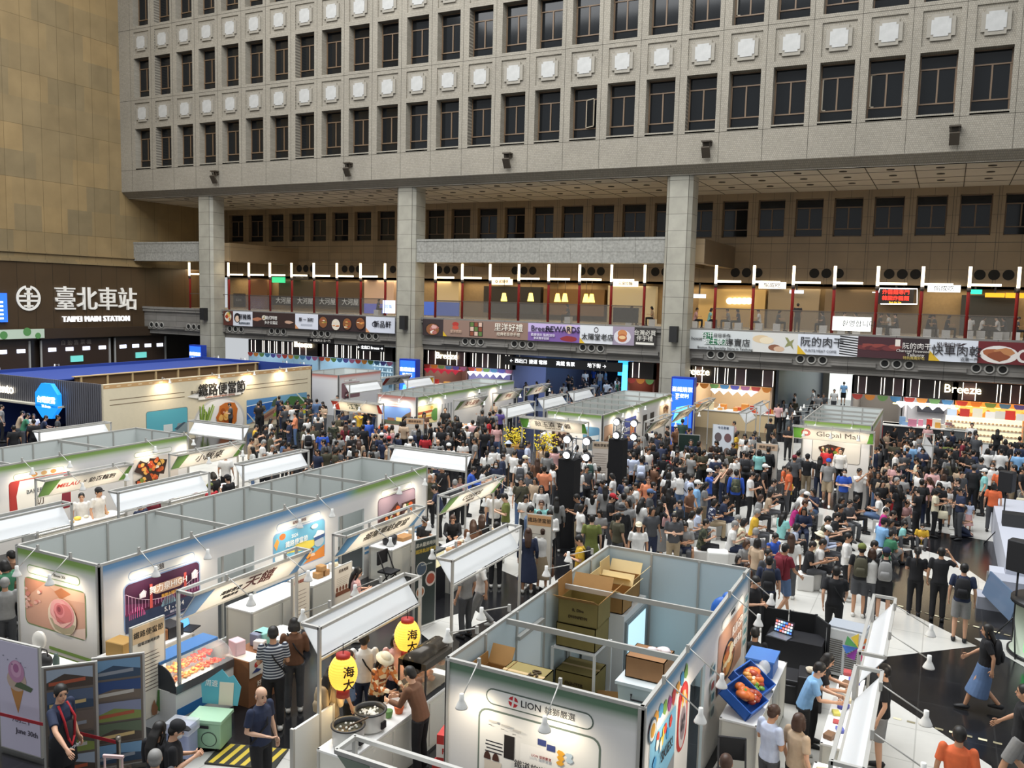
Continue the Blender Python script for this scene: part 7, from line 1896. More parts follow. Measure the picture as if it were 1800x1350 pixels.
        rows.setdefault(lb if len(lb.split()) <= 16 else lb.replace(' top,', ','), []).append((p, lb2))
    out = {}
    for lb, ps in rows.items():
        for p, lb2 in ps: out.setdefault(lb if len(ps) == 1 else lb2, []).append(p)
    def px_of(p):
        d = V((p['x'], p['y'], 1.6 - CAMH)); return 900 + 1492.7 * d.dot(_r) / d.dot(_f)
    for lb, ps in out.items():
        if len(ps) == 1: ps[0]['o']['label'] = lb; ps[0]['label'] = lb; continue
        ps.sort(key=px_of); n = {2: 'two', 3: 'three', 4: 'four', 5: 'five', 6: 'six'}.get(len(ps), 'several')
        for i, p in enumerate(ps):
            w = 'left' if n == 'two' and i == 0 else 'right' if n == 'two' else 'leftmost' if i == 0 else 'rightmost' if i == len(ps) - 1 else ORDW[i] + ' from left'
            words_ = lb.split(' '); q = f"{w} of {n}: " + lb
            if len(q.split()) > 15: q = f"{w} of {n}: " + lb.replace(' top,', ',').replace('person ', '', 1).replace(' trousers', '')
            if len(q.split()) > 16: q = q.replace(f", {CN[p['bot'][1]]} {dict(T='trousers', S='shorts', K='skirt')[p['bot'][0]]}", '').replace(f" {CN[p['bot'][1]]},", '', 1)
            p['o']['label'] = q; p['label'] = q
    for o, owner, kind, c in BAGS:
        lb = owner.get('label', 'person'); o['category'] = 'bag' if kind != 'phone' else 'phone'
        o['label'] = ' '.join((f"{CN[c]} {kind} of the " + lb.replace(',', '')).split()[:16]); o['group'] = {'backpack': 'backpacks in the crowd', 'tote bag': 'bags carried in the crowd', 'phone': 'phones held in the crowd'}[kind]
    seen = {}
    for o, x, y in STOOLS:
        p = min(keep, key=lambda q: (q['x'] - x) ** 2 + (q['y'] - y) ** 2); lb = 'white block stool under the ' + p['label'].replace(',', ''); seen[lb] = seen.get(lb, 0) + 1; o['label'] = ' '.join(((ORDW[min(seen[lb], 12) - 1] + ' ' if seen[lb] > 1 else '') + lb).split()[:16])
def _alive(o):
    try: o.name; return True
    except ReferenceError: return False
finish_people()
# ------------------------------------------------------------------ goods and furniture around the nearest stalls
kraft = mat('#a67c46', .75, noise=.08, scale=5); kraft_in = mat('#8a5f30', .8); kraft2 = mat('#8a7a45', .75, noise=.08, scale=5); cream_lid = mat('#d8bf8a', .7)
def carton(x, y, z, w, d, h, rz, label, m=kraft, open_=False, mark=None, lidm=None, group='cardboard cartons in the nearest stall', sub=None):
    r = empty('carton', (x, y, z), rz); tag(r, label, 'carton', group); t = .012
    b = MB(); b.box(-w / 2, w / 2, -d / 2, d / 2, 0, t)
    for X in ((-w / 2, w / 2, -d / 2, -d / 2 + t), (-w / 2, w / 2, d / 2 - t, d / 2), (-w / 2, -w / 2 + t, -d / 2, d / 2), (w / 2 - t, w / 2, -d / 2, d / 2)): b.box(*X, 0, h)
    if not open_: b.box(-w / 2, w / 2, -d / 2, d / 2, h - t, h)
    b.build('box_body', m, r)
    if open_:
        for i, (ang, a) in enumerate(((1.0, 0), (.5, 1), (.8, 2), (1.5, 3))):
            f = MB(); c_, s_ = math.cos(ang), math.sin(ang); L = .5 * (d if i < 2 else w) * .9; hw = (w if i < 2 else d) / 2
            e = [(-hw, 0, 0), (hw, 0, 0), (hw, L * c_, L * s_), (-hw, L * c_, L * s_)]
            T = {0: Matrix.Translation((0, d / 2, h)), 1: Matrix.Translation((0, -d / 2, h)) @ Matrix.Rotation(PI, 4, 'Z'), 2: Matrix.Translation((w / 2, 0, h)) @ Matrix.Rotation(-PI / 2, 4, 'Z'), 3: Matrix.Translation((-w / 2, 0, h)) @ Matrix.Rotation(PI / 2, 4, 'Z')}[i]
            f.slab([T @ V(p) for p in e], (T.to_3x3() @ V((0, -s_, c_))), .008); f.build('flap', lidm or m, r)
    else:
        MB().box(-w / 2, w / 2, -.03, .03, h, h + .003).build('tape', mat('#c2a678', .4), r)
    if mark:
        for i, s_ in enumerate(mark): text(s_, (0, -d / 2 - .004, h * .62 - i * h * .3), h * .17, mat('#4a3a22', .7), r)
    return r
shelf_w = WHITE
def rack(x0, x1, y0, y1, levels, label, h, name='storage_rack'):
    r = empty(name, ((x0 + x1) / 2, (y0 + y1) / 2, 0)); tag(r, label, 'rack'); a, b = (x1 - x0) / 2, (y1 - y0) / 2; f = MB()
    for sx in (-1, 1):
        for sy in (-1, 1): f.box(sx * a - .02, sx * a + .02, sy * b - .02, sy * b + .02, 0, h)
    f.build('leg_frame', shelf_w, r)
    for z in levels: MB().box(-a, a, -b, b, z - .03, z).build('shelf_board', shelf_w, r)
    return r
rack(-5.5, -4.75, 12.55, 13.3, (.5, 1.42), 'white storage rack under the stacked cartons in the nearest stall', 1.42)
carton(-5.12, 12.92, 1.43, .7, .62, .40, 0, 'lower marked carton of the two on the white rack', kraft2, mark=('DWNFEYN',)); carton(-5.1, 12.92, 1.84, .7, .62, .40, .03, 'open marked carton on top of the two on the white rack', kraft2, True, ('R. Diva', 'DWNFEYN'), kraft)
carton(-5.12, 12.9, .51, .68, .6, .5, 0, 'carton on the lower shelf of the white rack', kraft2, mark=('FIGHTER',)); 
carton(-4.45, 12.55, 0, .6, .5, .52, .3, 'open carton on the floor before the white rack, further one', kraft2, True, lidm=kraft); carton(-4.75, 11.85, 0, .7, .55, .62, .1, 'open carton with printed flaps on the floor, nearer one', kraft2, True, lidm=cream_lid)
r = empty('glass_cabinet', (-5.1, 14.55, 0)); tag(r, 'white refrigerated cabinet with a lit glass door in the nearest stall', 'cabinet'); MB().box(-.42, .36, -.62, .62, 0, 1.62).build('body', WHITE, r); MB().box(.36, .40, -.58, .58, .12, 1.5).build('door_frame', mat('#9aa3a6', .4, .3), r); MB().box(.40, .405, -.48, .48, .2, 1.42).build('glass_door', mat('#bfe3ee', .1, emit=.7), r)
carton(-5.16, 14.85, 1.63, .62, .5, .40, 0, 'cream lidded carton at the back on the white cabinet', kraft, True, lidm=cream_lid); carton(-5.1, 14.22, 1.63, .62, .5, .36, 0, 'cream lidded carton in front on the white cabinet', kraft, True, lidm=cream_lid)
carton(-4.98, 10.0, 0, .95, .62, .72, 0, 'bottom carton of the stack in the front corner of the nearest stall', kraft2); carton(-4.98, 10.0, .73, .95, .62, .72, 0, 'middle carton of the stack in the front corner of the nearest stall', kraft2)
c_ = carton(-4.8, 10.0, 1.46, .62, .6, .66, 0, 'top closed carton printed 750 in the front corner of the nearest stall', kraft2); text('750', (.16, .0, .672), .2, mat('#4a3a22', .7), c_, (0, 1, 0), (-1, 0, 0)); carton(-5.33, 10.0, 1.46, .36, .6, .55, 0, 'narrow open carton beside the one printed 750', kraft, True)
tubm = mat('#cfdfe2', .35)
for z, lb in ((0, 'lower translucent storage tub below the taped brown box'), (.68, 'upper translucent storage tub with a black handle')):
    r = empty('storage_tub', (-3.75, 12.5, z)); tag(r, lb, 'tub', 'storage tubs'); tb = MB(); tb.add([(x * s, y * s, zz) for s, zz in ((.9, 0), (1, .62)) for x, y in ((-.42, -.45), (.42, -.45), (.42, .45), (-.42, .45))], [(0, 3, 2, 1), (4, 5, 6, 7), (0, 1, 5, 4), (1, 2, 6, 5), (2, 3, 7, 6), (3, 0, 4, 7)]); tb.build('tub_body', tubm, r)
    MB().box(-.45, .45, -.48, .48, .61, .66).build('lid', mat('#e2ecee', .35), r); MB().tube([(-.18, -.47, .5), (-.17, -.52, .44), (.17, -.52, .44), (.18, -.47, .5)], .016, 6).build('handle', BLACK, r)
c_ = carton(-3.8, 12.5, 1.35, .62, .55, .34, 0, 'taped brown box on the upper storage tub', mat('#9a6f48', .75, noise=.06)); sm_ = MB(); rng = random.Random(5)
for i in range(5): sm_.ball((.12 + rng.uniform(-.12, .1), .1 + rng.uniform(-.1, .1), .37), (.09, .07, .035), 7, 5)
o = sm_.build('wrapping_paper', mat('#e8d8d8', .6), None, (-3.8, 12.5, 1.35)); tag(o, 'crumpled pale wrapping paper on the taped brown box', 'paper')
o = MB().ball((0, 0, 0), (.22, .12, .26), 10, 8).ball((.05, .05, .2), (.1, .1, .14), 8, 6).build('blue_bag', mat('#2a64b8', .45), None, (-3.1, 14.35, 1.9)); tag(o, 'crumpled blue plastic bag hanging inside the right wall of the nearest stall', 'bag')
cu = MB(); n = 14
cu.add([(-5.55 + .03 * (i % 2), 11.32 + .85 * i / n, z) for i in range(n + 1) for z in (.1, 1.95)], [(2 * i, 2 * i + 2, 2 * i + 3, 2 * i + 1) for i in range(n)]); o = cu.build('door_curtain', mat('#e6eef0', .7)); tag(o, 'white curtain hanging in the doorway of the nearest stall', 'curtain')
MB().box(-5.57, -5.5, 11.3, 12.2, 1.96, 2.02).build('curtain_rail', ALU, o)

# right side of the nearest stall: cabinets and the big lunch box model
def cabinet(x0, x1, y0, y1, h, label, doors=2, side='x1', m=None, name='cabinet', cat='cabinet', group=None):
    r = empty(name, ((x0 + x1) / 2, (y0 + y1) / 2, 0)); tag(r, label, cat, group); a, b = (x1 - x0) / 2, (y1 - y0) / 2; mm = m or mat('#dedcd2', .5)
    MB().box(-a, a, -b, b, 0, h - .03).build('body', mm, r); MB().box(-a - .02, a + .02, -b - .02, b + .02, h - .03, h).build('top', WHITE, r)
    L = b if side[0] == 'x' else a
    for i in range(doors):
        u0, u1 = -L + 2 * L * i / doors + .02, -L + 2 * L * (i + 1) / doors - .02
        X = {'x1': (a, a + .015, u0, u1), 'x0': (-a - .015, -a, u0, u1), 'y0': (u0, u1, -b - .015, -b), 'y1': (u0, u1, b, b + .015)}[side]
        dr = MB().box(*X, .06, h - .08).build('door', mm, r)
    fr = MB()
    for sx in (-1, 1):
        for sy in (-1, 1): fr.box(sx * a - .018, sx * a + .018, sy * b - .018, sy * b + .018, 0, h)
    fr.build('edge_profile', ALU, r)
    return r
cabinet(-2.62, -2.1, 12.35, 13.6, 1.0, 'white cabinet holding the big lunch box model, nearer of two'); cabinet(-2.62, -2.1, 13.65, 14.9, 1.0, 'white cabinet under the blue box, further of two')
def lunch(x, y, z, seed, label):
    r = empty('lunch_box_model', (x, y, z), -.25); tag(r, label, 'food model', 'giant lunch box models'); R = Matrix.Rotation(.55, 3, 'Y')
    def T(p): return R @ V(p)
    tr = MB(); w, d, h = .27, .3, .17
    for X in ((-w, w, -d, d, 0, .02), (-w, w, -d, -d + .02, 0, h), (-w, w, d - .02, d, 0, h), (-w, -w + .02, -d, d, 0, h), (w - .02, w, -d, d, 0, h)): tr.box(*X)
    tr.v = [tuple(T(v)) for v in tr.v]; tr.build('tray', mat('#2f5fb0', .35), r)
    rng = random.Random(seed); kinds = [('#d8702e', 7, .09), ('#a63f22', 6, .075), ('#efe6d2', 12, .03), ('#6a9a3a', 7, .05), ('#e09a4a', 6, .06)]
    for nm, (c, n, s) in zip(('fried_cutlet', 'sausage', 'rice', 'greens', 'shrimp'), kinds):
        f = MB(); cx, cy = rng.uniform(-.1, .1), rng.uniform(-.14, .14)
        for i in range(n): f.ball(T((cx + rng.uniform(-.1, .1), cy + rng.uniform(-.1, .1), .10 + rng.uniform(0, .07))), (s * rng.uniform(.8, 1.4), s, s * .7), 8, 6)
        f.build(nm, mat(c, .4), r)
lunch(-2.42, 12.75, 1.14, 3, 'giant blue tray model with cutlet and greens, nearer of two'); lunch(-2.42, 13.38, 1.14, 8, 'giant blue tray model with fried pieces, further of two')
r = empty('blue_crate', (-2.4, 14.35, 1.0)); tag(r, 'blue lidded box at the end of the white cabinets', 'box'); MB().box(-.22, .22, -.26, .26, 0, .26).build('box_body', mat('#3868b4', .4), r); MB().box(-.24, .24, -.28, .28, .26, .29).build('lid', mat('#4a7cc8', .4), r)
o = MB().ball((0, 0, 0), (.17, .2, .14), 9, 7).ball((.1, .1, .08), (.1, .12, .12), 8, 6).build('plastic_bag', glass_mat('clear_plastic', '#eef2f4', .45, .2), None, (-2.4, 13.88, 1.14)); tag(o, 'clear plastic bag between the lunch box models and the blue box', 'bag')
r = empty('folding_chair', (-2.3, 11.75, 0), .3); tag(r, 'black folding chair leaning by the side door of the nearest stall', 'chair')
MB().box(-.2, .2, -.2, .2, .44, .48).build('seat', BLACK, r); MB().box(-.2, .2, .18, .22, .62, .95).build('backrest', BLACK, r)
for sx in (-.19, .19):
    MB().bar((sx, -.22, 0), (sx, .2, .95), .025).build('leg', mat('#3a3a3c', .4, .5), r); MB().bar((sx, .25, 0), (sx, -.15, .46), .025).build('leg', mat('#3a3a3c', .4, .5), r)
# operator corner: black screens, laptop, cases, air cooler
for i, (x0, y0, x1, y1) in enumerate(((-2.95, 17.35, -2.45, 17.38), (-2.43, 17.38, -1.95, 17.42), (-1.93, 17.42, -1.62, 17.0))):
    d = V((x1 - x0, y1 - y0, 0)); o = MB().box(0, d.length, -.02, .02, 0, 1.05).build('privacy_screen', mat('#17181a', .8), None, (x0, y0, 0), (0, 0, math.atan2(d.y, d.x))); tag(o, f'black fabric screen around the laptop operator, {ORD[i]} from the carton stall', 'screen', 'black screens'); MB().box(0, .025, -.025, .025, 0, 1.07).build('edge_post', mat('#2c2d30', .5), o)
r = empty('work_table', (-2.15, 16.95, 0)); tag(r, 'black clothed table with tangled cables behind the operator', 'table'); MB().box(-.6, .45, -.3, .3, 0, .72).build('tablecloth', BLACK, r)
r = empty('laptop', (-2.5, 16.75, .72), -.3); tag(r, 'open laptop with a bright grid of thumbnails on the black table', 'laptop'); MB().box(-.2, .2, -.13, .13, 0, .02).build('keyboard_base', mat('#7c8088', .4, .5), r)
sc = MB(); sc.slab([(-.2, .13, .02), (.2, .13, .02), (.2, .2, .28), (-.2, .2, .28)], (0, 1, -.2), .01); sl = sc.build('screen', mat('#20242c', .3), r); tm = MB(); rng = random.Random(2); cs = ['#7fb0e8', '#d86a5a', '#e8e4dc', '#4a6fc0', '#d0a0b0']
for i in range(7):
    for j in range(4): tm.add([(-.18 + i * .052 + a, .128 + (.06 * (j + b) / 4) - .004, .045 + .055 * (j + b) + .0) for a, b in ((0, .1), (.042, .1), (.042, .8), (0, .8))], [(0, 1, 2, 3)], (i * 3 + j * 2) % 5)
tm.build('screen_picture', [mat(c, .4, emit=.9) for c in cs], sl)
for i, (x, y, w, d, h, lb) in enumerate(((-1.75, 15.6, .3, .28, .62, 'black hard case with a paper bowl on it'), (-2.1, 15.75, .26, .3, .45, 'black equipment bag leaning on the hard case'))):
    r = empty('equipment_case', (x, y, 0), .1); tag(r, lb, 'case'); bevel(MB().box(-w / 1.4, w / 1.4, -d, d, 0, h).build('body', BLACK, r), .03); MB().tube([(-.08, -d, h * .8), (-.08, -d - .03, h * .8), (.08, -d - .03, h * .8), (.08, -d, h * .8)], .01, 5).build('handle', mat('#555558', .4), r)
o = MB().lathe([(.07, 0), (.10, .07), (.09, .07), (.06, .02)], (0, 0, 0), 12, 0, None, False).build('paper_bowl', mat('#d9cdb8', .6), None, (-1.75, 15.6, .62)); tag(o, 'paper food bowl on the black hard case', 'bowl')
r = empty('air_cooler', (-1.3, 17.25, 0), -.12); tag(r, 'pale grey portable air cooler with a louvred front beside the black screens', 'air cooler'); bevel(MB().box(-.36, .36, -.26, .26, .06, 1.0).build('housing', mat('#d3d6d6', .4), r), .03); g = MB()
for c in (-.16, .13):
    for k in range(16): g.box(c - .12, c + .12, -.275, -.255, .14 + k * .042, .155 + k * .042)
g.build('louvre', mat('#5a5650', .6), r); MB().box(-.34, .34, -.24, .24, 1.0, 1.03).build('top_panel', mat('#aab0b8', .35), r); MB().box(.365, .37, -.22, .22, .15, .85).build('side_grille', mat('#9cc0a6', .5), r); MB().box(-.3, -.2, -.2, .2, 0, .06).box(.2, .3, -.2, .2, 0, .06).build('caster_base', BLACK, r)
# souvenir counter under the right awnings
cabinet(-1.2, -.84, 9.3, 11.9, .92, 'white souvenir counter with blue boxes, its nearer half', 3, 'x0', name='souvenir_counter', cat='counter'); cabinet(-1.2, -.84, 12.5, 15.05, .92, 'white souvenir counter beside the air cooler, its further half', 3, 'x0', name='souvenir_counter', cat='counter')
rng = random.Random(9); sou = [('#4a4a9a', 'indigo gift box'), ('#d8c9a8', 'beige coiled rope bundle'), ('#e8e4dc', 'white paper card'), ('#7a5a40', 'brown pouch'), ('#5a62b0', 'blue violet gift box'), ('#b04a4a', 'red slim box'), ('#d9d06a', 'yellow card box')]
for i in range(20):
    c, nm = sou[i % 7]; x, y = rng.uniform(-1.12, -.92), 9.5 + i * .27 + (.5 if i > 8 else 0); s = rng.uniform(.05, .09)
    o = MB().box(-s, s, -s * 1.3, s * 1.3, 0, rng.uniform(.02, .08)).build('souvenir', mat(c, .5), None, (x, y, .92), (0, 0, rng.uniform(-.4, .4))); bevel(o, .008, 1); tag(o, f'{nm} on the souvenir counter, {ORD[i] if i < 12 else ["thirteenth", "fourteenth", "fifteenth", "sixteenth", "seventeenth", "eighteenth", "nineteenth", "twentieth"][i - 12]} from its near end', 'souvenir', 'souvenirs on the white counters')
r = empty('pinwheel', (-1.0, 15.6, .95)); tag(r, 'rainbow coloured pinwheel at the end of the awning by the air cooler', 'pinwheel'); MB().tube([(0, 0, -.95), (0, 0, .3)], .012, 6).build('stick', WHITE, r); rb = ['#c23a3a', '#e08a3a', '#e8d04a', '#4a9a5a', '#3a6ab8', '#8a3a9a', '#d85a8a', '#e8b04a']
for i in range(8):
    a = i * PI / 4; MB().slab([(0, -.03, .3), (.26 * math.cos(a), -.03, .3 + .26 * math.sin(a)), (.22 * math.cos(a + .6), -.08, .3 + .22 * math.sin(a + .6))], (0, -1, 0), .006).build('vane', mat(rb[i], .5), r)

# noodle counter under the lantern awning
o = MB().box(-7.78, -7.74, 8.75, 9.62, 0, 1.1).build('low_partition', mat('#dedfdb', .5)); tag(o, 'low white partition at the near end of the noodle counter', 'partition'); MB().box(-7.79, -7.73, 8.73, 8.77, 0, 1.12).box(-7.79, -7.73, 9.6, 9.64, 0, 1.12).build('edge_post', ALU, o)
cabinet(-7.42, -6.88, 8.9, 11.9, .85, 'white counter carrying the two noodle pots', 3, 'x1', name='food_counter', cat='counter')
rng = random.Random(14)
for i, (x, y, lb) in enumerate(((-7.14, 9.2, 'large steel food pot with white dumplings and a wooden ladle, nearer one'), (-7.14, 9.72, 'large steel food pot full of white fish balls, further one'))):
    r = empty('food_pot', (x, y, .85)); tag(r, lb, 'pot', 'food pots on the counter'); MB().lathe([(0, 0), (.19, 0), (.225, .04), (.225, .27)], (0, 0, 0), 24, 0, None, False).build('pot_body', mat('#d5d3ce', .35, .2), r); MB().lathe([(.225, .27), (.245, .28), (.245, .30), (.205, .30), (.2, .24)], (0, 0, 0), 24, 0, None, False).build('rim', mat('#2c2b2a', .4), r); MB().lathe([(.203, .235), (0, .236)], (0, 0, 0), 20, 0, None, False).build('broth', mat('#4a4638', .15), r)
    db = MB()
    for k in range(46 if i else 14): a, q = rng.uniform(0, 6.28), rng.uniform(0, .17); db.ball((q * math.cos(a), q * math.sin(a), .245), .021, 6, 4)
    dd = db.build('dumplings', mat('#e9e4d8', .5), r); dd['kind'] = 'stuff'; MB().box(.222, .25, -.05, .05, .06, .16).build('control_panel', BLACK, r); 
    if not i: MB().tube([(0, 0, .26), (.2, .2, .36)], .014, 6).build('ladle', mat('#5a4632', .6), r)
r = empty('food_warmer', (-7.14, 11.2, .85)); tag(r, 'glass food warmer with a dark curved lid on the noodle counter', 'food warmer'); MB().box(-.26, .26, -.4, .4, 0, .08).build('base', BLACK, r); MB().box(-.26, .26, -.4, .4, .5, .6).lathe([(.18, -.4), (.18, .4)], (0, 0, .56), 16, 0, (0, 1, 0)).build('lid', mat('#3a342c', .25, .4), r)
cf = MB()
for sx in (-.25, .25):
    for sy in (-.39, .39): cf.box(sx - .012, sx + .012, sy - .012, sy + .012, .08, .5)
cf.build('corner_post', BLACK, r); MB().box(-.25, .25, -.39, .39, .09, .5).build('glass_case', glass_mat('warm_glass', '#efe4cc', .18, .03), r); fb = MB()
for k in range(18): fb.ball((rng.uniform(-.18, .18), rng.uniform(-.32, .32), .14 + .12 * (k % 3)), (.06, .07, .045), 7, 5)
dd = fb.build('buns', mat('#c98a5a', .5), r); dd['kind'] = 'stuff'
pl_ = bpy.data.lights.new('warmer_light', 'POINT'); pl_.energy = 6; pl_.color = (1, .8, .5); po = bpy.data.objects.new('warmer_light', pl_); COL.objects.link(po); po.location = (-7.14, 11.2, 1.3)
for i, (c, s, lb) in enumerate((('#5f8a4a', .07, 'bowl of chopped greens'), ('#d86a3a', .08, 'bag of red chilli snacks'), ('#d8d2c8', .08, 'stack of white paper bowls'), ('#e8c8b8', .07, 'tub of pale pink condiment'))):
    o = MB().lathe([(s * .7, 0), (s, .1), (s * .9, .11), (0, .1)], (0, 0, 0), 12, 0, None, False).build('condiment_bowl', mat(c, .5), None, (-7.1 + .06 * (i % 2), 10.12 + i * .19, .85)); tag(o, lb + ' between the noodle pots and the food warmer', 'bowl', 'bowls on the noodle counter')
for i, (z, w, lb) in enumerate(((0, .5, 'lower red and white printed carton behind the vendor'), (.42, .44, 'upper red and white printed carton behind the vendor'))):
    r = empty('printed_carton', (-6.05, 10.35, z), .2 * i); tag(r, lb, 'carton', 'red printed cartons'); MB().box(-w / 2, w / 2, -w / 2, w / 2, 0, .4).build('box_body', mat('#b8332e', .6), r); MB().box(-w / 2 - .003, w / 2 + .003, -w / 2 - .003, w / 2 + .003, .06, .26).build('printed_band', mat('#e4dcd2', .6), r); text('FIGO', (0, -w / 2 - .008, .16), .12, mat('#b8332e', .6), r)
def lantern(px, py, label):
    x, y = at_z(px, py, 1.63); r = empty('paper_lantern', (x, y, 1.63)); r.scale = (1.07,) * 3; tag(r, label, 'lantern', 'yellow paper lanterns')
    pr = [(.09 + .10 * math.sin(PI * k / 24) ** .6 + (.004 if k % 2 else 0), -.22 + .44 * k / 24) for k in range(25)]
    sh = MB(); seg = 32; vs = []
    for rr, zz in pr:
        for k in range(seg): q = rr * (1 + (.035 if k % 2 else 0)); a = 2 * PI * k / seg; vs.append((q * math.cos(a), q * math.sin(a), zz))
    sh.add(vs, [(i * seg + k, i * seg + (k + 1) % seg, (i + 1) * seg + (k + 1) % seg, (i + 1) * seg + k) for i in range(24) for k in range(seg)], 0, False)
    sh.build('paper_shade', mat((.95, .58, .07), .6, emit=.75), r); MB().lathe([(.10, .21), (.10, .27)], (0, 0, 0), 16).build('top_ring', mat('#b0281e', .5), r); MB().lathe([(.095, -.34), (.085, -.21)], (0, 0, 0), 16).build('bottom_collar', mat('#9a241c', .5), r)
    tb = V((-x, -y, 0)).normalized(); sd = V((-tb.y, tb.x, 0)); q = (tb * .92 + sd * .38).normalized()
    text('海', q * .20 + V((0, 0, .07)), .17, mat('#1c1408', .6), r, V((-q.y, q.x, 0)), (0, 0, 1)); text('大', q * .20 + V((0, 0, -.11)), .17, mat('#1c1408', .6), r, V((-q.y, q.x, 0)), (0, 0, 1))
    MB().tube([(0, 0, .27), (0, 0, .42)], .006, 5).build('hanging_cord', BLACK, r)
    L = bpy.data.lights.new('lantern_light', 'POINT'); L.energy = 5; L.color = (1, .7, .3); L.shadow_soft_size = .2; lo = bpy.data.objects.new('lantern_light', L); COL.objects.link(lo); lo.location = (x, y, 1.2)
lantern(603, 1182, 'yellow ribbed paper lantern hanging from the awning, nearer of two'); lantern(716, 1117, 'yellow ribbed paper lantern hanging from the awning, further of two')
awning(7.14, -1, -5.45, -2.9, 'end awning frame with a dark green corner at the bottom edge, before the nearest stall', '#e9e6de', '#5e7a63', along='X', drop=.5)

# long stall, aisle side: fish roe case, brown table, crate, suitcase, boards
r = empty('display_case', (-10.95, 9.85, 0)); tag(r, 'refrigerated case with curved glass full of orange fish roe', 'display case')
MB().box(-.38, .34, -.62, .62, 0, .72).build('base', mat('#dfe2e2', .45), r); MB().box(.345, .35, -.6, .6, .3, .46).build('blue_stripe', mat('#2f6fb0', .4), r); MB().box(.2, .36, -.62, .62, .72, .86).build('steel_front', mat('#8a8c90', .25, .8), r)
roe = MB(); rng = random.Random(4); rc = ['#e8862a', '#ef9f3a', '#dd5a2a', '#e8402c', '#f0b85a']
for k in range(330):
    j = k % 2; y = rng.uniform(-.55, .55); x = (-.16 if j == 0 else .12) + rng.uniform(-.1, .1); roe.ball((x, y, .80 + .07 * (1 - j) + rng.uniform(0, .07)), (.045, .03, .022), 6, 4, min(3, max(0, int((y + .55) * 3.6 + rng.uniform(-.6, .6)))))
d_ = roe.build('fish_roe', [mat(c, .3) for c in rc], r); d_['kind'] = 'stuff'
MB().box(-.36, .3, -.58, .58, .74, .78).build('tray', mat('#e9e4da', .4), r)
gl = MB(); n = 8
arc = [(.34 * math.cos(PI / 2 * k / n) + .0, .80 + .34 * math.sin(PI / 2 * k / n)) for k in range(n + 1)]
gl.add([(x, y, z) for x, z in arc for y in (-.62, .62)], [(2 * i, 2 * i + 1, 2 * i + 3, 2 * i + 2) for i in range(n)], 0, True); gl.build('curved_glass', glass_mat('case_glass', '#dfeaf0', .13, .02), r)
for y in (-.63, .61): 
    e_ = MB(); e_.slab([(-.36, y, .74), (.34, y, .74)] + [(x, y, z) for x, z in arc] + [(-.36, y, 1.14)], (0, 1, 0), .015); e_.build('end_panel', mat('#1c2632', .3) if y < 0 else glass_mat('end_glass', '#cfd8dc', .3, .05), r)
MB().box(-.38, -.02, -.62, .62, 1.12, 1.17).build('top_shelf', mat('#3b6fa8', .3), r)
pc_ = bpy.data.lights.new('case_light', 'AREA'); pc_.size = 1.0; pc_.size_y = .1; pc_.shape = 'RECTANGLE'; pc_.energy = 5; pc_.color = (1, .85, .6); po = bpy.data.objects.new('case_light', pc_); COL.objects.link(po); po.location = (-10.98, 9.85, 1.11); po.rotation_euler = (0, 0, PI / 2)
r = empty('clothed_table', (-10.62, 10.95, 0)); tag(r, 'table under a brown cloth lettered in white beside the fish roe case', 'table'); MB().box(-.3, .3, -.42, .42, 0, .82).build('brown_cloth', mat('#8a5a38', .8, noise=.08), r); text('天饎', (.305, .12, .6), .26, mat('#e8dccb', .7), r, (0, 1, 0), depth=.004); text('好吃便當', (.305, 0, .35), .11, mat('#e8dccb', .7), r, (0, 1, 0), depth=.004)
o = MB().box(-.25, .302, -.3, .02, .822, .828).box(.302, .31, -.3, .02, .52, .828).build('printed_napkin', mat('#ece4d8', .7), None, (-10.62, 10.85, 0)); tag(o, 'white printed cloth with a red sun draped over the brown table', 'cloth'); nd = MB(); FN = Face((.31, -.3, 0), (0, 1, 0), (1, 0, 0)); FN.poly(nd, ell(.16, .72, .05, .05), .004, 0); FN.poly(nd, [(.05, .6), (.16, .66), (.28, .6), (.2, .58)], .005, 1); nd.build('printed_sun', [mat('#c8392c', .6), mat('#34427a', .6)], o)
for i, (x, y, w, d, h, c, lb) in enumerate(((-10.75, 10.7, .12, .1, .16, '#d8b8c0', 'pink souvenir box with a blue ring mark'), (-10.72, 11.15, .1, .08, .14, '#7a7f94', 'grey blue souvenir box'), (-10.55, 11.05, .1, .07, .1, '#dcd4d0', 'white souvenir box'), (-10.8, 11.45, .1, .1, .1, '#2f4f8c', 'dark blue wrapped parcels'), (-10.7, 11.3, .14, .14, .14, '#8cc4bc', 'pale turquoise gift crate'))):
    o = bevel(MB().box(-w, w, -d, d, 0, h * 1.6).build('gift_box', mat(c, .5), None, (x, y, .828), (0, 0, .2 * (i % 3 - 1))), .01, 1); tag(o, lb + ' on the brown clothed table', 'box', 'gifts on the brown table')
cabinet(-11.0, -10.55, 11.5, 12.1, .82, 'pale wooden counter with leaning menu cards beside the brown table', 1, 'x1', mat('#b8996a', .6), 'food_counter', 'counter')
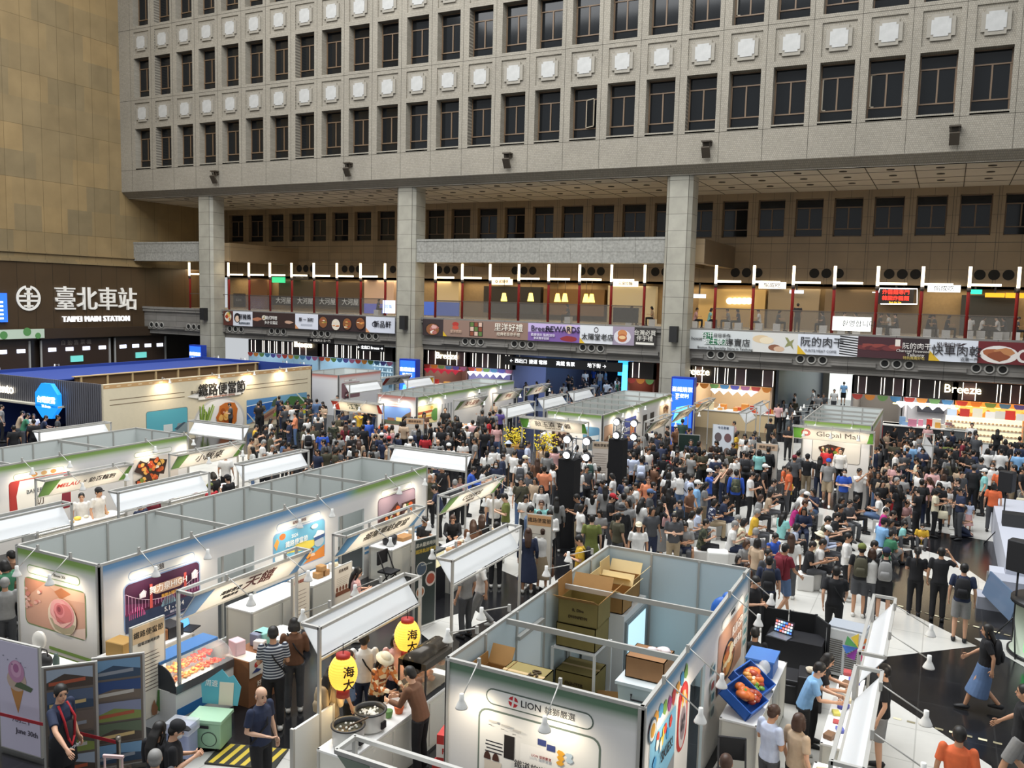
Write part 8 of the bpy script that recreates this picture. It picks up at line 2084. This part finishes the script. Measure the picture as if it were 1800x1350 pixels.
def board(x, y, rz, w, h, z0, label, lines, bg='#ece4d4', head=None, name='menu_board', legs=True, cat='sign', group=None, pic=None):
    r = empty(name, (x, y, 0), rz); tag(r, label, cat, group); f = MB().box(-w / 2 - .02, w / 2 + .02, -.02, .02, z0, z0 + h)
    f.build('frame', ALU, r); MB().box(-w / 2 + .01, w / 2 - .01, -.026, -.02, z0 + .02, z0 + h - .02).build('printed_panel', mat(bg, .5), r)
    if legs: MB().box(-w / 2 - .02, -w / 2 + .02, -.02, .02, 0, z0).box(w / 2 - .02, w / 2 + .02, -.02, .02, 0, z0).box(-w / 2 - .03, -w / 2 + .03, -.2, .2, 0, .03).box(w / 2 - .03, w / 2 + .03, -.2, .2, 0, .03).build('stand', ALU, r)
    if head: MB().box(-w / 2 + .01, w / 2 - .01, -.03, -.026, z0 + h * .82, z0 + h - .02).build('heading_panel', mat(head, .5), r)
    for s_, u, v, sz, c in lines: text(s_, (u * w / 2, -.034, z0 + v * h), sz, mat(c, .6), r, depth=.002)
    if pic:
        pm_ = MB(); FP = Face((-w / 2, -.02, z0), (1, 0, 0), (0, -1, 0)); cl = []
        for k, (pts, c) in enumerate(pic):
            if c not in cl: cl.append(c)
            FP.poly(pm_, [(min(max(a, .02), .98) * w, min(max(b, .02), .98) * h) for a, b in pts], .009 + .0012 * k, cl.index(c))
        pm_.build('printed_picture', [mat(c, .5) for c in cl], r)
    return r
def rows(n, v0, v1, c='#6a5a4a', seed=1):
    rng = random.Random(seed); return [([(.10 + rng.uniform(0, .03), v0 + (v1 - v0) * i / n), (.10 + rng.uniform(.5, .78), v0 + (v1 - v0) * i / n), (.10 + .7, v0 + (v1 - v0) * i / n + .008), (.1, v0 + (v1 - v0) * i / n + .008)], c) for i in range(n)]
BT = [('鐵路便當節', 0, .90, .12, '#2a241e')]
board(-11.02, 9.05, PI / 2, .62, 1.62, .3, 'tall cream programme board headed 鐵路便當節 beside the fish roe case', [('鐵路便當節', 0, .9, .115, '#2a241e'), ('現場活動時刻表', 0, .8, .06, '#3a342c')], head='#e0c29a', pic=rows(11, .3, .72, '#6a5a50', 3) + [(blob(random.Random(1), .8, .13, .13, 9), '#4f7a3c'), (blob(random.Random(2), .62, .08, .09, 8), '#9a6a4c')])
board(-11.4, 13.1, PI / 2, .5, 1.2, .25, 'cream menu board standing against the long stall behind the striped shirt', [('招牌鐵路便當', 0, .9, .075, '#a8503a')], pic=rows(9, .2, .8, '#6a4a3a', 5))
board(-11.2, 14.2, PI / 2, .6, 1.1, .3, 'illustrated white map board with small round pictures beside the long stall window', [('美食地圖', 0, .9, .08, '#5a4a3c')], bg='#e6dfd2', pic=[(ell(.15 + .17 * i, .55, .06, .05), '#7a4a34') for i in range(5)] + [([(.06, .42), (.94, .42), (.94, .5), (.06, .5)], '#7d4f38')] + rows(5, .62, .8, '#b0a898', 7))
board(-9.72, 15.15, PI / 2 - .25, .6, 1.95, .04, 'tall dark green banner of river dining at sunset between two awnings', [('淡水最美時刻', 0, .93, .1, '#e6e0cc'), ('鐵路軌跡饗宴', 0, .86, .1, '#d8b84a'), ('Romantic Buffet', .1, .7, .05, '#cfd2c8')], bg='#2f3a36', name='roll_up_banner', cat='banner', legs=False, pic=[(ell(.3, .66, .26, .08, 18), '#d8d2c4'), (ell(.3, .66, .23, .07, 18), '#4a5a6a'), (ell(.75, .52, .26, .085, 18), '#e2d6cc'), (ell(.75, .52, .2, .06, 16), '#b0523c'), (ell(.25, .4, .22, .07, 18), '#d8cfc4'), (ell(.25, .4, .17, .05, 16), '#a8683c')])
board(-8.6, 18.6, .15, .62, 1.55, .35, 'programme board headed 鐵路便當節 behind the blank awning, facing the aisle', BT, head='#d8a878', pic=rows(9, .2, .74, '#8a7a6c', 9)); board(-11.45, 30.2, .3, .7, 1.5, .3, 'programme board headed 鐵路便當節 between the two light towers', BT, head='#cdb9a0', bg='#d8cdc0', pic=rows(9, .2, .74, '#8a7a6c', 11)); board(-5.9, 33.6, .1, .8, 1.5, .3, 'programme board headed 鐵路便當節 left of the far right stall', BT, head='#d8b89a', bg='#dcd4c8', pic=rows(10, .2, .74, '#8a7a6c', 13)); board(-20.9, 31.6, .3, .8, 1.4, .3, 'programme board headed 鐵路便當節 under the train poster stall', BT, head='#d8b08a', bg='#d9d0c2', pic=rows(9, .2, .74, '#8a7a6c', 15))
board(-8.05, 35.5, -.1, .9, 1.9, .2, 'white menu board with four bowls beside the nearer blank far awning', [('今日菜單', 0, .93, .12, '#3a4a6a')], bg='#dfe4ea', pic=[(ell(.27 + .46 * (i % 2), .72 - .32 * (i // 2), .17, .1), c) for i, c in enumerate(('#6a5f62', '#7a5a5c', '#5f6a6a', '#806c64'))]); board(-9.25, 34.6, .25, .85, 1.6, .1, 'dark green coffee banner with pale lettering by the tilted awnings', [('CAFE', 0, .5, .26, '#dfe6dc')], bg='#1f332c', name='roll_up_banner', cat='banner', legs=False)
r = empty('parcel_crate', (-9.95, 9.32, 0), .35); tag(r, 'pale green wheeled crate with a face like drawing and house shaped sign behind', 'crate')
bevel(MB().box(-.27, .27, -.2, .2, .06, .48).build('crate_body', mat('#9cc4a4', .5), r), .02); MB().box(-.29, .29, -.22, .22, .48, .53).build('lid', mat('#a9d0b0', .5), r); MB().box(-.08, .08, -.225, -.215, .40, .44).build('grip_slot', BLACK, r)
for sx in (-.22, .22): MB().lathe([(.045, -.015), (.045, .015)], (sx, -.16, .045), 10, 0, (1, 0, 0)).build('wheel', BLACK, r)
dm = MB(); FQ = Face((0, -.2, 0), (1, 0, 0), (0, -1, 0)); FQ.poly(dm, ell(.08, .22, .13, .12, 18), .006, 0); FQ.poly(dm, ell(.08, .22, .115, .105, 18), .008, 1); dm.build('drawn_outline', [mat('#4a5a50', .6), mat('#9cc4a4', .5)], r)
o = MB(); o.slab([(-.3, 0, 0), (.3, 0, 0), (.34, 0, .3), (.2, 0, .48), (.12, 0, .44), (.0, 0, .56), (-.34, 0, .3)], (0, 1, 0), .012); o = o.build('house_sign', mat('#5fb3c4', .5), None, (-10.05, 9.62, .53), (-.15, 0, .35)); tag(o, 'turquoise house shaped cardboard sign leaning behind the pale green crate', 'sign'); text('周邊', (-.16, -.004, .32), .11, mat('#eef4f2', .5), o, depth=.003); MB().box(-.02, .22, -.012, -.002, .0, .36).build('price_sheet', mat('#e8ddc8', .6), o)
o = r = empty('suitcase', (-10.05, 8.85, 0), .25); tag(r, 'blue grey suitcase wrapped in clear film beside the pale green crate', 'suitcase'); bevel(MB().box(-.2, .2, -.14, .14, .05, .56).build('shell', mat('#8a94b4', .35), r), .05, 3); MB().box(-.21, .21, -.15, .15, .45, .6).build('plastic_wrap', glass_mat('film', '#e6e9f0', .4, .15), r); MB().box(-.15, -.1, -.1, .1, 0, .05).box(.1, .15, -.1, .1, 0, .05).build('wheel', BLACK, r)
o = r = empty('suitcase', (-9.35, 7.05, 0), .4); tag(r, 'lilac wrapped suitcase at the bottom edge with a raised pink handle', 'suitcase'); bevel(MB().box(-.22, .22, -.16, .16, .05, .6).build('shell', mat('#b0a8c4', .35), r), .05, 3); MB().bar((-.12, .1, .6), (-.12, .1, 1.05), .02).bar((.12, .1, .6), (.12, .1, 1.05), .02).bar((-.14, .1, 1.05), (.14, .1, 1.05), .035).build('pull_handle', mat('#d8b8b4', .4), r)
o = r = empty('floor_mat', (-9.2, 9.35, 0), .35); tag(r, 'black and yellow striped cable ramp on the floor by the pale green crate', 'floor mat'); MB().box(-.55, .55, -.3, .3, 0, .03).build('base', mat('#26261f', .6), r); sp_ = MB()
for i in range(6): sp_.add([(-.5 + i * .17, -.28, .032), (-.42 + i * .17, -.28, .032), (-.32 + i * .17, .28, .032), (-.4 + i * .17, .28, .032)], [(0, 1, 2, 3)])
sp_.build('yellow_stripe', mat('#cdb43a', .6), r)
# hanging photo banners, ice cream stand and belt post at the lower left
for i, (x, y, lb, cs) in enumerate(((-10.95, 7.65, 'railway photograph banner with cherry branches, left of two', ('#9aa6b4', '#54627a', '#6a5f58', '#4a4a44')), (-10.62, 8.2, 'railway photograph banner with a blue evening train, right of two', ('#6f94b4', '#2f4878', '#7f86a0', '#5c6a54')))):
    pic = []
    for k in range(5):
        v0, v1 = .80 - .19 * k, .97 - .19 * k; rng = random.Random(20 + 7 * i + k); pic += [([(.06, v0), (.94, v0), (.94, v1), (.06, v1)], cs[k % 4]), ([(.06, v0 + .06), (.4, v0 + .11 + rng.uniform(-.02, .02)), (.94, v0 + .07), (.94, v0), (.06, v0)], ['#4a4038', '#35485e', '#6e6256', '#7d8a4a'][(k + i) % 4]), ([(.1, v0 + .03), (.8, v0 + .05), (.8, v0 + .08), (.1, v0 + .06)], ['#a8563c', '#c9b07a', '#8a9098', '#b8b4ac'][(k + 2 * i) % 4])]
    board(x, y, PI / 4 + .05, .68, 1.72, .05, lb, [], bg='#6d645c', name='photo_banner', cat='banner', legs=False, pic=pic)
r = board(-12.2, 7.7, .1, .85, 1.75, .06, 'white stand with a rose topped ice cream cone and a date, lower left corner', [('June 30th', .35, .2, .12, '#4a4450'), ('六月三十', .1, .3, .1, '#5a5460')], bg='#cfc9dc', name='advert_stand', cat='advertising stand', legs=False, pic=[([(.3, .58), (.62, .58), (.47, .36)], '#c08a52'), (ell(.46, .66, .24, .1), '#c8b0a0'), ([(.4, .6), (.8, .58), (.86, .62), (.5, .66)], '#5a6a50'), (ell(.46, .74, .2, .1), '#c48fb0'), (ell(.46, .76, .13, .075), '#d8a8c4'), (ell(.46, .77, .07, .04), '#b0709a')] + [(ell(.15 + .11 * i, .86 - .03 * (i % 3), .012, .006, 8), '#6a6a7a') for i in range(6)])
r = empty('belt_stanchion', (-9.88, 7.6, 0)); tag(r, 'steel belt stanchion with a red belt held by the blue shirted person', 'stanchion'); MB().lathe([(.15, 0), (.15, .02), (.03, .04), (.028, .9), (.035, .9), (.035, .98), (.0, .98)], (0, 0, 0), 14).build('post', mat('#8a8378', .3, .8), r); bl2 = MB(); bl2.slab([(0, 0, .86), (-2.6, -.25, .78), (-2.6, -.25, .83), (0, 0, .91)], (0, 1, 0), .004); bl2.build('belt', mat('#a3242e', .6), r)
cabinet(-15.0, -12.4, 8.35, 8.95, .9, 'white counter with a green stripe in front of the rose poster', 3, 'y0', name='food_counter', cat='counter')
for nm, x, y, z, fn, lb, cat in (('hand_bag', -12.95, 8.6, .9, lambda b: b.ball((0, 0, .11), (.17, .1, .12), 12, 8).tube([(-.1, 0, .2), (-.06, 0, .3), (.06, 0, .3), (.1, 0, .2)], .012, 6), 'black handbag on the white counter before the rose poster', 'bag'), ('water_bottle', -12.65, 8.6, .9, lambda b: b.lathe([(.045, 0), (.05, .02), (.05, .22), (.03, .26), (.03, .3), (0, .3)], (0, 0, 0), 12), 'grey green bottle beside the black handbag', 'bottle'), ('table_fan', -13.3, 8.75, .9, lambda b: b.lathe([(.02, 0), (.02, .2)], (0, 0, 0), 8).lathe([(.08, 0), (.08, .02)], (0, 0, 0), 12).lathe([(.15, -.03), (.16, 0), (.15, .03), (.03, .05)], (0, 0, .33), 20, 0, (0, -1, .1)), 'white table fan beneath the rose poster', 'fan')):
    b = MB(); fn(b); o = b.build(nm, {'hand_bag': mat('#23201f', .6), 'water_bottle': mat('#56665e', .4), 'table_fan': mat('#dcd6ca', .5)}[nm], None, (x, y, z)); tag(o, lb, cat)
# service counter along the aisle wall of the long stall
cabinet(-12.6, -12.05, 9.3, 10.9, .88, 'white service counter under the purple bridge poster', 3, 'x1', name='food_counter', cat='counter'); cabinet(-12.62, -11.95, 12.3, 14.0, .82, 'white counter with two blue stripes under the sky blue poster, nearer one', 2, 'x1', name='food_counter', cat='counter'); cabinet(-12.62, -11.95, 14.1, 15.6, .82, 'white counter under the sky blue poster, further one', 2, 'x1', name='food_counter', cat='counter'); cabinet(-12.62, -11.95, 17.1, 18.7, .85, 'white counter below the lunch box poster, holding a dark pot', 2, 'x1', name='food_counter', cat='counter')
rng = random.Random(6)
for i, (x, y, z, w, d, h, c, lb, cat) in enumerate(((-12.35, 9.6, .88, .2, .16, .26, '#b08a4a', 'open kraft paper bag on the counter under the bridge poster', 'bag'), (-12.3, 10.0, .88, .14, .1, .16, '#d8cfc4', 'white card box beside the kraft paper bag', 'box'), (-12.3, 10.3, .88, .15, .13, .2, '#8a5a34', 'brown wooden basket on the counter', 'basket'), (-12.32, 10.6, .88, .2, .16, .22, '#2a2a2e', 'black receipt printer on the counter', 'printer'),
    (-12.2, 14.6, .82, .09, .09, .13, '#b08450', 'kraft gift box, lower left of three', 'box'), (-12.2, 14.82, .82, .09, .09, .13, '#a87a48', 'kraft gift box, lower right of three', 'box'), (-12.2, 14.71, .95, .09, .09, .13, '#b88c58', 'kraft gift box, topmost of three', 'box'), (-12.25, 15.1, .82, .06, .06, .2, '#e8e6e0', 'white paper cup stack on the far counter', 'cup'), (-12.25, 15.3, .82, .06, .06, .16, '#d8c8a8', 'beige paper cup beside the white stack', 'cup'), (-12.3, 17.5, .85, .2, .2, .26, '#26262a', 'dark lidded pot on the counter below the lunch box poster', 'pot'), (-12.25, 18.05, .85, .16, .22, .1, '#b88a58', 'wooden tray of small goods beside the dark pot', 'tray'), (-12.25, 18.4, .85, .08, .08, .2, '#d8d4c4', 'pale jar beside the wooden tray', 'jar'))):
    b = MB()
    if cat in ('cup', 'pot', 'jar'): b.lathe([(w * .85, 0), (w, h * .8), (w * .6, h)], (0, 0, 0), 16)
    else: b.box(-w, w, -d, d, 0, h)
    o = b.build({'bag': 'paper_bag', 'box': 'gift_box', 'basket': 'wooden_basket', 'printer': 'receipt_printer', 'cup': 'paper_cup', 'pot': 'lidded_pot', 'tray': 'wooden_tray', 'jar': 'glass_jar'}[cat], mat(c, .6), None, (x, y, z), (0, 0, rng.uniform(-.15, .15))); bevel(o, .012, 1); tag(o, lb, cat)
r = empty('laptop', (-12.2, 10.98, .88), PI / 2 + .3); tag(r, 'small laptop with a sky blue screen above the fish roe case', 'laptop'); MB().box(-.17, .17, -.11, .11, 0, .02).build('keyboard_base', BLACK, r); sc = MB(); sc.slab([(-.17, .11, .02), (.17, .11, .02), (.17, .17, .25), (-.17, .17, .25)], (0, 1, -.2), .01); sc.build('screen', BLACK, r); s2 = MB(); s2.add([(-.155, .107, .035), (.155, .107, .035), (.155, .164, .24), (-.155, .164, .24)], [(0, 1, 2, 3)]); s2.build('screen_picture', mat('#5aa0dc', .4, emit=.9), r)
r = empty('folding_chair', (-11.75, 16.7, 0), PI / 2); tag(r, 'black folding chair in the gap of the long stall by the dark banner', 'chair'); MB().box(-.2, .2, -.2, .2, .44, .48).build('seat', BLACK, r); MB().box(-.2, .2, .18, .22, .62, .95).build('backrest', BLACK, r)
for sx in (-.19, .19): MB().bar((sx, -.22, 0), (sx, .2, .95), .025).build('leg', mat('#3a3a3c', .4, .5), r); MB().bar((sx, .25, 0), (sx, -.15, .46), .025).build('leg', mat('#3a3a3c', .4, .5), r)
o = MB().ball((0, 0, .13), (.2, .16, .15), 10, 8).ball((-.05, .05, .28), (.14, .12, .1), 9, 6).build('jacket_pile', mat('#1c1c20', .8), None, (-11.2, 12.9, .0)); tag(o, 'heap of black jackets and a cap behind the brown jacketed person', 'clothes')
# counters under the other awnings
for i, (x0, x1, y0, y1, lb) in enumerate(((-10.9, -10.3, 17.2, 20.0, 'white snack counter with a green stripe under the COSMOS awning'), (-6.9, -6.4, 13.2, 15.2, 'white packing table behind the carton stall wall'), (-17.0, -16.5, 13.4, 16.0, 'hidden white counter behind the rose stall, middle'), (-17.0, -16.5, 17.4, 20.0, 'white counter behind the rose stall, far end'), (-20.6, -20.05, 13.2, 15.8, 'yellow topped bakery counter with a glass cover'), (-20.6, -20.05, 17.3, 20.0, 'bakery side counter under the 小飯桌 awning'), (-20.7, -20.2, 33.8, 36.4, 'green striped snack counter by the train poster stall'), (-11.0, -10.6, 32.6, 35.2, 'pale counter under the first tilted awning'))):
    cabinet(x0, x1, y0, y1, .95, lb, 3, 'x1', name='food_counter', cat='counter')
rng = random.Random(33)
for (x, y0, y1, n, cols, lb) in ((-10.6, 17.4, 19.8, 12, ('#e8dcc0', '#c9a070', '#d8b884', '#efe8da', '#8a5a3a'), 'snack packet on the counter under the COSMOS awning'), (-20.35, 13.4, 15.6, 8, ('#e8c04a', '#efe6d0', '#d8a850'), 'bread pack on the yellow bakery counter'), (-20.35, 17.5, 19.8, 8, ('#c85a34', '#e0b070', '#e8e0d0'), 'lunch pack on the counter under the 小飯桌 awning'), (-6.65, 13.4, 15.0, 8, ('#d8442c', '#e8c060', '#f0ece4', '#e0904a'), 'wrapped bun bag on the packing table by the carton stall'), (-20.45, 34.0, 36.2, 8, ('#d89a6a', '#c9835a', '#e0c0a0'), 'roast snack tray on the green striped counter')):
    for i in range(n):
        s = rng.uniform(.06, .12); o = MB().ball((0, 0, s * .5), (s, s * 1.1, s * .6), 8, 6).build('snack_pack', mat(rng.choice(cols), .5), None, (x + rng.uniform(-.12, .12), y0 + (y1 - y0) * (i + .5) / n, .95)); tag(o, f'{lb}, {ORD[i]} from its near end', 'snack', lb.split(',')[0] + 's')
r = empty('snack_case', (-10.62, 17.05 - .35, 0)); tag(r, 'lit glass snack case at the near end of the COSMOS counter', 'display case'); MB().box(-.3, .3, -.3, .3, 0, .8).build('base', BLACK, r); MB().box(-.28, .28, -.28, .28, .8, 1.15).build('glass_box', mat('#f0e6b8', .2, emit=.5), r); MB().box(-.3, .3, -.3, .3, 1.15, 1.2).build('top', mat('#55585a', .4), r)
# light towers
for i, (x, y, lb) in enumerate(((-9.46, 22.4, 'black draped light tower with four glaring lamps, nearer one'), (-9.5, 26.6, 'black draped light tower with four glaring lamps, further one'))):
    r = empty('light_tower', (x, y, 0)); tag(r, lb, 'light tower', 'light towers'); MB().box(-.25, .25, -.25, .25, 0, 2.6).build('black_drape', mat('#0f0f12', .9), r); tr = MB()
    for sx in (-.13, .13):
        for sy in (-.13, .13): tr.bar((sx, sy, 2.5), (sx, sy, 3.25), .03)
    for k in range(3): tr.bar((-.13, -.13, 2.6 + k * .22), (.13, -.13, 2.78 + k * .22), .02); tr.bar((.13, -.13, 2.6 + k * .22), (.13, .13, 2.78 + k * .22), .02)
    tr.bar((-.2, 0, 3.2), (.75, 0, 3.2), .035).bar((-.2, 0, 2.75), (.75, 0, 2.75), .035).build('truss', mat('#b8bcc0', .3, .8), r)
    for dx in (0.0, .6):
        for z in (2.75, 3.2):
            hd = MB().lathe([(.06, -.14), (.12, -.1), (.12, .1), (.10, .1)], (dx, -.2, z), 12, 0, (.15, -1, -.1), False).build('lamp_head', mat('#2c2d31', .4), r); MB().lathe([(.1, .085), (0, .085)], (dx, -.2, z), 12, 0, (.15, -1, -.1), False).build('lens', mat('#f2f6ff', .3, emit=9), r)
# stage with steps, loudspeakers, tilted screen and round kiosk
stg = mat('#b9bcc6', .6)
r = empty('stage', (3.4, 28, 0)); tag(r, 'pale grey platform stage at the right edge', 'stage'); MB().box(-1.66, 3, -3.8, 4.5, 0, .9).build('platform', stg, r); MB().box(-2.0, -1.2, -4.5, -3.8, 0, .6).build('step', mat('#a4a7b2', .6), r); MB().box(-2.3, -1.2, -5.1, -4.5, 0, .3).build('step', mat('#a4a7b2', .6), r); MB().box(-2.0, -1.67, -3.8, -3.2, 0, .6).build('step', stg, r)
def tripod_speaker(px, py, z, label, s=1.0, base=0.0):
    x, y = at_z(px, py, z); r = empty('tripod_stand', (x, y, base)); tag(r, 'black tripod stand carrying the ' + label, 'stand', 'speaker stands'); MB().tube([(0, 0, .3), (0, 0, z - base)], .02, 8).build('pole', BLACK, r)
    for k in range(3): a = 2 * PI * k / 3 + .6; MB().tube([(0, 0, .75), (.5 * math.cos(a), .5 * math.sin(a), .01)], .015, 6).build('leg', BLACK, r)
    o = empty('loudspeaker', (x, y, z)); o.rotation_euler = (0, 0, 1.2); tag(o, label, 'loudspeaker', 'loudspeakers by the stage'); b = MB(); b.add([(sx * w, yy, zz) for zz in (0, .62 * s) for sx, w, yy in ((-1, .2 * s, -.2 * s), (1, .2 * s, -.2 * s), (1, .13 * s, .2 * s), (-1, .13 * s, .2 * s))], [(0, 3, 2, 1), (4, 5, 6, 7), (0, 1, 5, 4), (1, 2, 6, 5), (2, 3, 7, 6), (3, 0, 4, 7)]); bevel(b.build('cabinet', mat('#1a1a1d', .6), o), .02); MB().box(-.18 * s, .18 * s, -.207 * s, -.2 * s, .04, .58 * s).build('grille', mat('#232327', .7), o)
tripod_speaker(1768, 864, 1.75, 'black loudspeaker behind the stage front, further one', 1.0); tripod_speaker(1790, 1003, 1.75, 'black loudspeaker at the stage steps, nearer one', 1.05)
x, y = at_z(1775, 925, .9); r = empty('monitor_speaker', (x + .1, y + .1, .9)); tag(r, 'black wedge monitor speaker lying on the stage', 'loudspeaker'); b = MB(); b.add([(sx * .3, yy, zz) for sx in (-1, 1) for yy, zz in ((-.2, 0), (.25, 0), (.25, .38), (-.05, .34))], [(0, 1, 2, 3), (7, 6, 5, 4), (0, 4, 5, 1), (1, 5, 6, 2), (2, 6, 7, 3), (3, 7, 4, 0)]); b.build('cabinet', mat('#161618', .6), r)
r = empty('screen_panel', (1.45, 22.3, 0), -1.15); tag(r, 'glossy grey blue screen leaning on its stand before the stage steps', 'screen'); b = MB(); b.slab([(-.65, 0, .4), (.65, 0, .2), (.65, .15, .75), (-.65, .15, .95)], (0, 1, -.15), .04); b.build('panel', mat('#62748c', .08), r); MB().bar((-.65, .1, 0), (-.65, .1, .95), .03).bar((.65, .1, 0), (.65, .1, .7), .03).build('stand', ALU, r)
r = empty('round_kiosk', (2.35, 20.4, 0)); tag(r, 'round fronted white kiosk with a black top and green light, right edge', 'kiosk'); MB().lathe([(.72, 0), (.72, .08), (.66, .1), (.66, 1.1), (.74, 1.12), (.74, 1.2), (0, 1.2)], (0, 0, 0), 32).build('body', mat('#c9d4c0', .4), r); MB().lathe([(.76, 1.12), (.76, 1.2), (0, 1.205)], (0, 0, 0), 32).build('top', mat('#202022', .4), r); MB().lathe([(.76, 0), (.76, .08)], (0, 0, 0), 32).build('base', mat('#202022', .4), r); MB().box(-.45, -.2, -.72, -.55, .2, .9).build('door', mat('#3f5a44', .4), r); MB().box(-.5, -.4, -.73, -.6, .25, .5).build('green_lamp', mat('#3fc060', .4, emit=1.2), r)
# tape line on the floor, flowers, suitcase and small things in the crowd
tp = MB()
for a, b_ in (((-.37, 15.85), (1.6, 15.76)), ((-.6, 22.1), (2.6, 21.0)), ((.1, 24.6), (2.2, 24.4))):
    d = V((b_[0] - a[0], b_[1] - a[1], 0)); L = d.length; d.normalize(); nn = V((-d.y, d.x, 0)) * .035; k = int(L / .2)
    for i in range(k):
        p = V((a[0], a[1], .008)) + d * (L * i / k); q = p + d * (L / k * .6); tp.add([p - nn, q - nn, q + nn, p + nn], [(0, 1, 2, 3)], i % 2)
o = tp.build('floor_tape', [mat('#d8d0b0', .5), mat('#8a8268', .5)]); tag(o, 'dashed pale warning tape stuck along the floor near the stage', 'tape')
x, y = at_z(1262, 975, .5); r = empty('suitcase', (x, y, 0), .3); tag(r, 'white hard suitcase standing among the seated audience', 'suitcase'); bevel(MB().box(-.28, .28, -.2, .2, .05, .62).build('shell', mat('#e2e1dc', .4), r), .06, 3); MB().box(-.2, -.12, -.1, .1, 0, .05).box(.12, .2, -.1, .1, 0, .05).build('wheel', BLACK, r); 
for i, (px, py) in enumerate(((905, 765), (960, 775))):
    x, y = at_z(px, py, 1.4); r = empty('flower_crate', (x, y, 0)); tag(r, ['wooden slatted crate with yellow blossom branches, left under the 敲玉滴 awning', 'wooden slatted crate with yellow blossom branches, right under the 敲玉滴 awning'][i], 'plant', 'yellow blossom crates'); cb_ = MB()
    for k in range(6): cb_.box(-.3 + k * .1, -.22 + k * .1, -.3, -.27, 0, 1.0); cb_.box(.27, .3, -.3 + k * .1, -.22 + k * .1, 0, 1.0)
    cb_.box(-.27, .27, -.27, .3, .05, .98).build('crate', mat('#c99a5a', .6), r); fl_ = MB(); rng = random.Random(i)
    for k in range(140): a = rng.uniform(0, 6.28); q = rng.uniform(.05, .5); fl_.ball((q * math.cos(a), q * math.sin(a), 1.0 + rng.uniform(0, .7)), .035, 5, 4)
    d_ = fl_.build('blossom', mat('#e8d23a', .6), r); d_['kind'] = 'stuff'; st_ = MB()
    for k in range(8): a = k * .8; st_.tube([(0, 0, .9), (.4 * math.cos(a), .4 * math.sin(a), 1.6)], .008, 4)
    st_.build('branch', mat('#6a5a34', .7), r)
